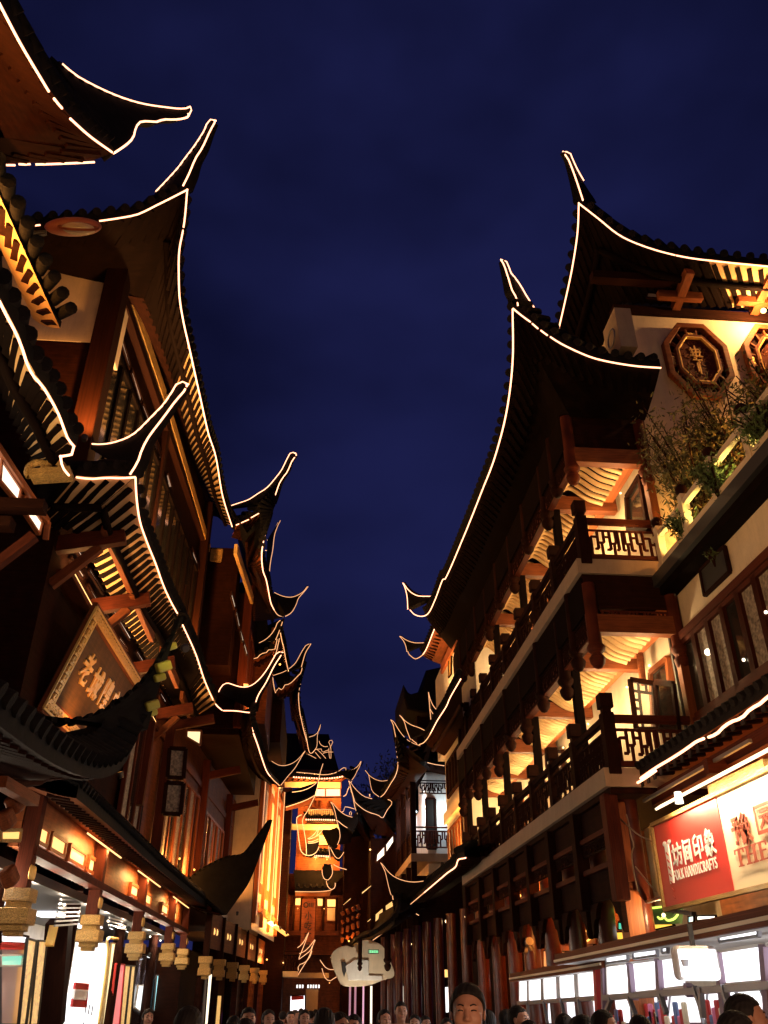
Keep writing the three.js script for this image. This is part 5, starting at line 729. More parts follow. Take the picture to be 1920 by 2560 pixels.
makeRoof(RE, {
  E: [[2.6, 12.93, -56.42], [2.6, 11.73, -53.57], [2.6, 10.58, -49.98], [2.6, 10.21, -49.67], [2.6, 10.55, -55.52]], I: [[3.6, 9.4, -50], [3.6, 9.4, -54]], N: [[2.42, 11.33, -50], [3.04, 10.86, -50], [3.82, 10.6, -50], [4.02, 10.45, -50]], NI: [[3.6, 9.6, -50.4], [5, 9.4, -50.4]], NR: [6, 12, -51], ridge: [[4.2, 12.4, -51], [4.2, 12, -55]], soffit: M.dark, rafters: false, purlin: false, r: 0.034, hw: 0.16, tilePitch: 0.5,
  ropeLines: [[[2.07, 12.34, -49.42], [2.17, 11.94, -49.6], [2.3, 11.61, -49.82], [2.43, 11.07, -50.05], [2.62, 10.65, -50.38], [2.64, 10.34, -50.41], [2.48, 9.98, -50.14], [2.32, 9.64, -49.87], [2.04, 9.77, -49.37], [1.8, 9.83, -48.96], [1.34, 10.01, -48.16]], [[2.42, 11.33, -50], [2.7, 11.09, -50], [3.04, 10.86, -50], [3.43, 10.71, -50], [3.82, 10.6, -50], [3.92, 10.5, -50], [4.02, 10.45, -50], [4.32, 10.93, -50], [4.61, 11.35, -50], [4.33, 11.49, -50]]],
  near: [[[2.41, 11.29, -49.8], [2.31, 11.61, -49.8], [2.17, 12.04, -49.8], [2.08, 12.41, -49.8]], [[3.41, 11.41, -49.8], [2.91, 11.56, -49.8], [2.46, 11.93, -49.8], [2.23, 12.2, -49.8], [2.07, 12.44, -49.8]], {}],
});
makeRoof(RE, {
  E: [[1.36, 10.16, -49], [1.48, 9.82, -49], [1.57, 9.47, -49], [1.58, 9.17, -49], [1.45, 8.84, -49]], I: [[2.49, 10.34, -52], [2.33, 9.37, -52]], ridge: [[3, 10.5, -53], [3, 9.5, -53]], soffit: M.dark, rafters: false, purlin: false, tiles: false, r: 0.034, hw: 0.14,
  near: [[[1.36, 10.15, -48.8], [1.26, 10.56, -48.8], [1.16, 10.82, -48.8], [1.06, 11.02, -48.8]], [[2.24, 10.21, -48.8], [1.84, 10.33, -48.8], [1.45, 10.61, -48.8], [1.23, 10.84, -48.8], [1.05, 11.05, -48.8]], {}],
});
for (const p of [[[3.26, 11.45, -49.2], [3.18, 11.53, -49.2], [3.27, 11.69, -49.2], [3.21, 11.45, -49.2]], [[2.1, 10.43, -49.2], [2.12, 10.62, -49.2], [2.22, 10.64, -49.2], [2.18, 10.41, -49.2]], [[0.98, 8.79, -49.2], [1.05, 8.34, -49.2], [1.09, 8.07, -49.2]], [[1.07, 8.69, -49.2], [1.37, 8.22, -49.2], [1.59, 8.11, -49.2], [1.69, 8.25, -49.2], [1.82, 8.46, -49.2]], [[0.66, 7.55, -49.2], [0.72, 7.21, -49.2], [0.91, 7.02, -49.2], [1.09, 7.11, -49.2], [1.24, 7.41, -49.2], [1.15, 7.8, -49.2]], [[0.91, 6.99, -49.2], [0.97, 6.78, -49.2], [1.19, 6.56, -49.2], [1.39, 6.68, -49.2], [1.39, 6.9, -49.2]], [[1.28, 7.82, -49.2], [1.57, 7.68, -49.2], [2, 7.57, -49.2]], [[1.75, 11.43, -49.2], [1.85, 11.45, -49.2], [1.98, 11.86, -49.2]], [[1.63, 10.56, -49.2], [1.77, 10.59, -49.2], [1.81, 10.85, -49.2], [2.39, 10.75, -49.2]]]) rope(p, RE, 0.034);
const roofEnd = (T, pts, z, d = 0.7) => { const s = new THREE.Shape(); pts.forEach((p, i) => (i ? s.lineTo(p[0], p[1]) : s.moveTo(p[0], p[1]))); const g = new THREE.ExtrudeGeometry(s, { depth: d, bevelEnabled: true, bevelSize: 0.03, bevelThickness: 0.05, bevelSegments: 1 }); g.translate(0, 0, z - d - 0.12); put('roof_end', uvBox(g), M.tile, T); };
roofEnd(RE, [[2.09, 12.43, -50], [2.47, 11.98, -50], [2.92, 11.6, -50], [3.43, 11.45, -50], [4.33, 11.49, -50], [4.61, 11.35, -50], [4.32, 10.93, -50], [4.02, 10.45, -50], [3.82, 10.6, -50], [3.04, 10.86, -50], [2.42, 11.33, -50]], -50);
roofEnd(RE, [[1.07, 11.1, -49.2], [1.46, 10.69, -49.2], [1.85, 10.4, -49.2], [2.26, 10.28, -49.2], [2.5, 10.65, -49.2], [2.58, 10.13, -49.2], [2.29, 9.53, -49.2], [1.81, 9.87, -49.2], [1.37, 10.19, -49.2]], -49.2); roofEnd(RE, [[0.61, 9.62, -49.2], [0.75, 9.39, -49.2], [0.98, 8.94, -49.2], [1.2, 8.69, -49.2], [1.46, 8.84, -49.2], [1.59, 9.2, -49.2], [1.58, 9.5, -49.2], [1.41, 9.75, -49.2], [1.01, 9.6, -49.2]], -49.2);
roofEnd(RE, [[1.12, 8.64, -49.2], [1.37, 8.22, -49.2], [1.59, 8.11, -49.2], [1.82, 8.46, -49.2], [1.52, 8.59, -49.2]], -49.2); roofEnd(RE, [[0.66, 7.55, -49.2], [0.72, 7.21, -49.2], [0.91, 7.02, -49.2], [1.09, 7.11, -49.2], [1.24, 7.41, -49.2], [1.15, 7.8, -49.2], [0.78, 7.84, -49.2]], -49.2); roofEnd(RE, [[-0.18, 8.41, -46], [0.39, 8.52, -46], [0.28, 7.99, -46], [0.04, 7.85, -46], [-0.21, 7.88, -46]], -46, 0.5);
wallBox('wall', 3.4, -1.4, -50.5, 9, 9.4, -56, M.dark, RE); wallBox('side_wing', 2.0, -1.4, -53.2, 3.4, 10.6, -56, M.dark, RE);
for (const c of [[[3.75, 8.19, -44.5], [4.14, 8.67, -44.5], [4.16, 8.33, -44.5], [3.77, 7.78, -44.5]], [[3.31, 7.73, -44.5], [3.7, 8.14, -44.5], [3.7, 7.69, -44.5], [3.26, 7.33, -44.5]]]) frameWindow(RE, 'lit_opening', c, glow('pale_lit_window', 1.1, 0.95, 0.75), M.dark, 0.06, 0.06);
for (const c of [[[4.13, 5.82, -49.4], [4.58, 6.11, -49.4], [4.58, 5.78, -49.4], [4.15, 5.33, -49.4]], [[3.59, 5.39, -49.4], [4.02, 5.73, -49.4], [4.02, 5.35, -49.4], [3.58, 4.97, -49.4]], [[3.15, 5.06, -49.4], [3.38, 5.23, -49.4], [3.38, 5.11, -49.4], [3.16, 4.95, -49.4]], [[1.83, 5.85, -49.4], [2.32, 6.26, -49.4], [2.27, 6.09, -49.4], [1.84, 5.76, -49.4]], [[2.84, 6.48, -49.4], [3.39, 6.86, -49.4], [3.39, 6.75, -49.4], [2.84, 6.31, -49.4]]]) frameWindow(RE, 'lit_opening', c, glow('amber_lit_window', 0.75, 0.42, 0.13), M.dark, 0.06, 0.06);
for (let i = 0; i < 16; i++) { const p = [2.15, 4.83, -49.5], o = put('carved_bracket', new RoundedBoxGeometry(0.17, 0.26, 0.2, 1, 0.04), M.warm, RE); o.position.set(p[0] - 0.3 + (i % 4) * 0.28, p[1] + 0.6 - Math.floor(i / 4) * 0.42 + (i % 4) * 0.1, -49.6 + (i % 3) * 0.1); o.rotation.set(rnd() - 0.5, rnd() - 0.5, (rnd() - 0.5) * 1.2); o.scale.set(0.7 + rnd() * 0.5, 0.7 + rnd() * 0.6, 0.8); }
pointLamp(RE, [2.19, 4.08, -49], AMBER, 3); pointLamp(RE, [2.91, 7.82, -43.6], WARM, 6);
// second rope-lit awning, lower, towards the pavilion
const AW = thing('rope_lit_awning', 'low shop awning on the right with a kinked rope of light, above the white gable', 'awning');
makeRoof(AW, { E: [[3.3, 4.81, -35.54], [3.12, 4.01, -32.59], [2.93, 3.74, -30.89], [2.75, 3.68, -39.2], [2.57, 3.83, -45.34], [2.38, 3.82, -53.07], [2.2, 4.63, -85.88]], I: [[4.6, 4.6, -36], [3.4, 4.6, -54]], ridge: [[4.7, 5.4, -36], [3.5, 5.4, -54]], soffit: M.dark, rafters: false, purlin: false, r: 0.03, tilePitch: 0.5,
  ropeLines: [[[3.2, 4.97, -34.86], [3.2, 4.66, -34.36], [3.2, 4.34, -33.61], [3.2, 4.04, -33.38], [3.2, 3.94, -33.64], [3.2, 3.95, -37.13], [3.2, 3.97, -42.24], [3.2, 3.98, -45.48]], [[2.35, 3.58, -38.2], [2.18, 3.5, -38.2], [2.03, 3.44, -38.2], [1.89, 3.3, -38.2], [1.72, 3.22, -38.2], [1.64, 3.25, -38.2], [1.59, 3.37, -38.2], [1.4, 3.3, -38.2], [1.19, 3.23, -38.2], [1.09, 3.09, -38.2], [0.98, 2.98, -38.2]], [[0.64, 3.09, -44], [0.78, 2.91, -44], [0.92, 2.77, -44], [1.14, 2.69, -44], [1.41, 2.72, -44]], [[0.74, 2.75, -44], [0.82, 2.52, -44], [0.93, 2.33, -44], [1.08, 2.23, -44], [1.33, 2.35, -44], [1.53, 2.44, -44]], [[4.16, 4.75, -38.2], [4.26, 4.69, -38.2]], [[4.49, 4.61, -38.2], [4.61, 4.55, -38.2]]] });
{ const gw = thing('white_gable', 'white curved gable wall hanging over the shop fronts beside the green exit sign', 'gable wall');
  const sh = (pts) => { const s = new THREE.Shape(); pts.forEach((p, i) => (i ? s.lineTo(p[0], p[1]) : s.moveTo(p[0], p[1]))); return s; };
  const ext = (name, pts, z, d, m) => { const g = new THREE.ExtrudeGeometry(sh(pts), { depth: d, bevelEnabled: true, bevelSize: 0.02, bevelThickness: 0.02, bevelSegments: 2 }); g.translate(0, 0, z); return put(name, uvBox(g), m, gw); };
  const extS = (name, pts, z, d, m) => ext(name, new THREE.CatmullRomCurve3(pts.map(A), true, 'centripetal').getPoints(70).map((p) => [p.x, p.y]), z, d, m);
  extS('gable_face', [[1.01, 2.97, -38], [1.18, 3.22, -38], [1.59, 3.36, -38], [1.88, 3.3, -38], [2.02, 3.43, -38], [2.35, 3.57, -38], [2.72, 3.51, -38], [3.04, 3.37, -38], [3.27, 2.99, -38], [3.53, 2.33, -38], [3.06, 2.17, -38], [2.62, 2.02, -38], [2.31, 1.97, -38], [1.5, 2, -38], [1.3, 2.24, -38]], -38.4, 0.4, M.plaster);
  ext('raised_face', [[1.58, 2.64, -37.9], [1.94, 2.85, -37.9], [2.49, 2.85, -37.9], [2.49, 2.31, -37.9], [3.03, 2.29, -37.9], [3.03, 2.17, -37.9], [1.72, 2.17, -37.9]], -37.98, 0.06, M.white);
  for (const [p, k] of [[[3.23, 2.45, -37.5], 1.05], [[2.13, 2.46, -37.5], 0.7]]) { const o = hanging(gw, p[0], p[1], -37.5, M.dark); o.scale.setScalar(k); o.position.y = p[1]; } ext('dark_opening', [[1.42, 2.79, -37.9], [1.56, 2.78, -37.9], [1.6, 2.51, -37.9], [1.53, 2.29, -37.9], [1.47, 2.47, -37.9]], -37.97, 0.05, M.black);
  spotLamp(gw, [2.2, 0.6, -36.2], [2.2, 2.6, -38], [1, 0.88, 0.7], 14, 0.9, 0.9); }
{ const ex = thing('exit_sign', 'small green lit exit sign on the white gable', 'sign'); const p = [[2.46, 3.23, -37.6], [2.89, 3.23, -37.6], [2.89, 3.08, -37.6]]; wallBox('sign_box', p[0][0], p[2][1], -37.75, p[1][0], p[0][1], -37.62, M.black, ex); const y = (p[0][1] + p[2][1]) / 2, k = glow('exit_sign_glow', 0.05, 0.85, 0.3), dk = glow('exit_sign_dim', 0.01, 0.16, 0.06); box('lit_face', p[0][0] + 0.02, p[2][1] + 0.02, -37.62, p[1][0] - 0.02, p[0][1] - 0.02, -37.615, dk, ex);
  for (let i = 0; i < 4; i++) { const x = p[0][0] + 0.09 + i * 0.085; box('mark', x, y - 0.04, -37.614, x + 0.015, y + 0.04, -37.605, k, ex); box('mark', x - 0.02, y + (i % 2 ? 0 : 0.02), -37.614, x + 0.045, y + (i % 2 ? 0.015 : 0.035), -37.604, k, ex); box('mark', x - 0.02, y - 0.04, -37.614, x + 0.045, y - 0.025, -37.604, k, ex); } }

// ---- the pavilion that closes the street
const PV = thing('end_pavilion', 'tall multi-tiered pavilion closing the far end of the street, with amber walls and rope-lit eaves', 'building');
const dash = (pts, n, on = 0.6, r = 0.04) => { const c = curve(pts); for (let i = 0; i < n; i++) { const g = tubeGeo([c.getPointAt(i / n), c.getPointAt((i + on * 0.5) / n), c.getPointAt((i + on) / n)], r, 5, 0.2); put('rope_light', g, ROPE, PV); } };
function tier(y0, y1, hw, m, depth = 5) { return wallBox('wall', 0.75 - hw - 0.6, y0, -55, 0.75 + hw, y1, -55 - depth, m, PV); }
makeRoof(PV, { E: [[2.72, 13.87, -53.6], [2.2, 13.62, -53.6], [1.42, 13.43, -53.6], [0.58, 13.35, -53.6], [-0.39, 13.38, -53.6], [-1.35, 13.41, -53.6], [-2.19, 13.45, -53.6]], I: [[1.74, 13.45, -54.9], [-2.22, 13.38, -54.9]], ridge: [[0.9, 17.2, -57.5], [-2.5, 17.2, -57.5]], soffit: M.warm, pitch: 0.4, single: true, purlin: false, r: 0.034, tilePitch: 0.4, ropes: false });
dash([[2.71, 13.86, -53.55], [2.2, 13.61, -53.55], [1.42, 13.42, -53.55], [0.58, 13.34, -53.55], [-0.39, 13.37, -53.55], [-1.35, 13.4, -53.55]], 26);
for (const p of [[[-1.09, 13.69, -53.5], [-0.4, 13.65, -53.5], [0.2, 13.6, -53.5], [0.57, 13.57, -53.5], [0.99, 13.61, -53.5], [1.41, 13.73, -53.5], [1.68, 13.9, -53.5], [1.92, 14.07, -53.5], [2.01, 13.98, -53.5], [1.92, 13.89, -53.5], [2.13, 13.85, -53.5], [2.56, 13.99, -53.5], [2.77, 14.17, -53.5], [2.92, 14.42, -53.5]], [[2.95, 14.45, -53.5], [2.86, 14.12, -53.5], [2.71, 13.85, -53.5], [2.56, 13.52, -53.5], [2.39, 13.28, -53.5]], [[2.39, 13.24, -53.6], [2.16, 12.71, -53.6], [2.02, 12.39, -53.6], [1.87, 12.3, -53.6]]]) rope(p, PV, 0.036);
horn(PV, [[2.33, 13.27, -53.6], [2.57, 13.6, -53.6], [2.75, 13.9, -53.6], [2.92, 14.38, -53.6]], [[1.41, 13.72, -53.6], [2.14, 13.86, -53.6], [2.56, 14, -53.6], [2.93, 14.47, -53.6]], 0.3, { rope: false });
// gable ropes and ridge beast
for (const p of [[[-0.54, 15.48, -56], [-0.09, 15.27, -56], [0.5, 14.96, -56], [1.14, 14.71, -56]], [[0.03, 15.58, -56], [0.36, 15.21, -56], [0.69, 14.9, -56], [1.11, 14.71, -56]], [[0.15, 15.75, -56], [0.48, 15.47, -56], [0.81, 15.09, -56], [1.11, 14.72, -56]], [[-0.52, 15.07, -56], [-0.13, 14.92, -56], [0.32, 14.76, -56]], [[1.07, 14.97, -56], [1.08, 15.48, -56], [1.03, 15.99, -56], [0.9, 16.31, -56], [1.03, 16.4, -56], [1.19, 16.38, -56], [1.1, 16.12, -56], [1.01, 15.86, -56]], [[0.26, 16.32, -56], [0.36, 16.1, -56], [0.66, 15.95, -56], [0.85, 15.98, -56]], [[0.02, 15.76, -56], [0.5, 15.77, -56], [0.45, 15.56, -56], [0.67, 15.66, -56], [0.95, 15.76, -56]], [[0.54, 15.5, -56], [0.8, 15.6, -56], [1.21, 15.61, -56]], [[0.92, 15.86, -56], [0.96, 15.41, -56], [1.07, 14.97, -56]]]) rope(p, PV, 0.032);
put('gable', gridGeo([[[-0.6, 15.47, -56.1], [0.15, 15.74, -56.1], [1.11, 14.87, -56.1]].map(A), [[-1.06, 14.33, -56.1], [0.09, 14.23, -56.1], [1.21, 14.62, -56.1]].map(A)]), M.tile, PV);
{ const w = (n, c, m) => frameWindow(PV, n, c, m, M.warm, 0.06, 0.08);
  tier(8, 14.2, 1.05, M.orange); wallBox('cream_band', -3, [1.75, 13.06, -54.9][1], -54.9, 1.72, [1.74, 13.44, -54.9][1], -55, M.cream, PV);
  const lat = []; for (let i = 1; i < 12; i++) lat.push([i / 12, 0, i / 12, 1]); for (let i = 1; i < 7; i++) lat.push([0, i / 7, 1, i / 7]); Object.assign(lat, { w: 0.02, off: 0.02 });
  for (const c of [[[0.8, 13.01, -54.88], [1.72, 13.02, -54.88], [1.73, 12.55, -54.88], [0.81, 12.53, -54.88]], [[-0.09, 12.99, -54.88], [0.75, 13.01, -54.88], [0.77, 12.53, -54.88], [-0.07, 12.52, -54.88]]]) frameWindow(PV, 'glowing_lattice_pane', c, glow('cream_lit_window', 0.8, 0.62, 0.38), M.warm, 0.04, 0.06, lat);
  for (const [a, b] of [[755, 800], [805, 842], [848, 885], [975, 1010]]) { const t = [-4.56, 12.27, -54.88], u = [-4.53, 11.86, -54.88], x0 = lerp(-0.23, 0.13, (a - 755) / 65), x1 = x0 + 0.22; w('carved_panel', [[x0, t[1], -54.88], [x1, t[1], -54.88], [x1, u[1], -54.88], [x0, u[1], -54.88]], M.wood); }
  rope([[-0.25, 11.66, -54.7], [0.6, 11.71, -54.7], [1.35, 11.69, -54.7]], PV, 0.03);
  for (let i = 0; i < 12; i++) { const t = [-0.18, 11.49, -54.6], u = [1.27, 11.51, -54.6]; const o = box('eave_tooth', lerp(t[0], u[0], i / 11) - 0.05, t[1] - 0.15, -54.6, lerp(t[0], u[0], i / 11) + 0.05, t[1] + 0.15, -54.75, M.cream, PV); }
  makeRoof(PV, { E: [[1.49, 10.81, -53.4], [0.61, 10.79, -53.4], [-0.33, 10.78, -53.4]], I: [[1.59, 10.95, -54.9], [-0.33, 10.92, -54.9]], ridge: [[1.9, 11.6, -54.9], [-0.6, 11.6, -54.9]], soffit: M.dark, rafters: false, purlin: false, ropes: false, tilePitch: 0.35 });
  dash([[-0.39, 10.85, -53.35], [0.61, 10.86, -53.35], [1.46, 10.85, -53.35]], 14);
  wallBox('amber_band', -2, [0.65, 10.51, -54.9][1], -54.88, 1.7, [0.63, 10.85, -54.9][1], -55, M.cream, PV);
  makeRoof(PV, { E: [[1.14, 8.74, -53], [0.56, 8.75, -53], [0.02, 8.76, -53]], I: [[1.24, 8.89, -54.9], [0.03, 8.88, -54.9]], ridge: [[1.5, 8.8, -54.9], [-0.4, 8.8, -54.9]], soffit: M.dark, rafters: false, purlin: false, ropes: false, tilePitch: 0.35 });
  dash([[0.02, 8.76, -52.95], [0.56, 8.75, -52.95], [1.13, 8.73, -52.95]], 11);
  tier(-1.5, 8, 3.2, M.warm, 6); wallBox('amber_panel', [0.5, 9.65, -54.8][0], [0.5, 9.65, -54.8][1], -54.95, [1.04, 10.21, -54.8][0], [1.04, 10.21, -54.8][1], -55.02, M.cream, PV);
  // lower roof and the amber windows beside the banner
  makeRoof(PV, { E: [[1.27, 6.78, -51.6], [0.81, 6.71, -51.6], [0.11, 6.68, -51.6], [-0.79, 6.69, -51.6]], I: [[1.14, 6.61, -53.6], [-0.8, 6.6, -53.6]], ridge: [[2.3, 8.2, -54.9], [-1, 8.2, -54.9]], soffit: M.warm, rafters: false, purlin: false, ropes: false, tilePitch: 0.4 });
  rope([[-0.79, 6.68, -51.5], [0.11, 6.67, -51.5], [0.81, 6.7, -51.5], [1.27, 6.78, -51.5], [1.43, 6.89, -51.5], [1.48, 7.12, -51.5]], PV, 0.034);
  const AM = glow('amber_window_glow', 1.05, 0.62, 0.16); for (const c of [[[-0.87, 6.53, -53.5], [-0.43, 6.54, -53.5], [-0.42, 6.11, -53.5], [-0.83, 6.12, -53.5]], [[0.47, 6.54, -53.5], [0.87, 6.51, -53.5], [0.87, 6.09, -53.5], [0.51, 6.09, -53.5]], [[1.05, 6.49, -53.5], [1.71, 6.49, -53.5], [1.71, 6.04, -53.5], [1.07, 6.05, -53.5]]]) w('lit_opening', c, AM);
  w('window_panel', [[1.07, 6.04, -53.5], [1.71, 6.04, -53.5], [1.72, 5.3, -53.5], [1.08, 5.33, -53.5]], M.cream); wallBox('storey_wall', -2.5, 3.6, -53.6, 2.6, 6.7, -55, M.warm, PV);
  for (const x of [980, 1060, 1205, 1300, 1440]) { const a = [[-0.83, 6.54, -53.3], [-0.73, 4.81, -53.3]], dx = (x - 980) * 0.00535; bar('post', [a[0][0] + dx, a[0][1], -53.3], [a[0][0] + dx, a[1][1], -53.3], 0.14, 0.14, M.dark, PV, V(0, 0, 1)); }
  { const a = [[-1, 4.78, -52.8], [1.78, 4.67, -52.8], [-0.98, 4.54, -52.8]]; wallBox('balcony_band', a[0][0] - 1.5, a[2][1], -52.8, a[1][0], a[0][1], -53.6, M.warm, PV); const b = [[-0.45, 2.59, -52.4], [0.88, 2.49, -52.4]]; wallBox('stone_lintel', b[0][0] - 0.5, b[0][1] - 0.15, -52.4, b[1][0] + 0.4, b[0][1] + 0.1, -53.5, M.band, PV); }
  frameWindow(PV, 'lit_doorway_sign', [[-0.79, 1.6, -52.6], [0.02, 1.63, -52.6], [0.05, 0.79, -52.6], [-0.77, 0.79, -52.6]], glow('doorway_sign_glow', 1.3, 1.25, 1.3), M.dark, 0.05, 0.08);
  frameWindow(PV, 'doorway_banner', [[-0.71, 1.57, -52.5], [-0.06, 1.59, -52.5], [-0.05, 1.44, -52.5], [-0.7, 1.4, -52.5]], M.red, M.red, 0.02, 0.03);
  { const k = [[-0.47, 2.06, -52.55], [-0.11, 2.06, -52.55], [0.16, 2.06, -52.55], [0.71, 1.94, -52.55]]; for (let i = 0; i < 9; i++) { const x = lerp(k[0][0], k[3][0], i / 8); if (i !== 3) box('sign_letter', x, k[0][1] - 0.1, -52.6, x + 0.08, k[0][1] + 0.06, -52.55, glow('small_sign_glow', 1.2, 1.15, 1.1), PV); } }
  frameWindow(PV, 'pale_wall', [[0.06, 1.9, -52.6], [0.72, 1.9, -52.6], [0.71, 0.72, -52.6], [0.1, 0.73, -52.6]], M.band, M.band, 0.02, 0.03);
  for (const [x, y, z, I] of [[-0.4, 12.9, -53.8, 14], [1.4, 12.9, -53.8, 14], [0.4, 11, -53.9, 8], [0.4, 10.3, -54.2, 10], [1.2, 10.3, -54.2, 10], [0.3, 8.7, -54.1, 9], [1, 8.7, -54.1, 7], [0.9, 5.9, -52.6, 3], [-0.6, 5.9, -52.6, 5], [1.3, 2.2, -51.5, 2]]) pointLamp(PV, [x, y, z], AMBER, I, 0.03, 2);
}
{ const bn = thing('vertical_banner', 'tall brown vertical board with dark characters hanging on the far pavilion', 'sign'); const p = [[-0.35, 6.25, -51], [0.39, 6.26, -51], [0.31, 3.98, -51]]; wallBox('board', p[0][0], p[2][1], -51.05, p[1][0], p[0][1], -51, M.orange, bn); const cx = (p[0][0] + p[1][0]) / 2;
  [['小', 470], ['吃', 555], ['广', 640], ['场', 725]].forEach(([ch, y], i) => { const h = 0.44, t = p[0][1] - 0.62 - i * 0.5; glyph(bn, ch, [cx - 0.2, t, -50.98], [0.4, 0, 0], [0, -h, 0], 0.05, 0.02, M.ink); });
  const e = put('emblem', new THREE.TorusGeometry(0.12, 0.035, 6, 16), M.ink, bn); e.position.set(cx - 0.16, p[0][1] - 0.3, -50.98); for (let i = 0; i < 3; i++) box('mark', cx + 0.0 + i * 0.1, p[0][1] - 0.4, -50.99, cx + 0.06 + i * 0.1, p[0][1] - 0.2, -50.96, M.ink, bn); }
{ const w = thing('hanging_rope_lights', 'crossed loops of rope light hanging before the vertical board at the street end', 'string lights');
  for (const p of [[[-0.36, 2.47, -46], [-0.18, 2.76, -46], [0.04, 3.09, -46], [0.19, 3.38, -46], [0.27, 3.67, -46], [0.4, 3.97, -46]], [[-0.36, 2.66, -46], [-0.39, 2.84, -46], [-0.14, 2.97, -46], [0.13, 3.17, -46], [0.26, 3.5, -46]], [[-0.45, 3.63, -46], [-0.23, 3.8, -46], [-0.09, 4.01, -46], [0.06, 4.3, -46]], [[-0.36, 3.17, -46], [-0.23, 3.5, -46], [-0.11, 3.8, -46], [0.06, 4.28, -46]], [[-0.35, 3.38, -46], [-0.07, 3.5, -46], [0.15, 3.71, -46], [0.38, 3.99, -46]], [[-0.36, 3.13, -46], [-0.11, 3.3, -46], [0.21, 3.55, -46], [0.27, 3.71, -46]], [[-0.19, 8.64, -46], [0.1, 8.83, -46], [0.29, 9.07, -46], [0.41, 9.24, -46]], [[-0.14, 8.62, -46], [0.2, 8.74, -46], [0.45, 8.93, -46], [0.58, 9.1, -46]], [[-0.16, 8.51, -46], [0.11, 8.53, -46], [0.38, 8.65, -46]], [[-0.16, 8.43, -46], [0.12, 8.45, -46], [0.39, 8.53, -46]], [[0.28, 8.79, -46], [0.32, 8.98, -46], [0.41, 9.22, -46]], [[0.42, 8.27, -46], [0.28, 7.99, -46], [0.04, 7.85, -46], [-0.2, 7.85, -46], [-0.46, 7.98, -46], [-0.58, 8.35, -46], [-0.71, 9.06, -46], [-0.79, 9.7, -46], [-0.55, 9.83, -46]], [[-0.21, 7.89, -46], [-0.25, 8.36, -46], [-0.39, 9.06, -46], [-0.49, 9.59, -46], [-0.25, 10.03, -46], [0.02, 10.62, -46], [0.16, 10.97, -46], [0.25, 11.47, -46], [0.33, 11.98, -46], [0.47, 12.49, -46]], [[0.19, 11.52, -46], [-0.11, 11.26, -46], [-0.61, 11.05, -46], [-1.12, 10.97, -46]], [[0.12, 10.84, -46], [-0.28, 10.61, -46], [-0.78, 10.41, -46], [-1.4, 10.2, -46]]]) rope(p, w, 0.034); }
{ const dk = thing('dark_wing_roof', 'small dark tiled wing roof hanging left of the pavilion, edged with rope light', 'roof'); const s = slope(dk, [[0.14, 10.9, -46.3], [-0.28, 10.67, -46.3], [-0.79, 10.46, -46.3], [-1.41, 10.25, -46.3]], [[0.04, 10.66, -47.5], [-1.46, 10.28, -47.5]], { soffit: M.warm, rafters: false, purlin: false }); const r0 = A([0.26, 12.16, -49]), r1 = A([-1.57, 11.54, -49]); put('tile_slope', tiles(s.eave, s.inn, s.eave.map((e, i, a) => r0.clone().lerp(r1, i / (a.length - 1))), 0.1), M.tile, dk); }

// ---- unlit things behind the right-hand houses
{ const b = thing('dark_temple_roof', 'unlit dark upturned roof silhouetted against the sky behind the right-hand houses', 'roof');
  const f = [[4.83, 16.56, -45], [4.96, 16.19, -45], [5.2, 16.05, -45], [5.74, 16.21, -45], [6.02, 16.56, -45], [6.18, 17.48, -45], [7.09, 17.72, -45], [7.06, 15.15, -45], [5.85, 15.18, -45], [5.05, 15.37, -45], [4.91, 15.91, -45]], s = new THREE.Shape(); f.forEach((p, i) => (i ? s.lineTo(p[0], p[1]) : s.moveTo(p[0], p[1]))); const g = new THREE.ExtrudeGeometry(s, { depth: 5, bevelEnabled: true, bevelSize: 0.1, bevelThickness: 0.1, bevelSegments: 2 }); g.translate(0, 0, -50); put('tile_slope', uvBox(g), M.tile, b); wallBox('wall', 5.6, 10, -45.6, 9, 15.2, -50, M.dark, b); }
{ const t = thing('dark_tree', 'dark leafy tree crown behind the right-hand roofs near the street end', 'tree'); t.position.set(5.4, -1.4, -62);
  put('trunk', tubeGeo([V(0, 0, 0), V(0.3, 5, 0.2), V(-0.2, 10, 0), V(0.2, 15, 0)], 0.3, 8, 0.6), M.dark, t);
  const limbs = []; for (let i = 0; i < 9; i++) { const a = rnd() * 6.28, y = 6 + i; limbs.push(tubeGeo([V(0, y, 0), V(Math.cos(a) * 1.2, y + 1, Math.sin(a) * 1.2), V(Math.cos(a) * 2.6, y + 2.4, Math.sin(a) * 2.6)], 0.09, 5, 0.6)); } put('limb', merge(limbs), M.dark, t);
  const N = 5200, im = new THREE.InstancedMesh(leafGeo, mat('dark_foliage', 0.03, 0.045, 0.02, { side: THREE.DoubleSide, roughness: 0.8 }), N), q = new THREE.Quaternion(), mm = new THREE.Matrix4(), cl = []; im.name = 'crown'; im.userData.kind = 'stuff';
  for (let i = 0; i < 60; i++) { const a = rnd() * 6.28, r = 3.4 * Math.sqrt(rnd()), y = 8 + rnd() * 9.5; cl.push(V(Math.cos(a) * r * (y > 14 ? 0.6 : 1), y, Math.sin(a) * r * 0.8)); }
  for (let i = 0; i < N; i++) { const c = cl[i % 60]; q.setFromEuler(new THREE.Euler(rnd() * 6.28, rnd() * 6.28, rnd() * 6.28)); const s = 0.22 + rnd() * 0.2; im.setMatrixAt(i, mm.compose(c.clone().add(V(rnd() - 0.5, rnd() - 0.5, rnd() - 0.5).multiplyScalar(2.1)), q, V(s, s, s))); } t.add(im); }

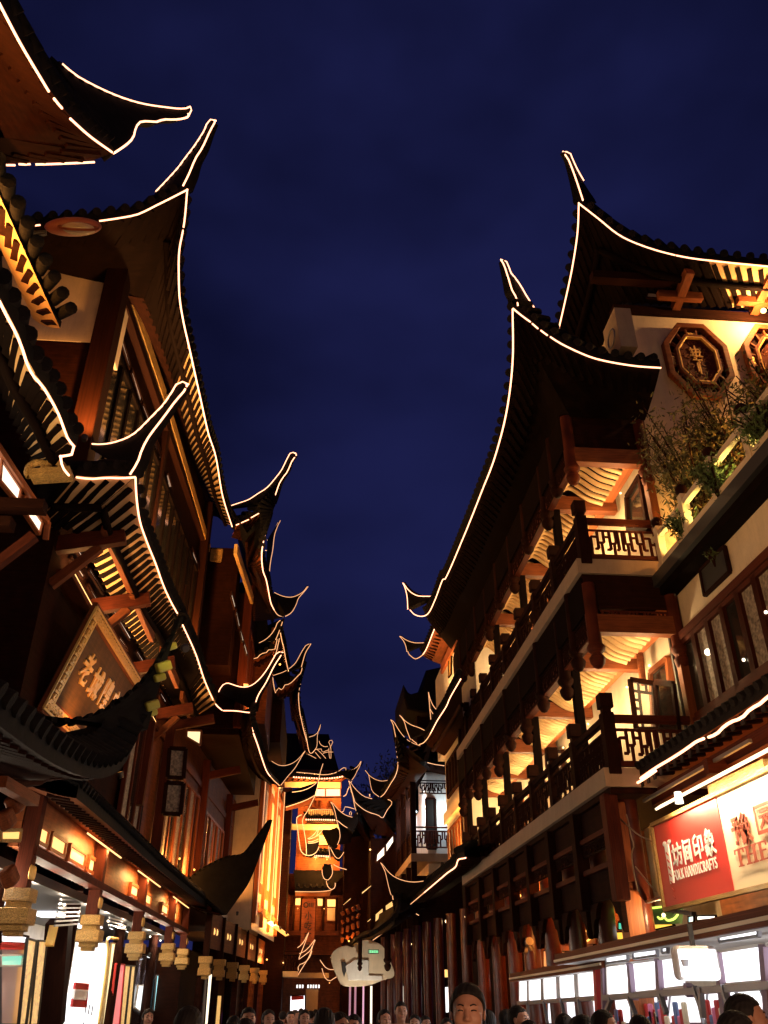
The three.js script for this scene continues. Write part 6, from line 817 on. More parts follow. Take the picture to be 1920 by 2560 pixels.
// ---- ground: the paved street falls a little away from the camera
{ const xs = [-120, -12, -6, 0, 6, 12, 120], zs = [60, 4, -4, -12, -20, -30, -45, -60, -90, -300], gy = (z) => (z > -4 ? 0 : Math.max(-1.7, (z + 4) * 0.026));
  struct(put('ground', uvBox(gridGeo(zs.map((z) => xs.map((x) => V(x, gy(z), z)))), 1), M.stone, scene)); }
const groundY = (z) => (z > -4 ? 0 : Math.max(-1.7, (z + 4) * 0.026));
// ================================================================ STREET LEVEL, LEFT
// arcade of the main left building: lintel, orange frieze with lattice panels, hanging posts with gilded ends
wallBox('lintel', -4.12, 3.38, -13.0, -3.88, 3.5, -31, M.wood, LB);
wallBox('frieze_wall', -4.3, 3.5, -13.0, -4.16, 4.3, -31, M.orange, LB);
const LATGLOW = glow('lattice_glow', 1.15, 0.62, 0.17), latG = []; for (let i = 0; i < 4; i++) { latG.push([i / 4, 0, (i + 1) / 4, 1]); latG.push([i / 4, 1, (i + 1) / 4, 0]); } Object.assign(latG, { w: 0.018, off: 0.02 });
const bays = [-13.07, -17.6, -22.4, -27.6, -31];
for (const [z0, z1] of [[-15.6, -16.75], [-17.05, -18.3], [-21.4, -22.6], [-22.95, -24.3], [-26.2, -27.4], [-27.9, -29.3], [-13.3, -14.2], [-14.4, -15.3]]) frameWindow(LB, 'glowing_lattice_pane', [[-4.12, 3.9, z0], [-4.12, 3.9, z1], [-4.12, 3.66, z1], [-4.12, 3.66, z0]], LATGLOW, M.orange, 0.06, 0.07, latG);  // frieze lattice panels brightened by emissive colour
for (const [a, b] of [[-15.78, -18.63], [-20.9, -24.0], [-26.8, -30.1]]) stripLamp(LB, [-3.88, 4.1, a], [-3.88, 4.1, b], [-0.6, -1, 0], 0.07, WARM, 60, 1.6);
for (const z of bays) { bar('frieze_post', [-4.02, 2.95, z], [-4.02, 4.3, z], 0.22, 0.2, M.wood, LB, V(0, 0, 1), UNIT);
  for (const [y0, y1, w] of [[2.78, 2.95, 0.36], [2.7, 2.78, 0.28], [2.5, 2.7, 0.42], [2.42, 2.5, 0.3], [2.36, 2.42, 0.22]]) bar('gilded_end', [-4.0, y0, z], [-4.0, y1, z], w, w, M.gold, LB, V(0, 0, 1), UNIT);
  const c = put('column', new THREE.CylinderGeometry(0.13, 0.14, 4.6, 12), M.dark, LB); c.position.set(-4.55, 1.3, z - 0.7); for (let k = 0; k < 3; k++) { const o = put('carved_drop', new THREE.SphereGeometry(0.05, 7, 6), M.goldLeaf, LB); o.scale.set(0.5, 2, 1); o.position.set(-3.9, 3.16, z - 0.09 + k * 0.09); }
}
// tiled awning above that arcade
makeRoof(LB, { E: [[-3.3, 4.05, -12.4], ...[[-3.4, 4.13, -15.53], [-3.4, 4.11, -20], [-3.4, 4.18, -28.87]], ...[[-3.3, 4.19, -32.91], [-2.8, 3.95, -31.06]]], I: [[-4.3, 4.35, -12.4], [-4.3, 4.35, -30]], ridge: [[-4.7, 5.5, -12.6], [-4.7, 5.5, -31]], soffit: M.warm, pitch: 0.3, single: true, purlin: false, ropes: false, tilePitch: 0.24, small: true,
  far: [[...[[-2.81, 3.96, -31.14], [-2.47, 4.51, -31.48], [-2.17, 5.03, -31.78]], ...[[-1.72, 6.41, -32.23], [-1.56, 6.93, -32.39], [-1.49, 7.23, -32.46]]], [...[[-4.03, 4.81, -29.92], [-3.62, 5.24, -30.33], [-2.96, 5.71, -30.99], [-2.34, 5.95, -31.61]], ...[[-2.05, 6.39, -31.9], [-1.76, 6.89, -32.19], [-1.58, 7.22, -32.37]]], { rope: false }], hw: 0.3 });
{ const g = []; for (let i = 0; i < 40; i++) { const z = -12.6 - i * 0.46; g.push(barGeo([-3.38, 4.36, z], [-4.66, 5.42, z], 0.14, 0.1, V(0, 1, 0))); } put('tile_row', merge(g), M.tile, LB); }
// blocks coloured as patches of yellow light on the nearest building's unlit corner
for (const [p, s] of [[[-2.2, 5.72, -11.59], 0.26], [[-2.25, 6.27, -12.24], 0.2], [[-2.3, 5.18, -11.67], 0.24], [[-2.32, 5.13, -11.85], 0.18], [[-2.25, 5.59, -11.68], 0.2]]) { const o = put('lit_patch_block', new RoundedBoxGeometry(s * 0.8, s * 0.55, s * 0.6, 2, 0.03), M.yellowLit, LA); o.position.set(...p); o.rotation.set(0.3, 0.5, 0.35); }
spotLamp(LA, [-1.75, 5.6, -10.5], [-2.2, 6.3, -12], [1, 0.85, 0.3], 1.4, 0.5, 0.6);  // lamp added to bring out these blocks
// carved brackets and panel at the far left under the nearest awning
frameWindow(LA, 'glowing_carved_panel', [[-3.6, 3.32, -10.53], [-3.6, 3.44, -11.24], [-3.6, 3.32, -11.27], [-3.6, 3.22, -10.6]], glow('lattice_glow', 1.0, 0.5, 0.1), M.gold, 0.04, 0.05, Object.assign([[0, 0.5, 0.25, 0.1], [0.25, 0.1, 0.5, 0.5], [0.5, 0.5, 0.75, 0.9], [0.75, 0.9, 1, 0.5], [0, 0.5, 0.25, 0.9], [0.5, 0.5, 0.75, 0.1]], { w: 0.035, off: 0.02, m: M.dark }));  // carved panel made to glow by emissive colour
bar('awning_beam', ...[[-3.3, 3.62, -9.33], [-3.3, 3.66, -10.55]], 0.14, 0.12, M.warm, LA);
for (const p of [[-3.5, 3.62, -10.53], [-3.5, 3.42, -10.36], [-3.5, 2.87, -10.88]]) { const o = put('carved_bracket', new RoundedBoxGeometry(0.16, 0.22, 0.22, 2, 0.05), M.warm, LA); o.position.set(...p); o.rotation.set(0.5, 0, 0.4); }
wallBox('ground_wall', -9, -0.5, 4, -5.2, 4.2, -12.6, M.dark, LA);
for (const z of [-8.5, -5.6, -2.7, 0.2, 3]) frameWindow(LA, 'lit_opening', [[-5.12, 2.5, z + 1.3], [-5.12, 2.5, z - 1.3], [-5.12, 0.6, z - 1.3], [-5.12, 0.6, z + 1.3]], glow('warm_pane_glow', 1.1, 0.8, 0.55), M.warm, 0.08, 0.08, [[0.5, 0, 0.5, 1]]);
for (const z of [-7, -1.2]) { const l = new THREE.RectAreaLight(L(1, 0.62, 0.36), 1, 5.4, 1.8); l.position.set(-5.05, 1.55, z); l.rotation.y = -Math.PI / 2; l.name = 'window_light'; scene.add(l); }
{ const rs = thing('added_light_panel', 'added warm glowing panel out of view on the right behind the viewer', 'light panel'); frameWindow(rs, 'lit_opening', [[3.6, 2.6, 1.5], [1, 2.6, 2.6], [1, 0.6, 2.6], [3.6, 0.6, 1.5]], glow('warm_pane_glow', 1.1, 0.8, 0.55), M.warm, 0.08, 0.08); const l = new THREE.RectAreaLight(L(1, 0.52, 0.27), 11, 2.6, 2); l.position.set(2.2, 1.6, 1.85); l.lookAt(V(0.6, 1.5, -5)); l.name = 'window_light'; scene.add(l); }  // unseen panel and light, added to brighten the smiling face
// big gilded plaque that leans out over the street
{ const pl = thing('gilded_plaque', 'large dark plaque with gilded characters and a fret border, leaning out above the left arcade', 'sign');
  const tn = A([-3.95, 7.55, -13.78]), tf = A([-3.95, 7.69, -18.31]), bn = A([-4.5, 5.75, -13.8]), k = tf.clone().sub(tn), dn = bn.clone().sub(tn), bf = bn.clone().add(k), n = k.clone().cross(dn).normalize(); if (n.x < 0) n.negate();
  const at = (u, v, o = 0) => tn.clone().addScaledVector(k, u).addScaledVector(dn, v).addScaledVector(n, o);
  const face = gridGeo([0, 0.25, 0.5, 0.75, 1].map((v) => [0, 0.5, 1].map((u) => at(u, v, 0.02)))); const bk = gridGeo([0, 1].map((v) => [0, 1].map((u) => at(u, v, -0.06))));
  put('board', merge([face, bk]), mat('plaque_board', 0.1, 0.045, 0.014, { map: tWood, roughness: 0.75, bumpMap: tWood, bumpScale: 0.002 }), pl);
  const bw = 0.085, e = (a, b) => bar('border', a, b, 0.3, 0.09, M.warm, pl, n);
  e(at(0, bw / 2), at(1, bw / 2)); e(at(0, 1 - bw / 2), at(1, 1 - bw / 2)); e(at(0.035, 0), at(0.035, 1)); e(at(0.965, 0), at(0.965, 1));
  const g = [], key = (a, b, n0) => { for (let i = 0; i < n0; i++) { const o = (u, v) => a(lerp(i / n0, (i + 1) / n0, u), v), P = [[0.05, 0.1], [0.05, 0.9], [0.75, 0.9], [0.75, 0.4], [0.4, 0.4], [0.4, 0.65]]; for (let j = 0; j + 1 < P.length; j++) g.push(barGeo(o(...P[j]), o(...P[j + 1]), 0.045, 0.03, n)); } };
  key((u, v) => at(u, bw * (0.1 + 0.8 * v), 0.06), 0, 22); key((u, v) => at(u, 1 - bw * (0.1 + 0.8 * v), 0.06), 0, 22); key((u, v) => at(0.07 * (0.1 + 0.8 * v), u, 0.06), 0, 11); key((u, v) => at(1 - 0.07 * (0.1 + 0.8 * v), u, 0.06), 0, 11);
  for (const [a, b] of [[at(0.07, bw, 0.05), at(0.93, bw, 0.05)], [at(0.07, 1 - bw, 0.05), at(0.93, 1 - bw, 0.05)], [at(0.07, bw, 0.05), at(0.07, 1 - bw, 0.05)], [at(0, 0, 0.05), at(1, 0, 0.05)], [at(0, 0, 0.05), at(0, 1, 0.05)], [at(0, 1, 0.05), at(1, 1, 0.05)]]) g.push(barGeo(a, b, 0.035, 0.035, n));
  put('fret_border', merge(g), M.goldLeaf, pl);
  const r = k.clone().multiplyScalar(0.135), d = dn.clone().multiplyScalar(0.3);
  ['老', '城', '隍', '庙'].forEach((ch, i) => glyph(pl, ch, at([0.16, 0.34, 0.52, 0.68][i], 0.3 + (i % 2) * 0.02, 0.02), r, d, 0.075, 0.03, M.goldLeaf, true, 0.02));
  spotLamp(pl, at(0.25, 1.08, 0.75).toArray(), at(0.3, 0.55).toArray(), AMBER, 9, 0.9, 0.9, 4); spotLamp(pl, at(0.75, 1.08, 0.75).toArray(), at(0.7, 0.55).toArray(), AMBER, 9, 0.9, 0.9, 4);
}
// shops behind the arcade
const SH = thing('lit_shop_fronts', 'row of brightly lit shop fronts behind the left arcade columns', 'shop front');
wallBox('back_wall', -7.2, -0.6, -9.5, -6.8, 3.3, -30, M.white, SH); wallBox('ceiling', -7, 3.2, -9.5, -4.3, 3.34, -31, M.black, SH);
{ const W = glow('shop_light_glow', 1.3, 1.3, 1.38), GG = glow('gold_display_glow', 0.75, 0.42, 0.11, { emissiveMap: tGold }), q = (n, c, m, f = M.dark, b) => frameWindow(SH, n, c, m, f, 0.03, 0.05, b);
  q('lit_opening', [[-4.7, 2.52, -14.7], [-4.7, 2.52, -16.13], [-4.7, 1.24, -16.69], [-4.7, 1.27, -15.62]], mat('pinkish_shop_goods', 0.75, 0.6, 0.6), M.metal);
  q('header_lightbox', [[-4.66, 2.5, -14.58], [-4.66, 2.51, -16.05], [-4.66, 2.41, -16.09], [-4.66, 2.36, -14.69]], W); q('red_band', [[-4.66, 2.35, -14.69], [-4.66, 2.4, -16.06], [-4.66, 2.33, -16.06], [-4.66, 2.28, -14.74]], M.red, M.red); q('green_sign', [[-4.66, 2.19, -14.81], [-4.66, 2.24, -15.94], [-4.66, 2.08, -15.97], [-4.66, 2.05, -14.92]], glow('green_sign_glow', 0.08, 0.5, 0.35), M.white, Object.assign([[0.45, 0.2, 0.45, 0.8], [0.35, 0.5, 0.6, 0.5], [0.75, 0.2, 0.7, 0.85], [0.65, 0.4, 0.95, 0.4]], { w: 0.04, m: M.letter }));
  for (let i = 0; i < 9; i++) { const p = [-4.9, 1.55, -16.55], o = put('shop_goods', new RoundedBoxGeometry(0.28, 0.2, 0.22, 1, 0.04), [M.red, M.orange, M.white, M.cream][i % 4], SH); o.position.set(p[0] + 0.05, p[1] + 0.3 - Math.floor(i / 3) * 0.26, p[2] + 0.5 - (i % 3) * 0.4); }
  q('glowing_gold_goods', [[-4.6, 2.47, -15.82], [-4.6, 2.46, -16.38], [-4.6, 1.23, -16.88], [-4.6, 1.25, -16.25]], GG, M.black); q('glowing_gold_goods', [[-4.6, 2.47, -16.46], [-4.6, 2.49, -16.99], [-4.6, 1.22, -17.36], [-4.6, 1.23, -16.88]], GG, M.black); bar('door_edge', ...[[-4.55, 2.46, -16.24], [-4.55, 1.24, -16.51]], 0.04, 0.04, M.black, SH); bar('gilded_bracket', ...[[-4.5, 2.73, -16.94], [-4.5, 2.41, -16.87]], 0.14, 0.08, M.goldLeaf, SH);  // gold goods brightened by emissive colour
  bar('dark_pier', ...[[-4.6, 2.85, -17.63], [-4.6, 1.19, -18.29]], 0.42, 0.3, M.dark, SH, V(0, 0, 1)); q('mauve_wall', [[-4.75, 2.61, -18.96], [-4.75, 2.67, -19.68], [-4.75, 1.14, -20.22], [-4.75, 1.17, -19.35]], mat('mauve_wall', 0.3, 0.22, 0.27), M.dark);
  q('glowing_poster', [[-4.7, 2.72, -19.43], [-4.7, 2.71, -22.67], [-4.7, 1.06, -23.13], [-4.7, 1.16, -19.44]], glow('poster_glow', 1.2, 1.22, 1.26), M.white);  // poster brightness put in as emissive colour
  q('red_print', [[-4.68, 1.87, -19.94], [-4.68, 1.86, -21.13], [-4.68, 1.44, -21.25], [-4.68, 1.47, -19.95]], M.red, M.red); q('white_print', [[-4.67, 1.75, -19.92], [-4.67, 1.74, -21.07], [-4.67, 1.58, -21.05], [-4.67, 1.6, -19.94]], M.letter, M.letter);
  for (let i = 0; i < 6; i++) { const p = A([-4.67, 1.5, -21.23]).lerp(A([-4.67, 1.44, -22.03]), (i % 3) / 2.4); bar('small_print', [p.x, p.y - (i > 2 ? 0.34 : 0), p.z], [p.x, p.y - 0.18 - (i > 2 ? 0.34 : 0), p.z], 0.01, 0.06, M.ink, SH, V(0, 0, 1)); }
  { const o = [...[[-4.55, 1.09, -22.23], [-4.55, 2.51, -22.08], [-4.55, 2.75, -21.8], [-4.55, 2.82, -22.54], [-4.55, 2.76, -23.26], [-4.55, 2.36, -23.11], [-4.55, 1.06, -23.08]]]; put('gilded_rail', tubeGeo(o, 0.035, 7, 0.1), M.goldLeaf, SH); }
  q('glowing_cream_panel', [[-4.6, 2.72, -22.52], [-4.6, 2.74, -23.25], [-4.6, 1.05, -23.52], [-4.6, 1.07, -22.81]], glow('cream_panel_glow', 0.9, 0.7, 0.34), M.gold); q('glowing_pink_pillar', [[-4.5, 2.3, -22.9], [-4.5, 2.31, -23.97], [-4.5, 1.03, -24.33], [-4.5, 1.06, -23.1]], glow('pink_panel_glow', 0.6, 0.12, 0.12), M.red);  // cream panel and pink pillar glow by emissive colour
  q('glowing_gold_goods', [[-4.6, 2.31, -24.57], [-4.6, 2.33, -26.05], [-4.6, 0.97, -26.39], [-4.6, 1.01, -24.98]], GG, M.black); bar('door_edge', ...[[-4.5, 2.3, -24.93], [-4.5, 1.01, -25.16]], 0.05, 0.04, M.black, SH);
  q('dark_glass', [[-4.8, 2.63, -27.08], [-4.8, 2.9, -34.88], [-4.8, 0.71, -36.09], [-4.8, 0.94, -27.79]], mat('shop_glass', 0.06, 0.05, 0.055, { roughness: 0.12 }), M.dark); q('lit_display', [[-4.75, 1.89, -27.79], [-4.75, 1.93, -30.26], [-4.75, 1.12, -29.66], [-4.75, 1.35, -27.64]], glow('display_glow', 0.8, 0.85, 0.85), M.white); q('glowing_teal_strip', [[-4.7, 2.19, -30.64], [-4.7, 2.2, -31.18], [-4.7, 1.22, -31.19], [-4.7, 1.23, -30.78]], glow('teal_strip_glow', 0.4, 0.9, 0.95), M.metal); q('gold_strip', [[-4.7, 1.73, -33.84], [-4.7, 1.76, -34.47], [-4.7, 0.75, -34.74], [-4.7, 0.77, -33.97]], M.goldLeaf, M.dark);  // teal strip brightness is emissive colour
  q('grey_poster', [[-4.6, 2.49, -35.23], [-4.6, 2.67, -41.79], [-4.6, 1.32, -41.66], [-4.6, 1.39, -35.41]], M.paper, M.dark, Object.assign([[0.4, 0.2, 0.6, 0.2], [0.35, 0.4, 0.65, 0.4], [0.4, 0.55, 0.6, 0.55], [0.3, 0.7, 0.7, 0.7]], { w: 0.06, m: M.ink })); q('glowing_column_panel', [[-3.9, 2.38, -38.71], [-3.9, 2.43, -41.45], [-3.9, 0.52, -43.03], [-3.9, 0.63, -39.04]], glow('warm_panel_glow', 1.25, 1.05, 0.75), M.dark); q('glowing_gold_goods', [[-3.9, 1.63, -42.55], [-3.9, 1.62, -45.67], [-3.9, 0.45, -45.76], [-3.9, 0.51, -43.4]], GG, M.dark);  // column panel and gold goods glow by emissive colour
  q('lit_display', [[-3.9, 1.89, -48.5], [-3.9, 2.09, -72.7], [-3.9, -0.38, -76.33], [-3.9, 0.34, -49.84]], glow('grey_display_glow', 0.28, 0.26, 0.22), M.metal, [[0.33, 0, 0.33, 1], [0.66, 0, 0.66, 1]]); q('violet_tube', [[-3.9, 0.9, -48.25], [-3.9, 0.89, -49.67], [-3.9, 0.34, -49.84], [-3.9, 0.38, -48.4]], glow('violet_tube_glow', 0.9, 0.3, 1.2), M.metal); q('red_goods', [[-3.9, 0.67, -48.97], [-3.9, 0.62, -53.09], [-3.9, 0.5, -53.01], [-3.9, 0.56, -48.92]], M.red, M.red);
  // shutter slats under the ceiling and track lights
  for (const [a, b, n] of [[[[-4.4, 3.27, -16.6], [-4.4, 3.4, -18.17]], 0, 9], [[[-4.4, 3.36, -20.98], [-4.4, 3.39, -23.03]], 0, 6]]) for (let i = 0; i < n; i++) bar('shutter_slat', [a[0][0], a[0][1] - i * 0.07, a[0][2]], [a[1][0], a[1][1] - i * 0.07, a[1][2]], 0.03, 0.03, M.metal, SH);
  for (const p of [[-4.5, 2.76, -18.28], [-4.5, 2.97, -21.8], [-4.5, 3.03, -23.06], [-4.5, 3.02, -23.79], [-4.6, 2.6, -28], [-4.6, 2.58, -29.17]]) spotLamp(SH, p, [p[0] - 0.4, p[1] - 1.2, p[2] + 0.2], COOL, 4, 0.7, 0.6);
  for (let z = -11; z > -30; z -= 1.9) pointLamp(SH, [-4.32, 3.05, z], [1, 0.8, 0.58], 2.4, 0.025);  // downlights added to brighten the shop fronts
  for (const z of [-11, -14, -17.5, -20.5, -24]) { const o = put('ceiling_light', new THREE.BoxGeometry(0.6, 0.04, 1.2), W, SH); o.position.set(-5.6, 3.17, z); const l = new THREE.RectAreaLight(L(1, 0.97, 0.95), 9, 0.6, 1.2); l.position.set(-5.6, 3.13, z); l.rotation.x = -Math.PI / 2; l.name = 'ceiling_light'; scene.add(l); }
}
// farther arcade on the left: brown panels with small cut-outs, gilded ends, lit fronts
const LF = thing('far_left_arcade', 'farther arcade on the left, brown frieze panels with paired cut-outs above gilded post ends', 'arcade');
{ const X = -3.3, zs = [-31.4, -34.2, -37.4, -41.2, -45.4, -50]; wallBox('ground_wall', -6, -1.5, -31, -4, 3, -52, M.dark, LF);
  wallBox('plaster_wall', -6, 4.25, -31.2, X - 0.06, 5.1, -46, M.plaster, LF); wallBox('lintel', X - 0.1, 4.1, -31.2, X + 0.05, 4.25, -50, M.wood, LF);
  zs.forEach((z, i) => { const x = X + i * 0.22; bar('frieze_post', [x, 2.5, z], [x, 4.1, z], 0.2, 0.2, M.dark, LF, V(0, 0, 1), UNIT); for (const [y0, y1, w] of [[2.55, 2.75, 0.42], [2.42, 2.55, 0.32], [2.2, 2.42, 0.4], [2.1, 2.2, 0.26]]) bar('gilded_end', [x, y0, z], [x, y1, z], w, w, M.gold, LF, V(0, 0, 1), UNIT); const c = put('column', new THREE.CylinderGeometry(0.14, 0.14, 4.6, 10), i > 3 ? M.warm : M.dark, LF); c.position.set(x - 0.1, 0, z);
    if (i < 5) { const z1 = zs[i + 1], x1 = X + (i + 1) * 0.22; bar('frieze_panel', [x - 0.03, 3.55, z - 0.1], [x1 - 0.03, 3.55, z1 + 0.1], 0.05, 1.05, i > 2 ? M.orange : M.warm, LF, V(0, 1, 0)); for (const f of [0.4, 0.6]) for (const k of [0, 1]) { const o = put('glowing_cut_out', PLAIN, LATGLOW, LF); o.position.set(lerp(x, x1, f) + 0.01, 3.55 + k * 0.0, lerp(z, z1, f + k * 0.08)); o.scale.set(0.02, 0.2 - 0.06 * k, 0.1); } } });  // cut-outs are small blocks with light put in as emissive colour
  pointLamp(LF, [-2.6, 3.3, -44], AMBER, 3); pointLamp(LF, [-2.0, 3.2, -48.5], AMBER, 3);
  for (const [c, m] of [[[[-3, 3.37, -49.65], [-3, 3.43, -52.79], [-3, 2.5, -53.16], [-3, 2.55, -50.37]], glow('amber_strip_glow', 1.2, 0.8, 0.3)], [[[-2.2, 2.31, -74.5], [-2.2, 2.34, -88.77], [-2.2, 0.16, -92.8], [-2.2, 0.52, -74.68]], glow('amber_strip_glow', 1.2, 0.8, 0.3)], [[[-2.1, 2.11, -86.3], [-2.1, 2.34, -132.33], [-2.1, 0, -128.62], [-2.1, 0.48, -92.37]], glow('amber_board_glow', 0.5, 0.27, 0.05)]]) frameWindow(LF, 'lit_opening', c, m, M.dark, 0.03, 0.04);
  { const b = [[-1.84, 3.22, -50.5], [-0.4, 2.46, -50.5]]; wallBox('balcony_floor', -3, b[1][1], -50.5, b[1][0], b[1][1] + 0.28, -53, M.plaster, LF); fret(LF, [b[0][0], b[1][1] + 0.3, -50.5], [b[1][0], b[1][1] + 0.3, -50.5], 0.9, 3, M.dark, 0.05, 'railing'); pointLamp(LF, [-1.2, 3.1, -50], WARM, 1.5, 0.03); }
}

// ================================================================ STREET LEVEL, RIGHT
{ wallBox('shop_wall', 6.33, -1, -16.5, 6.39, 4.4, -27, M.orange, RB);
  for (let i = 0; i < 16; i++) bar('wall_batten', [6.3, 1.2, -17 - i * 0.62], [6.3, 3.6, -17 - i * 0.62], 0.05, 0.08, M.warm, RB, V(0, 0, 1));
  for (const z of [-18, -21.5, -25]) pointLamp(RB, [5.85, 4.05, z], AMBER, 9, 0.04, 3);
  for (const [c, m] of [[[[6.2, 2.2, -29.56], [6.2, 2.2, -27.18], [6.2, 1.71, -27.36], [6.2, 1.69, -29.6]], glow('shop_lightbox_glow', 1.3, 1.25, 1.1)], [[[6.2, 1.96, -44.43], [6.2, 1.96, -40.69], [6.2, 0.98, -41.23], [6.2, 0.93, -44.2]], glow('shop_door_glow', 1.15, 1.1, 1.05)], [[[6.2, 2.69, -44.26], [6.2, 2.61, -40.8], [6.2, 2.29, -40.88], [6.2, 2.34, -44.35]], LATGLOW], [[[6.1, 1.75, -30.21], [6.1, 1.76, -29.68], [6.1, 1.67, -29.75], [6.1, 1.67, -30.27]], glow('amber_strip_glow', 1.2, 0.8, 0.3)], [[[6.1, 1.55, -28.54], [6.1, 1.56, -27.16], [6.1, 1.48, -27.19], [6.1, 1.47, -28.54]], glow('amber_board_glow2', 0.9, 0.4, 0.14)], [[[6, 1.47, -29.81], [6, 1.47, -29.29], [6, 0.89, -29.28], [6, 0.88, -29.87]], glow('pale_strip_glow', 1, 0.9, 0.7)]]) frameWindow(RB, 'lit_opening', c, m, M.dark, 0.04, 0.05, [[0.5, 0, 0.5, 1]]);
  for (const [x, w, m] of [[850, 14, glow('pale_strip_glow', 1, 0.9, 0.7)], [1060, 14, glow('pale_strip_glow', 1, 0.9, 0.7)], [440, 16, glow('violet_front_glow', 0.6, 0.3, 0.42)], [520, 20, glow('pale_strip_glow', 1, 0.9, 0.7)], [720, 26, glow('pale_strip_glow', 1, 0.9, 0.7)], [355, 20, glow('violet_front_glow2', 0.25, 0.1, 0.16)], [300, 20, glow('violet_front_glow2', 0.25, 0.1, 0.16)]]) { const t = [0.69, 1.63, -44], z = -40 - (1060 - x) * 0.012, px = lerp([2.02, 1.48, -44][0], [5.39, 1.48, -44][0], (x - 300) / 760); box('glowing_strip', px, 0.2, -44, px + w * 0.0045, 2.0, -44.05, m, RD); }  // strips with emissive colour brighten the far fronts
  for (let i = 0; i < 9; i++) { const c = put('column', new THREE.CylinderGeometry(0.16, 0.16, 6, 12), M.lacquer, RC); c.position.set(4.9 - i * 0.16, 1, -28.6 - i * 1.9); }
  for (const p of [[4.9, 2.32, -38.42], [4.9, 3.91, -32.54], [4.9, 3.76, -28.48], [4.6, 3.47, -42.84], [4.6, 3.6, -41.41]]) pointLamp(RC, p, SOFT, 0.5, 0.05, 3);
  const am = glow('amber_gap_glow', 1.1, 0.5, 0.1); for (const c of [[[4.95, 3.37, -18.43], [4.95, 3.56, -18.04], [4.95, 3.49, -16.83], [4.95, 3.4, -16.91]], [[4.95, 3.4, -15.31], [4.95, 3.55, -15.12], [4.95, 3.57, -14.32], [4.95, 3.4, -14.4]]]) frameWindow(RB, 'lit_opening', c, am, M.dark, 0.02, 0.03);
}
{ const neon = (name, label, c, board, col, X) => { const t = thing(name, label, 'neon sign'), q = c.map(A); put('board', gridGeo([[q[0], q[1]], [q[3], q[2]]]), board, t); const at = (u, v) => q[0].clone().lerp(q[1], u).lerp(q[3].clone().lerp(q[2], u), v).add(V(-0.04, 0, 0)), g = glow(name + '_glow', ...col);
    const o = [[0.1, 0.1], [0.5, 0.08], [0.9, 0.1], [0.97, 0.35], [0.92, 0.7], [0.8, 0.78], [0.76, 0.62], [0.7, 0.72], [0.66, 0.6]], l = [[0.1, 0.1], [0.03, 0.35], [0.06, 0.65], [0.18, 0.8], [0.22, 0.62], [0.3, 0.74], [0.36, 0.6], [0.42, 0.72]];
    for (const s of [o, l]) put('neon_tube', tubeGeo(s.map((p) => at(...p)), 0.018, 6, 0.08), g, t); return t; };
  neon('orange_neon_sign', 'orange board outlined with a cloud-shaped orange neon tube above the far stall', [[5.7, 2.97, -21.83], [5.7, 2.78, -18.06], [5.7, 2.54, -18.16], [5.7, 2.68, -21.88]], M.orange, [1.6, 0.8, 0.15]);
  neon('green_neon_sign', 'dark green board outlined with a yellow-green neon tube above the near stall roof', [[5.7, 3.03, -16.32], [5.7, 2.85, -13.57], [5.7, 2.61, -13.71], [5.7, 2.75, -16.35]], mat('dark_green_board', 0.05, 0.09, 0.04), [0.75, 1.1, 0.12]);
  const sf = thing('orange_shop_boards', 'orange and yellow lit shop boards showing above the stall roof', 'shop front'); for (const [c, m] of [[[[5.75, 2.59, -22.48], [5.75, 2.47, -19.9], [5.75, 2.19, -20.26], [5.75, 2.25, -22.61]], glow('orange_board_glow', 0.75, 0.22, 0.04)], [[[5.75, 2.69, -22.07], [5.75, 2.55, -18.42], [5.75, 2.43, -18.47], [5.75, 2.56, -22.12]], mat('salmon_board', 0.6, 0.22, 0.1)], [[[5.74, 2.68, -16.94], [5.74, 2.64, -16.11], [5.74, 2.52, -16.16], [5.74, 2.55, -16.95]], glow('yellow_board_glow', 1.0, 0.55, 0.04)], [[[5.74, 2.7, -15.2], [5.74, 2.64, -14.2], [5.74, 2.61, -14.12], [5.74, 2.6, -15.24]], glow('yellow_board_glow', 1.0, 0.55, 0.04)], [[[5.73, 2.77, -16.06], [5.73, 2.71, -15.17], [5.73, 2.55, -15.24], [5.73, 2.55, -16.12]], glow('shop_lightbox_glow', 1.3, 1.25, 1.1)], [[[5.72, 2.83, -16.68], [5.72, 2.79, -16.4], [5.72, 2.69, -16.49], [5.72, 2.71, -16.73]], glow('green_leaf_glow', 0.02, 0.45, 0.3)], [[[5.7, 2.66, -21.88], [5.7, 2.64, -20.78], [5.7, 2.56, -20.88], [5.7, 2.59, -21.91]], glow('pale_strip_glow', 1, 0.9, 0.7)], [[[5.5, 2.65, -12.97], [5.5, 2.65, -12.77], [5.5, 2.57, -12.81], [5.5, 2.57, -13.01]], glow('teal_strip_glow', 0.4, 0.9, 0.95)], [[[5.5, 2.64, -12.67], [5.5, 2.6, -12.07], [5.5, 2.56, -12.07], [5.5, 2.58, -12.7]], glow('shop_lightbox_glow', 1.3, 1.25, 1.1)]]) frameWindow(sf, 'lit_shop_board', c, m, M.dark, 0.02, 0.03);  // most boards glow by their emissive colour
  pointLamp(sf, [5.2, 2.75, -19.5], AMBER, 3, 0.03); pointLamp(sf, [5.3, 2.7, -13.4], SOFT, 2, 0.03);
  bar('bracket_rod', ...[[5, 2.69, -12.46], [5, 2.58, -11.6]], 0.06, 0.05, M.black, sf); bar('bracket_rod', ...[[5.2, 2.91, -14.43], [5.2, 2.91, -13.09]], 0.05, 0.04, M.metal, sf); }
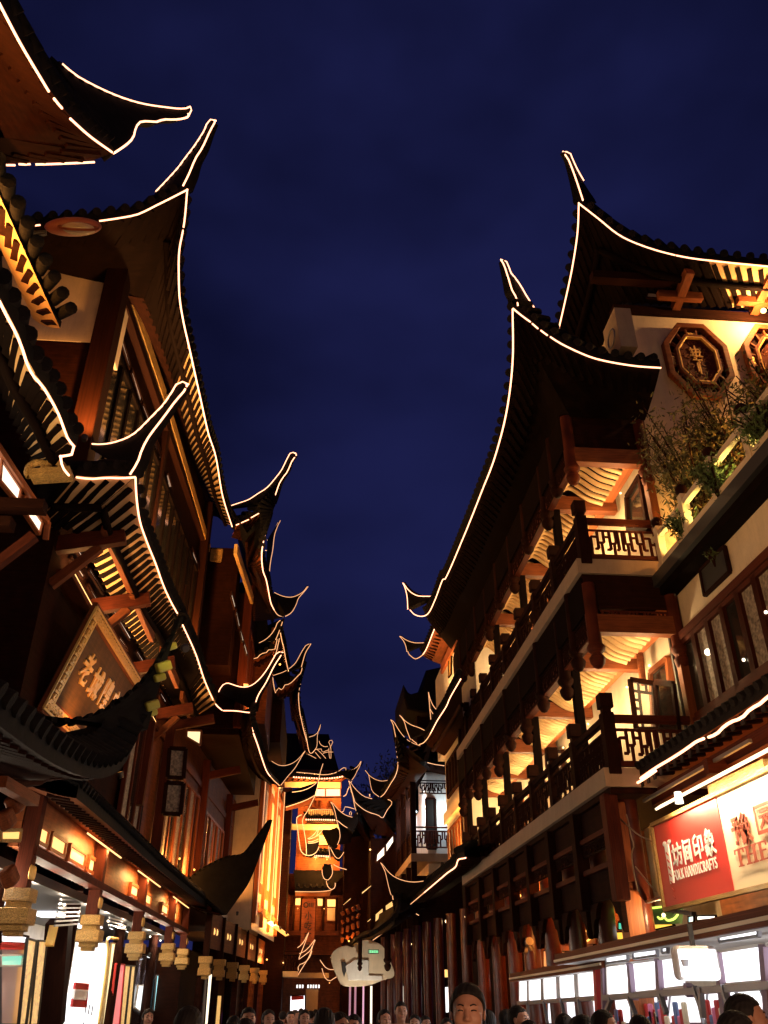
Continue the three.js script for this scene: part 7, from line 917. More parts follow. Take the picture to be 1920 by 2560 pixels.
// ---- the two white-lit stalls
function stall(name, label, panels, roofLine, posts, ends) {
  const t = thing(name, label, 'stall'), W = glow('stall_lightbox_glow', 1.35, 1.33, 1.42), IN = glow('stall_interior_glow', 1.05, 1.03, 1.08);
  for (const c of panels) { frameWindow(t, 'lightbox', c, W, M.letter, 0.03, 0.05); const a = A(c[3]), b = A(c[2]); const bk = 0.55; }
  const [a, b] = roofLine.map(A), out = V(-0.45, 0, 0), bk = V(1.9, 0.12, 0);
  bar('fascia', a.clone(), b.clone(), 0.06, 0.16, M.warm, t); bar('fascia_trim', a.clone().add(V(-0.04, -0.02, 0)), b.clone().add(V(-0.04, -0.02, 0)), 0.03, 0.035, M.cream, t); put('roof_sheet', gridGeo([[a.clone().add(V(0, 0.08, 0)), b.clone().add(V(0, 0.08, 0))], [a.clone().add(bk), b.clone().add(bk)]]), M.dark, t); put('soffit', gridGeo([[a.clone().add(V(0, -0.07, 0)), b.clone().add(V(0, -0.07, 0))], [a.clone().add(V(1.8, -0.05, 0)), b.clone().add(V(1.8, -0.05, 0))]]), M.white, t);
  return t;
}
{ const st = stall('white_stall', 'nearer market stall with large white light boxes under a brown roof, right edge', [[[4.6, 2.05, -14.18], [4.6, 2.06, -13.18], [4.6, 1.68, -13.31], [4.6, 1.66, -14.3]], [[4.6, 2.06, -13.06], [4.6, 2.07, -12.09], [4.6, 1.72, -12.22], [4.6, 1.69, -13.18]], [[4.6, 2.07, -11.96], [4.6, 2.09, -11.1], [4.6, 1.76, -11.21], [4.6, 1.73, -12.08]], [[4.6, 2.09, -10.15], [4.6, 2.11, -9.16], [4.6, 1.79, -9.24], [4.6, 1.77, -10.16]], [[4.6, 2.11, -9.03], [4.6, 2.12, -8.31], [4.6, 1.82, -8.4], [4.6, 1.79, -9.11]]], [[4.15, 2.17, -15.41], [4.15, 2.31, -6.91]]);
  const W = glow('stall_lightbox_glow', 1.35, 1.33, 1.42), IN = glow('stall_interior_glow', 1.0, 0.98, 1.02);
  for (const c of [[[4.4, 2.15, -13.56], [4.4, 2.16, -12.62], [4.4, 2.08, -12.64], [4.4, 2.07, -13.57]], [[4.4, 2.17, -12.37], [4.4, 2.17, -11.51], [4.4, 2.1, -11.53], [4.4, 2.09, -12.39]], [[4.4, 2.22, -9.66], [4.4, 2.23, -8.75], [4.4, 2.17, -8.78], [4.4, 2.16, -9.66]], [[4.4, 2.18, -11.32], [4.4, 2.18, -11.14], [4.4, 2.12, -11.17], [4.4, 2.12, -11.33]]]) frameWindow(st, 'soffit_light', c, W, M.metal, 0.03, 0.04);
  bar('rail', ...[[4.55, 1.63, -14.3], [4.55, 1.77, -8.33]], 0.12, 0.07, M.metal, st);
  for (const c of [[[5.1, 1.6, -15.59], [5.1, 1.63, -14.75], [5.1, 1.28, -14.83], [5.1, 1.25, -15.9]], [[5.1, 1.65, -14.32], [5.1, 1.67, -13.54], [5.1, 1.31, -13.64], [5.1, 1.28, -14.69]], [[5.1, 1.67, -13.07], [5.1, 1.72, -12.19], [5.1, 1.35, -12.12], [5.1, 1.32, -13.34]], [[5.1, 1.7, -11.81], [5.1, 1.74, -11.43], [5.1, 1.37, -11.44], [5.1, 1.35, -12.03]], [[5.1, 1.74, -11.09], [5.1, 1.78, -10.41], [5.1, 1.57, -10.29], [5.1, 1.39, -10.38]].slice(0, 4), [[5.1, 1.78, -10.26], [5.1, 1.81, -9.38], [5.1, 1.42, -9.48], [5.1, 1.39, -10.45]]]) frameWindow(st, 'lit_opening', c, IN, M.metal, 0.03, 0.04);  // glowing panels stand in for the lit stall interior
  frameWindow(st, 'lit_opening', [[5.35, 1.6, -16.78], [5.35, 1.81, -9.54], [5.35, 1.42, -9.44], [5.35, 1.21, -17.12]], IN, M.letter, 0.03, 0.05);
  for (const x of [[[4.58, 2.04, -14.26], [4.58, 1.28, -14.54]], [[4.58, 2.06, -13.06], [4.58, 1.61, -13.12]], [[4.58, 2.07, -11.95], [4.58, 1.62, -12.05]], [[4.58, 1.78, -11.12], [4.58, 1.66, -11.16]], [[4.58, 2.09, -10.16], [4.58, 1.4, -10.23]], [[4.58, 2.1, -9.05], [4.58, 1.42, -9.25]]]) bar('post', x[0], x[1], 0.1, 0.1, mat('mauve_post', 0.3, 0.22, 0.3), st, V(0, 0, 1));
  for (const [p, q] of [[[4.5, 1.61, -13.9], [4.5, 1.39, -14.29]], [[4.5, 1.63, -13.08], [4.5, 1.43, -12.91]], [[4.5, 1.67, -11.89], [4.5, 1.47, -11.77]], [[4.5, 1.75, -10.79], [4.5, 1.54, -10.67]], [[4.5, 1.75, -10.61], [4.5, 1.45, -10.67]], [[4.5, 1.76, -10.04], [4.5, 1.5, -9.93]]]) bar('bracket_brace', p, q, 0.055, 0.06, M.metal, st, V(0, 0, 1));
  const gd = [M.red, mat('pink_goods', 0.75, 0.2, 0.35), M.cream, mat('blue_goods', 0.12, 0.18, 0.35), M.red]; for (let i = 0; i < 40; i++) { const c = [[4.95, 1.51, -13.96], [4.95, 1.48, -13.53], [4.95, 1.54, -11.36], [4.95, 1.5, -13.16], [4.95, 1.39, -14.99], [4.95, 1.51, -12.49], [4.95, 1.54, -10.58]][i % 7], o = put('hanging_goods', new RoundedBoxGeometry(0.05, 0.26, 0.12, 1, 0.02), gd[i % 5], st); o.position.set(c[0], c[1] - 0.05 - (i % 3) * 0.08, c[2] + ((i * 7) % 5) * 0.1 - 0.2); }
  const rl = new THREE.RectAreaLight(L(0.95, 0.95, 1), 3.2, 6, 0.8); rl.position.set(4.1, 1.5, -10.5); rl.rotation.y = Math.PI / 2; rl.name = 'lightbox_light'; scene.add(rl);
  const s2 = stall('white_stall', 'farther market stall with smaller white light boxes and shelves, left of the red post', [[[4.9, 1.96, -21.53], [4.9, 1.97, -20.76], [4.9, 1.53, -20.9], [4.9, 1.52, -21.7]], [[4.9, 1.97, -20.62], [4.9, 1.98, -19.49], [4.9, 1.56, -19.63], [4.9, 1.54, -20.72]], [[4.9, 1.99, -19.32], [4.9, 2, -18.27], [4.9, 1.59, -18.38], [4.9, 1.56, -19.41]], [[4.9, 2, -18.05], [4.9, 2.01, -17.02], [4.9, 1.61, -17.1], [4.9, 1.59, -18.14]], [[4.9, 2.02, -16.79], [4.9, 2.05, -15.72], [4.9, 1.64, -15.84], [4.9, 1.61, -16.89]]], [[4.55, 1.99, -20.85], [4.55, 2.1, -14.22]]);
  for (const c of [[[4.7, 2.03, -20.58], [4.7, 2.04, -19.84], [4.7, 1.97, -19.87], [4.7, 1.96, -20.6]], [[4.7, 2.04, -19.63], [4.7, 2.05, -18.64], [4.7, 1.99, -18.67], [4.7, 1.98, -19.66]], [[4.7, 2.06, -18.39], [4.7, 2.07, -17.41], [4.7, 2, -17.43], [4.7, 1.99, -18.42]], [[4.7, 2.09, -17.18], [4.7, 2.1, -16.21], [4.7, 2.03, -16.24], [4.7, 2.02, -17.21]], [[4.7, 2.11, -16.02], [4.7, 2.12, -15.17], [4.7, 2.06, -15.2], [4.7, 2.05, -16.05]]]) frameWindow(s2, 'soffit_light', c, W, M.metal, 0.03, 0.04);
  bar('rail', ...[[4.85, 1.5, -21.59], [4.85, 1.63, -15.28]], 0.1, 0.07, M.metal, s2); bar('red_post', ...[[4.7, 2.05, -14.87], [4.7, 1.27, -15.04]], 0.2, 0.14, M.red, s2, V(0, 0, 1));
  for (const c of [[[5.3, 1.51, -22.21], [5.3, 1.53, -21.17], [5.3, 1.1, -21.34], [5.3, 1.08, -22.37]], [[5.3, 1.53, -20.69], [5.3, 1.56, -19.73], [5.3, 1.14, -19.9], [5.3, 1.12, -20.86]], [[5.3, 1.56, -19.31], [5.3, 1.59, -18.41], [5.3, 1.18, -18.53], [5.3, 1.15, -19.6]], [[5.3, 1.59, -18.15], [5.3, 1.62, -17.16], [5.3, 1.21, -17.24], [5.3, 1.18, -18.32]]]) frameWindow(s2, 'lit_opening', c, IN, M.metal, 0.03, 0.04, Object.assign([[0, 0.3, 1, 0.3], [0, 0.55, 1, 0.55], [0, 0.8, 1, 0.8]], { w: 0.05, m: M.cream }));
  for (const [p, q] of [[[4.8, 1.52, -20.54], [4.8, 1.13, -20.54]], [[4.8, 1.54, -19.11], [4.8, 1.17, -18.95]], [[4.8, 1.58, -17.81], [4.8, 1.3, -17.6]], [[4.8, 1.6, -16.63], [4.8, 1.32, -16.55]]]) bar('bracket_brace', p, q, 0.055, 0.06, M.metal, s2, V(0, 0, 1));
  const r2 = new THREE.RectAreaLight(L(0.95, 0.95, 1), 3, 4.5, 0.8); r2.position.set(4.5, 1.5, -17.5); r2.rotation.y = Math.PI / 2; r2.name = 'lightbox_light'; scene.add(r2);
  const lb = thing('hanging_lightbox', 'white rounded light box with a small cup mark, hung in front of the nearer stall', 'sign'); const p = [[3.67, 2.1, -9.2], [4.13, 2.11, -9.2], [4.11, 1.79, -9.2], [3.67, 1.79, -9.2]], c = p.map(A).reduce((s, q) => s.add(q), V(0, 0, 0)).multiplyScalar(0.25), w = p[1][0] - p[0][0], h = p[0][1] - p[3][1];
  const sg = new THREE.Group(); put('box', new RoundedBoxGeometry(w, h, 0.16, 3, 0.06), M.letter, lb).position.copy(c); put('lit_face', new RoundedBoxGeometry(w - 0.06, h - 0.06, 0.05, 2, 0.02), W, lb).position.set(c.x, c.y, c.z + 0.06); const cup = put('cup_mark', new THREE.CylinderGeometry(0.045, 0.03, 0.06, 10), M.metal, lb); cup.position.set(c.x - 0.15, c.y, c.z + 0.1); cup.scale.z = 0.2; bar('hanger', [c.x, c.y + h / 2, c.z], [c.x, c.y + h / 2 + 0.2, c.z], 0.04, 0.04, M.black, lb, V(0, 0, 1)); }
// security camera
{ const sc = thing('security_camera', 'pale bullet security camera on a dark post left of the orange neon sign', 'camera'), p = [[4.9, 2.67, -21.32], [4.9, 2.69, -20.22], [4.9, 2.54, -20.83]].map(A); const d = put('housing', new THREE.CylinderGeometry(0.1, 0.1, 1, 12), M.band, sc), f = frameOf(p[0], p[1]); d.position.copy(p[0]).lerp(p[1], 0.5); d.quaternion.setFromUnitVectors(V(0, 1, 0), p[1].clone().sub(p[0]).normalize()); d.scale.set(0.85, f.len * 0.85, 0.85); const lens = put('lens', new THREE.CylinderGeometry(0.07, 0.07, 0.03, 12), M.black, sc); lens.position.copy(p[0]); lens.quaternion.copy(d.quaternion); bar('mount', p[0].clone().lerp(p[1], 0.6), p[2].clone().add(V(0.15, 0, 0)), 0.06, 0.06, M.band, sc); const k = put('joint', new THREE.SphereGeometry(0.08, 8, 6), M.band, sc); k.position.copy(p[2]); }
// street lamp head, unlit
{ const sl = thing('street_lamp', 'unlit reddish street lamp head with a clear lens, upper left before the dark eave', 'street lamp'), p = [[-4.43, 11.74, -9.2], [-3.61, 11.96, -9.2], [-3.9, 11.79, -9.2]].map(A), c = p[0].clone().lerp(p[1], 0.5), len = p[0].distanceTo(p[1]) / 2, g = new THREE.SphereGeometry(1, 24, 14); g.scale(len, 0.13, 0.16); const b = put('housing', g, mat('reddish_metal', 0.2, 0.06, 0.035, { roughness: 0.5 }), sl); b.position.copy(c); b.rotation.set(0.12, 0, 0.11);
  const ring = put('lens_rim', new THREE.TorusGeometry(0.16, 0.02, 8, 24), M.warm, sl); ring.scale.set(1.75, 0.85, 1); ring.position.copy(p[2]).add(V(0, -0.06, 0.1)); ring.rotation.x = -0.5; const lg = new THREE.SphereGeometry(0.15, 20, 12); lg.scale(1.7, 0.62, 0.7); const l = put('lens', lg, Object.assign(new THREE.MeshPhysicalMaterial({ color: L(0.75, 0.68, 0.5), roughness: 0.08, transmission: 0.65, thickness: 0 }), { name: 'clear_lens' }), sl); l.position.copy(p[2]).add(V(0, -0.06, 0.08)); const bulb = put('bulb', new THREE.CapsuleGeometry(0.03, 0.12, 4, 8), M.white, sl); bulb.position.copy(l.position); bulb.rotation.z = 1.4; const refl = put('reflector', new THREE.SphereGeometry(0.12, 12, 8), M.metal, sl); refl.scale.set(1.6, 0.5, 0.5); refl.position.copy(l.position).add(V(0, 0.05, -0.03));
  for (const q of [[[-4.39, 11.71, -9.2], [-5.31, 11.53, -9.2]], [[-4.38, 11.66, -9.2], [-5.27, 11.37, -9.2]]]) bar('arm', q[0], q[1], 0.035, 0.035, M.black, sl); }
// ================================================================ PEOPLE
function surfaceNets(f, lo, hi, cell) {
  const n = [0, 1, 2].map((a) => Math.ceil((hi[a] - lo[a]) / cell) + 1), [nx, ny, nz] = n, v = new Float32Array(nx * ny * nz), id = (i, j, k) => i + nx * (j + ny * k);
  for (let k = 0; k < nz; k++) for (let j = 0; j < ny; j++) for (let i = 0; i < nx; i++) v[id(i, j, k)] = f(lo[0] + i * cell, lo[1] + j * cell, lo[2] + k * cell);
  const map = new Int32Array(nx * ny * nz).fill(-1), P = [], I = [];
  for (let k = 0; k < nz - 1; k++) for (let j = 0; j < ny - 1; j++) for (let i = 0; i < nx - 1; i++) {
    let s = [0, 0, 0], c = 0, neg = 0; const val = (a) => v[id(i + (a & 1), j + ((a >> 1) & 1), k + (a >> 2))];
    for (let a = 0; a < 8; a++) if (val(a) < 0) neg++;
    if (neg === 0 || neg === 8) continue;
    for (let a = 0; a < 8; a++) for (let b = 0; b < 3; b++) if (!(a & (1 << b))) { const q = a | (1 << b), va = val(a), vb = val(q); if ((va < 0) !== (vb < 0)) { const t = va / (va - vb), p = [a & 1, (a >> 1) & 1, a >> 2]; p[b] += t; s = s.map((x, d) => x + p[d]); c++; } }
    map[id(i, j, k)] = P.length / 3; P.push(lo[0] + (i + s[0] / c) * cell, lo[1] + (j + s[1] / c) * cell, lo[2] + (k + s[2] / c) * cell);
  }
  for (let k = 1; k < nz - 1; k++) for (let j = 1; j < ny - 1; j++) for (let i = 1; i < nx - 1; i++) { const a = v[id(i, j, k)] < 0;
    const quad = (o, p, q, flip) => { const w = [map[id(i, j, k)], map[o], map[q], map[p]]; if (w.some((x) => x < 0)) return; if (flip) I.push(w[0], w[2], w[1], w[0], w[3], w[2]); else I.push(w[0], w[1], w[2], w[0], w[2], w[3]); };
    if (a !== (v[id(i + 1, j, k)] < 0)) quad(id(i, j - 1, k), id(i, j, k - 1), id(i, j - 1, k - 1), !a);
    if (a !== (v[id(i, j + 1, k)] < 0)) quad(id(i, j, k - 1), id(i - 1, j, k), id(i - 1, j, k - 1), !a);
    if (a !== (v[id(i, j, k + 1)] < 0)) quad(id(i - 1, j, k), id(i, j - 1, k), id(i - 1, j - 1, k), !a); }
  const g = new THREE.BufferGeometry(); g.setAttribute('position', new THREE.Float32BufferAttribute(P, 3)); g.setIndex(I); g.computeVertexNormals(); return uvBox(g, 2);
}
const cap = (x, y, z, a, b, ra, rb) => { const dx = b[0] - a[0], dy = b[1] - a[1], dz = b[2] - a[2], t = Math.max(0, Math.min(1, ((x - a[0]) * dx + (y - a[1]) * dy + (z - a[2]) * dz) / (dx * dx + dy * dy + dz * dz))); return Math.hypot(x - a[0] - dx * t, y - a[1] - dy * t, z - a[2] - dz * t) - lerp(ra, rb, t); };
const ell = (x, y, z, c, r) => { const k = Math.hypot((x - c[0]) / r[0], (y - c[1]) / r[1], (z - c[2]) / r[2]), m = Math.min(...r); return (k - 1) * m * (k > 1 ? 1.15 : 1); };
const smin = (a, b, k) => { const h = Math.max(k - Math.abs(a - b), 0) / k; return Math.min(a, b) - h * h * k * 0.25; };
// head in body coordinates, facing +z, crown at 1.70
function headSdf(x, y, z, o = {}) {
  let d = ell(x, y, z, [0, 1.612, -0.008], [0.074, 0.088, 0.093]);
  d = smin(d, ell(x, y, z, [0, 1.556, 0.026], [0.056 * (o.jaw ?? 1), 0.078, 0.062]), 0.04);
  const ax = Math.abs(x);
  d = smin(d, ell(ax, y, z, [0.038, 1.566, 0.06], [0.026, 0.024, 0.022]), 0.025);
  d = smin(d, cap(x, y, z, [0, 1.604, 0.084], [0, 1.572, 0.1], 0.008, 0.012), 0.014); d = smin(d, ell(ax, y, z, [0.011, 1.568, 0.092], [0.008, 0.007, 0.009]), 0.008);
  d = smin(d, cap(ax, y, z, [0.012, 1.622, 0.083], [0.046, 1.619, 0.068], 0.006, 0.006), 0.016);
  d = -smin(-d, ell(ax, y, z, [0.031, 1.603, 0.1], [0.017, 0.011, 0.016]), 0.012);
  d = smin(d, ell(ax, y, z, [0.031, 1.603, 0.078], [0.014, 0.011, 0.011]), 0.004);
  const ly = 1.5385 + 0.9 * ax * ax * (o.smile ?? 1) * 6; d = smin(d, cap(ax, y, z, [0, ly, 0.09], [0.02, ly, 0.083], 0.0065, 0.004), 0.006);
  d = smin(d, ell(x, y, z, [0, 1.506, 0.066], [0.022, 0.016, 0.018]), 0.025);
  return smin(d, ell(ax, y, z, [0.077, 1.59, -0.004], [0.008, 0.03, 0.017]), 0.008);
}
function bodySdf(x, y, z) {
  const ax = Math.abs(x); let d = cap(x, y, z, [0, 1.4, -0.02], [0, 1.53, 0], 0.055, 0.052);
  d = smin(d, ell(x, y, z, [0, 1.27, -0.01], [0.16, 0.17, 0.1]), 0.06); d = smin(d, ell(x, y, z, [0, 1.08, -0.005], [0.135, 0.14, 0.09]), 0.08); d = smin(d, ell(x, y, z, [0, 0.93, -0.01], [0.16, 0.11, 0.105]), 0.06);
  d = smin(d, cap(ax, y, z, [0.08, 1.41, -0.02], [0.17, 1.385, -0.015], 0.055, 0.056), 0.05);
  d = smin(d, cap(ax, y, z, [0.18, 1.375, -0.015], [0.225, 1.12, -0.02], 0.05, 0.04), 0.03); d = smin(d, cap(ax, y, z, [0.225, 1.12, -0.02], [0.235, 0.88, 0.04], 0.04, 0.027), 0.02);
  d = smin(d, ell(ax, y, z, [0.238, 0.83, 0.055], [0.022, 0.05, 0.036]), 0.02);
  for (const [fz, l, b] of [[0.03, 0.075, 0.01], [0.048, 0.085, 0.012], [0.066, 0.08, 0.012], [0.083, 0.06, 0.01]]) { d = smin(d, cap(ax, y, z, [0.238, 0.795, fz], [0.232, 0.795 - l * 0.55, fz + 0.004], 0.009, 0.0085), 0.005); d = smin(d, cap(ax, y, z, [0.232, 0.795 - l * 0.55, fz + 0.004], [0.222 - b, 0.795 - l, fz], 0.0085, 0.007), 0.005); }
  d = smin(d, cap(ax, y, z, [0.232, 0.845, 0.085], [0.222, 0.79, 0.112], 0.011, 0.008), 0.01);
  d = smin(d, cap(ax, y, z, [0.085, 0.9, -0.01], [0.095, 0.48, 0.005], 0.085, 0.052), 0.04); d = smin(d, cap(ax, y, z, [0.095, 0.48, 0.005], [0.1, 0.08, -0.02], 0.053, 0.034), 0.03); d = smin(d, cap(ax, y, z, [0.1, 0.04, -0.03], [0.115, 0.03, 0.14], 0.038, 0.03), 0.03);
  return d;
}
const shirtSdf = (x, y, z) => { const ax = Math.abs(x); let d = bodySdf(x, y, z) - 0.014; d = Math.max(d, 0.92 - y, (y - 1.44) + Math.max(0, 0.0), -(Math.hypot(x, (z - 0.02) * 1.1, (y - 1.47) * 0.8) - 0.075)); return ax > 0.2 ? Math.max(d, 1.2 - y + 0) : d; };
const trouserSdf = (x, y, z) => Math.max(bodySdf(x, y, z) - 0.012, y - 0.95, 0.07 - y, Math.abs(x) - 0.19);
const hairShort = (x, y, z) => { let d = ell(x, y, z, [0, 1.618, -0.014], [0.083, 0.096, 0.1]) ; d += 0.0016 * Math.sin(x * 310 + y * 60) + 0.0012 * Math.sin(z * 270 - y * 90); const face = Math.max((z - 0.02) * -1 + 0.012, (y - 1.668) + (z - 0.05) * 0.2); return Math.max(d, -Math.max(-(z - (0.012 + Math.max(0, y - 1.6) * 0.35)), y - 1.662 + Math.abs(x) * 0.15), 1.565 - y + Math.max(0, -z) * -0.6); };
const hairLong = (x, y, z) => { let d = ell(x, y, z, [0, 1.618, -0.016], [0.088, 0.099, 0.104]); d = smin(d, ell(x, y, z, [0, 1.5, -0.06], [0.085, 0.14, 0.06]), 0.05); d += 0.003 * Math.sin(x * 260) * Math.cos(y * 30); return Math.max(d, -Math.max(0.022 + Math.max(0, y - 1.64) * 0.9 - z, y - 1.676 + Math.abs(x) * 0.5), 1.38 - y); };
const hairBack = (x, y, z) => { let d = ell(x, y, z, [0, 1.622, -0.014], [0.086, 0.1, 0.1]); d = smin(d, ell(x, y, z, [0, 1.6, -0.1], [0.05, 0.05, 0.045]), 0.03); d = smin(d, ell(x, y, z, [0, 1.53, -0.05], [0.078, 0.08, 0.05]), 0.04); d += 0.002 * Math.sin(x * 240 + z * 60); return Math.max(d, -Math.max(0.018 + Math.max(0, y - 1.63) * 1.1 - z, y - 1.684 + Math.abs(x) * 0.55), 1.5 - y); };
const tSkin = tex(256, (u, v) => { const g = fbm(u * 9, v * 9, 9, 9, 91, 4), f = fbm(u * 60, v * 60, 60, 60, 95, 2); const k = 0.82 + 0.25 * g + 0.1 * (f - 0.4); return [k, k * (0.93 + 0.08 * g), k * (0.9 + 0.1 * g)]; });
const SKIN = [mat('skin', 0.42, 0.22, 0.14, { roughness: 0.55, map: tSkin }), mat('skin_tan', 0.36, 0.18, 0.105, { roughness: 0.55, map: tSkin })], HAIR = [mat('black_hair', 0.012, 0.01, 0.009, { roughness: 0.7, specularIntensity: 0.4 }), mat('brown_hair', 0.035, 0.02, 0.013, { roughness: 0.5 })];
const G = (() => {
  const head = (o) => surfaceNets((x, y, z) => smin(headSdf(x, y, z, o), cap(x, y, z, [0, 1.4, -0.02], [0, 1.54, -0.002], 0.055, 0.05), 0.03), [-0.11, 1.452, -0.13], [0.11, 1.72, 0.13], 0.0042);
  const body = surfaceNets((x, y, z) => Math.max(bodySdf(x, y, z), y - 1.464), [-0.32, -0.04, -0.2], [0.32, 1.5, 0.22], 0.0155);
  const feat = (o) => { const b = []; for (const s of [-1, 1]) { const e = new THREE.TubeGeometry(new THREE.CatmullRomCurve3([V(s * 0.014, 1.622, 0.091), V(s * 0.032, 1.6275, 0.084), V(s * 0.05, 1.62, 0.068)]), 8, 0.0034, 5); b.push(e); } return merge(b); };
  const eyes = (open) => { const b = []; for (const s of [-1, 1]) { const e = new THREE.TubeGeometry(new THREE.CatmullRomCurve3([V(s * 0.019, 1.6015, 0.088), V(s * 0.031, 1.6045, 0.0895), V(s * 0.044, 1.6015, 0.081)]), 8, open ? 0.0042 : 0.003, 5); b.push(e); } return merge(b); };
  const lips = () => { const c = new THREE.CatmullRomCurve3([V(-0.025, 1.5435, 0.085), V(-0.012, 1.5385, 0.0945), V(0, 1.5375, 0.097), V(0.012, 1.5385, 0.0945), V(0.025, 1.5435, 0.085)]); return new THREE.TubeGeometry(c, 12, 0.0045, 6); };
  const lo = [-0.13, 1.36, -0.18], hi = [0.13, 1.74, 0.13];
  return { bodyM: merge([body, head({ jaw: 1.08, smile: 0.3 })].map((g) => g)), bodyF: merge([body, head({ jaw: 0.98, smile: 1 })]), shirt: surfaceNets(shirtSdf, [-0.33, 0.88, -0.2], [0.33, 1.5, 0.2], 0.015), trousers: surfaceNets(trouserSdf, [-0.25, 0.02, -0.2], [0.25, 1.0, 0.2], 0.018), short: surfaceNets(hairShort, lo, hi, 0.006), long: surfaceNets(hairLong, lo, hi, 0.006), back: surfaceNets(hairBack, lo, hi, 0.006), brow: feat(), eye: eyes(true), squint: eyes(false), lip: lips() };
})();
const LIP = mat('lips', 0.33, 0.09, 0.07, { roughness: 0.45 });
function person(crown, dist, turn, label, o = {}) {
  const t = thing('person', label, 'person'), gy = groundY(crown[2]), h = Math.min(1.82, Math.max(o.child ? 1.1 : 1.5, crown[1] - gy)), k = h / 1.72;
  put('body', o.f ? G.bodyF : G.bodyM, SKIN[o.skin ?? 0], t); put('shirt', G.shirt, o.shirt ?? M.ink, t); put('trousers', G.trousers, o.legs ?? M.ink, t); put('hair', G[o.hair ?? 'short'], HAIR[o.tone ?? 0], t);
  if (!o.away) { put('eyebrows', G.brow, HAIR[0], t); put('eyes', o.squint ? G.squint : G.eye, HAIR[0], t); put('mouth', G.lip, LIP, t); }
  t.scale.setScalar(k); t.position.set(crown[0], crown[1] - h, crown[2]); t.rotation.y = turn; return t;
}
const cloth = (n, r, g, b) => mat(n, r, g, b, { roughness: 0.9 }), WHT = cloth('white_shirt', 0.7, 0.7, 0.72), BLU = cloth('pale_blue_shirt', 0.45, 0.55, 0.68), GRY = cloth('grey_shirt', 0.2, 0.2, 0.21), RDS = cloth('maroon_shirt', 0.2, 0.04, 0.04), NVY = cloth('navy_shirt', 0.03, 0.04, 0.09), BLK = cloth('black_shirt', 0.02, 0.02, 0.022), TAN = cloth('tan_shirt', 0.35, 0.26, 0.18);
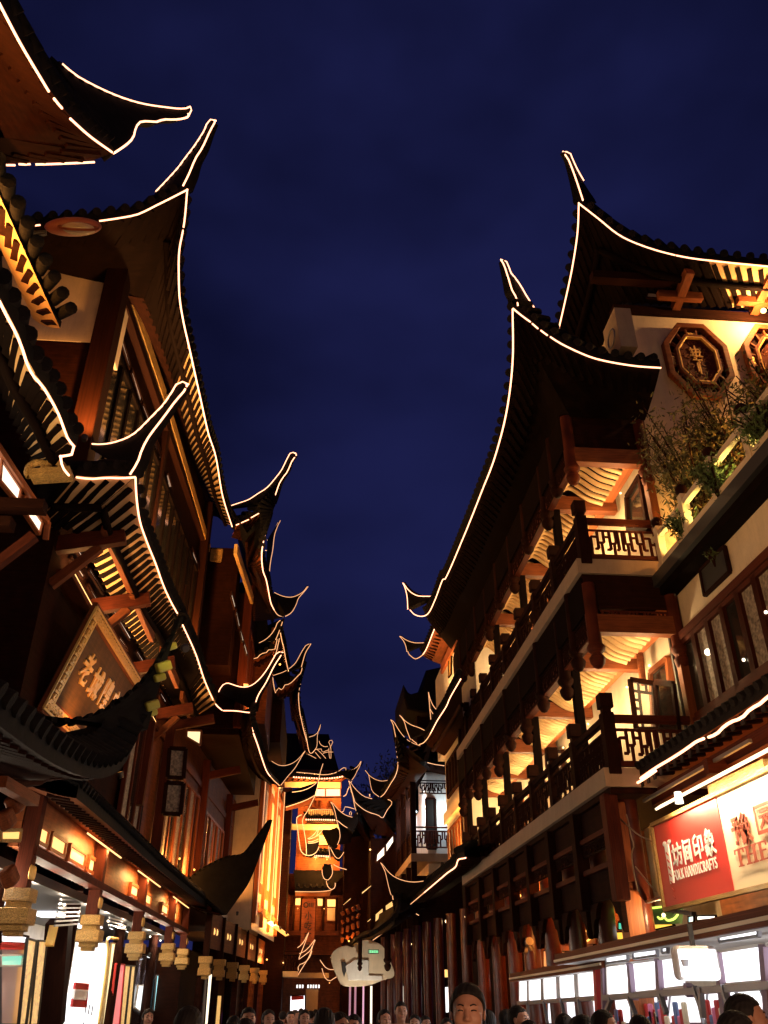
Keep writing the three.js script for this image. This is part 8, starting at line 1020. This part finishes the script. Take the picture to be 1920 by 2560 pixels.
// the woman who smiles into the camera
person([0.8, 1.73, -4.7], 4.7, -0.22, 'smiling woman with dark pulled-back hair looking at the camera, the largest face', { f: true, hair: 'back', squint: true, shirt: BLK });
for (const [p, turn, label, o] of [
  [[2, 1.54, -10.5], 3.0, 'dark-haired person seen from behind just right of the smiling woman', { away: true, shirt: BLK, hair: 'long' }],
  [[2.33, 1.54, -11], 1.9, 'dark-haired person before the stall, left of the man with glasses', { shirt: GRY }],
  [[2.15, 1.59, -9.6], 1.2, 'man in a pale blue shirt facing right in front of the farther stall', { shirt: BLU, tone: 1 }],
  [[1.77, 1.51, -7.6], 3.1, 'crown of dark hair low in front of the man in the pale blue shirt', { away: true, shirt: BLK }],
  [[2.45, 1.53, -9], 2.2, 'dark-haired person facing the farther stall beside the red post', { shirt: NVY, away: true }],
  [[2.4, 1.52, -8.4], 2.6, 'shorter dark-haired person standing close beside another at the red post', { away: true, shirt: GRY }],
  [[2.34, 1.54, -8], 1.6, 'dark-haired person in profile just right of the red post of the stall', { shirt: WHT }],
  [[2.39, 1.58, -7.6], 1.3, 'young man in profile with thick dark hair before the nearer stall', { shirt: NVY }],
  [[2.18, 1.57, -6.2], 3.1, 'head of dark hair seen from behind, below the hanging red goods', { away: true, shirt: BLK }],
  [[2.35, 1.69, -5], 1.35, 'tall man with short hair in right profile at the right edge, before the white stall', { shirt: NVY, skin: 1 }],
  [[2.06, 1.62, -4.5], 1.8, 'child with dark hair held close in front of the tall man at the right edge', { shirt: RDS, child: true }],
  [[2.1, 1.59, -9.4], 0.9, 'young man in a pale shirt in front of the left end of the farther stall', { shirt: WHT }],
  [[1.85, 1.49, -8], 3.0, 'top of a dark head below the young man in the pale shirt', { away: true, shirt: BLK }],
  [[1.35, 1.6, -13.5], 0.1, 'tall young man with dark hair facing the camera left of the smiling woman', { shirt: TAN, skin: 1 }],
  [[1.08, 1.51, -13], 0.3, 'woman with a pale hair band facing the camera, left of the tall young man', { f: true, hair: 'long', shirt: WHT }],
  [[1.6, 1.43, -14], -0.2, 'dark-haired woman half hidden between the tall young man and the smiling woman', { f: true, hair: 'long', shirt: GRY }],
  [[1.88, 1.4, -15], 0.4, 'dark-haired person whose face shows just left of the dark red column', { shirt: RDS }],
  [[1.77, 1.43, -12], 0.1, 'person close behind the smiling woman, face half hidden at her left shoulder', { f: true, hair: 'long', shirt: BLK }],
  [[0.32, 1.55, -8.5], 0.5, 'person with thick dark hair low in the crowd below the white gable', { shirt: BLK, f: true, hair: 'long' }],
  [[0.51, 1.51, -10], -0.3, 'dark-haired person in the crowd right of another below the white gable', { shirt: GRY }],
  [[0.31, 1.5, -16], 3.1, 'dark head seen from behind, left of the crowd below the white gable', { away: true, shirt: BLK }],
  [[-0.62, 1.56, -11], 0.2, 'short-haired man in front of the shop display at the end of the left arcade', { shirt: GRY, skin: 1 }],
  [[-0.44, 1.53, -7.5], 3.1, 'large dark head seen from behind in the left half of the crowd', { away: true, shirt: BLK }],
  [[-0.74, 1.49, -10.5], 3.0, 'dark head left of the man in front of the left arcade display', { away: true, shirt: NVY }],
  [[-0.48, 1.5, -13.5], 0.3, 'long-haired woman in the crowd under the lit amber front', { f: true, hair: 'long', shirt: TAN }],
  [[-0.23, 1.48, -9], 3.1, 'low dark head in the crowd before the bright doorway, nearer than the rest', { away: true, shirt: BLK }],
  [[-0.27, 1.39, -20], 0.2, 'person facing the camera left of the bright doorway sign', { shirt: RDS }],
  [[-0.19, 1.38, -22], 1.2, 'person in profile in front of the bright white doorway sign', { shirt: GRY, tone: 1 }],
  [[0.01, 1.48, -15], 0.2, 'person with dark hair just right of the bright white doorway sign', { f: true, hair: 'long', shirt: WHT }],
  [[0.18, 1.31, -26], 3.1, 'small far figure in front of the pale wall at the street end', { away: true, shirt: NVY }],
  [[0.33, 1.31, -28], 3.0, 'far small figure right of the pale wall at the street end', { away: true, shirt: BLK }],
  [[-0.52, 1.33, -24], 3.1, 'far dark figure in front of the amber board on the left side', { away: true, shirt: GRY }],
  [[-0.09, 1.31, -30], 3.1, 'farthest small figure right in front of the doorway light', { away: true, shirt: RDS }],
  [[0.17, 1.59, -8], 3.1, 'tall dark-haired person seen from behind in the centre of the crowd', { away: true, shirt: BLK, hair: 'long' }],
  [[-0.65, 1.63, -5.6], 3.1, 'big dark head from behind low before the grey poster of the left arcade', { away: true, shirt: BLK }],
  [[-2.51, 1.48, -16], 0.4, 'person standing at the lit glass display behind the left columns', { f: true, hair: 'long', shirt: RDS }],
]) person(p, 0, turn, label, o);
renderer.render(scene, camera);
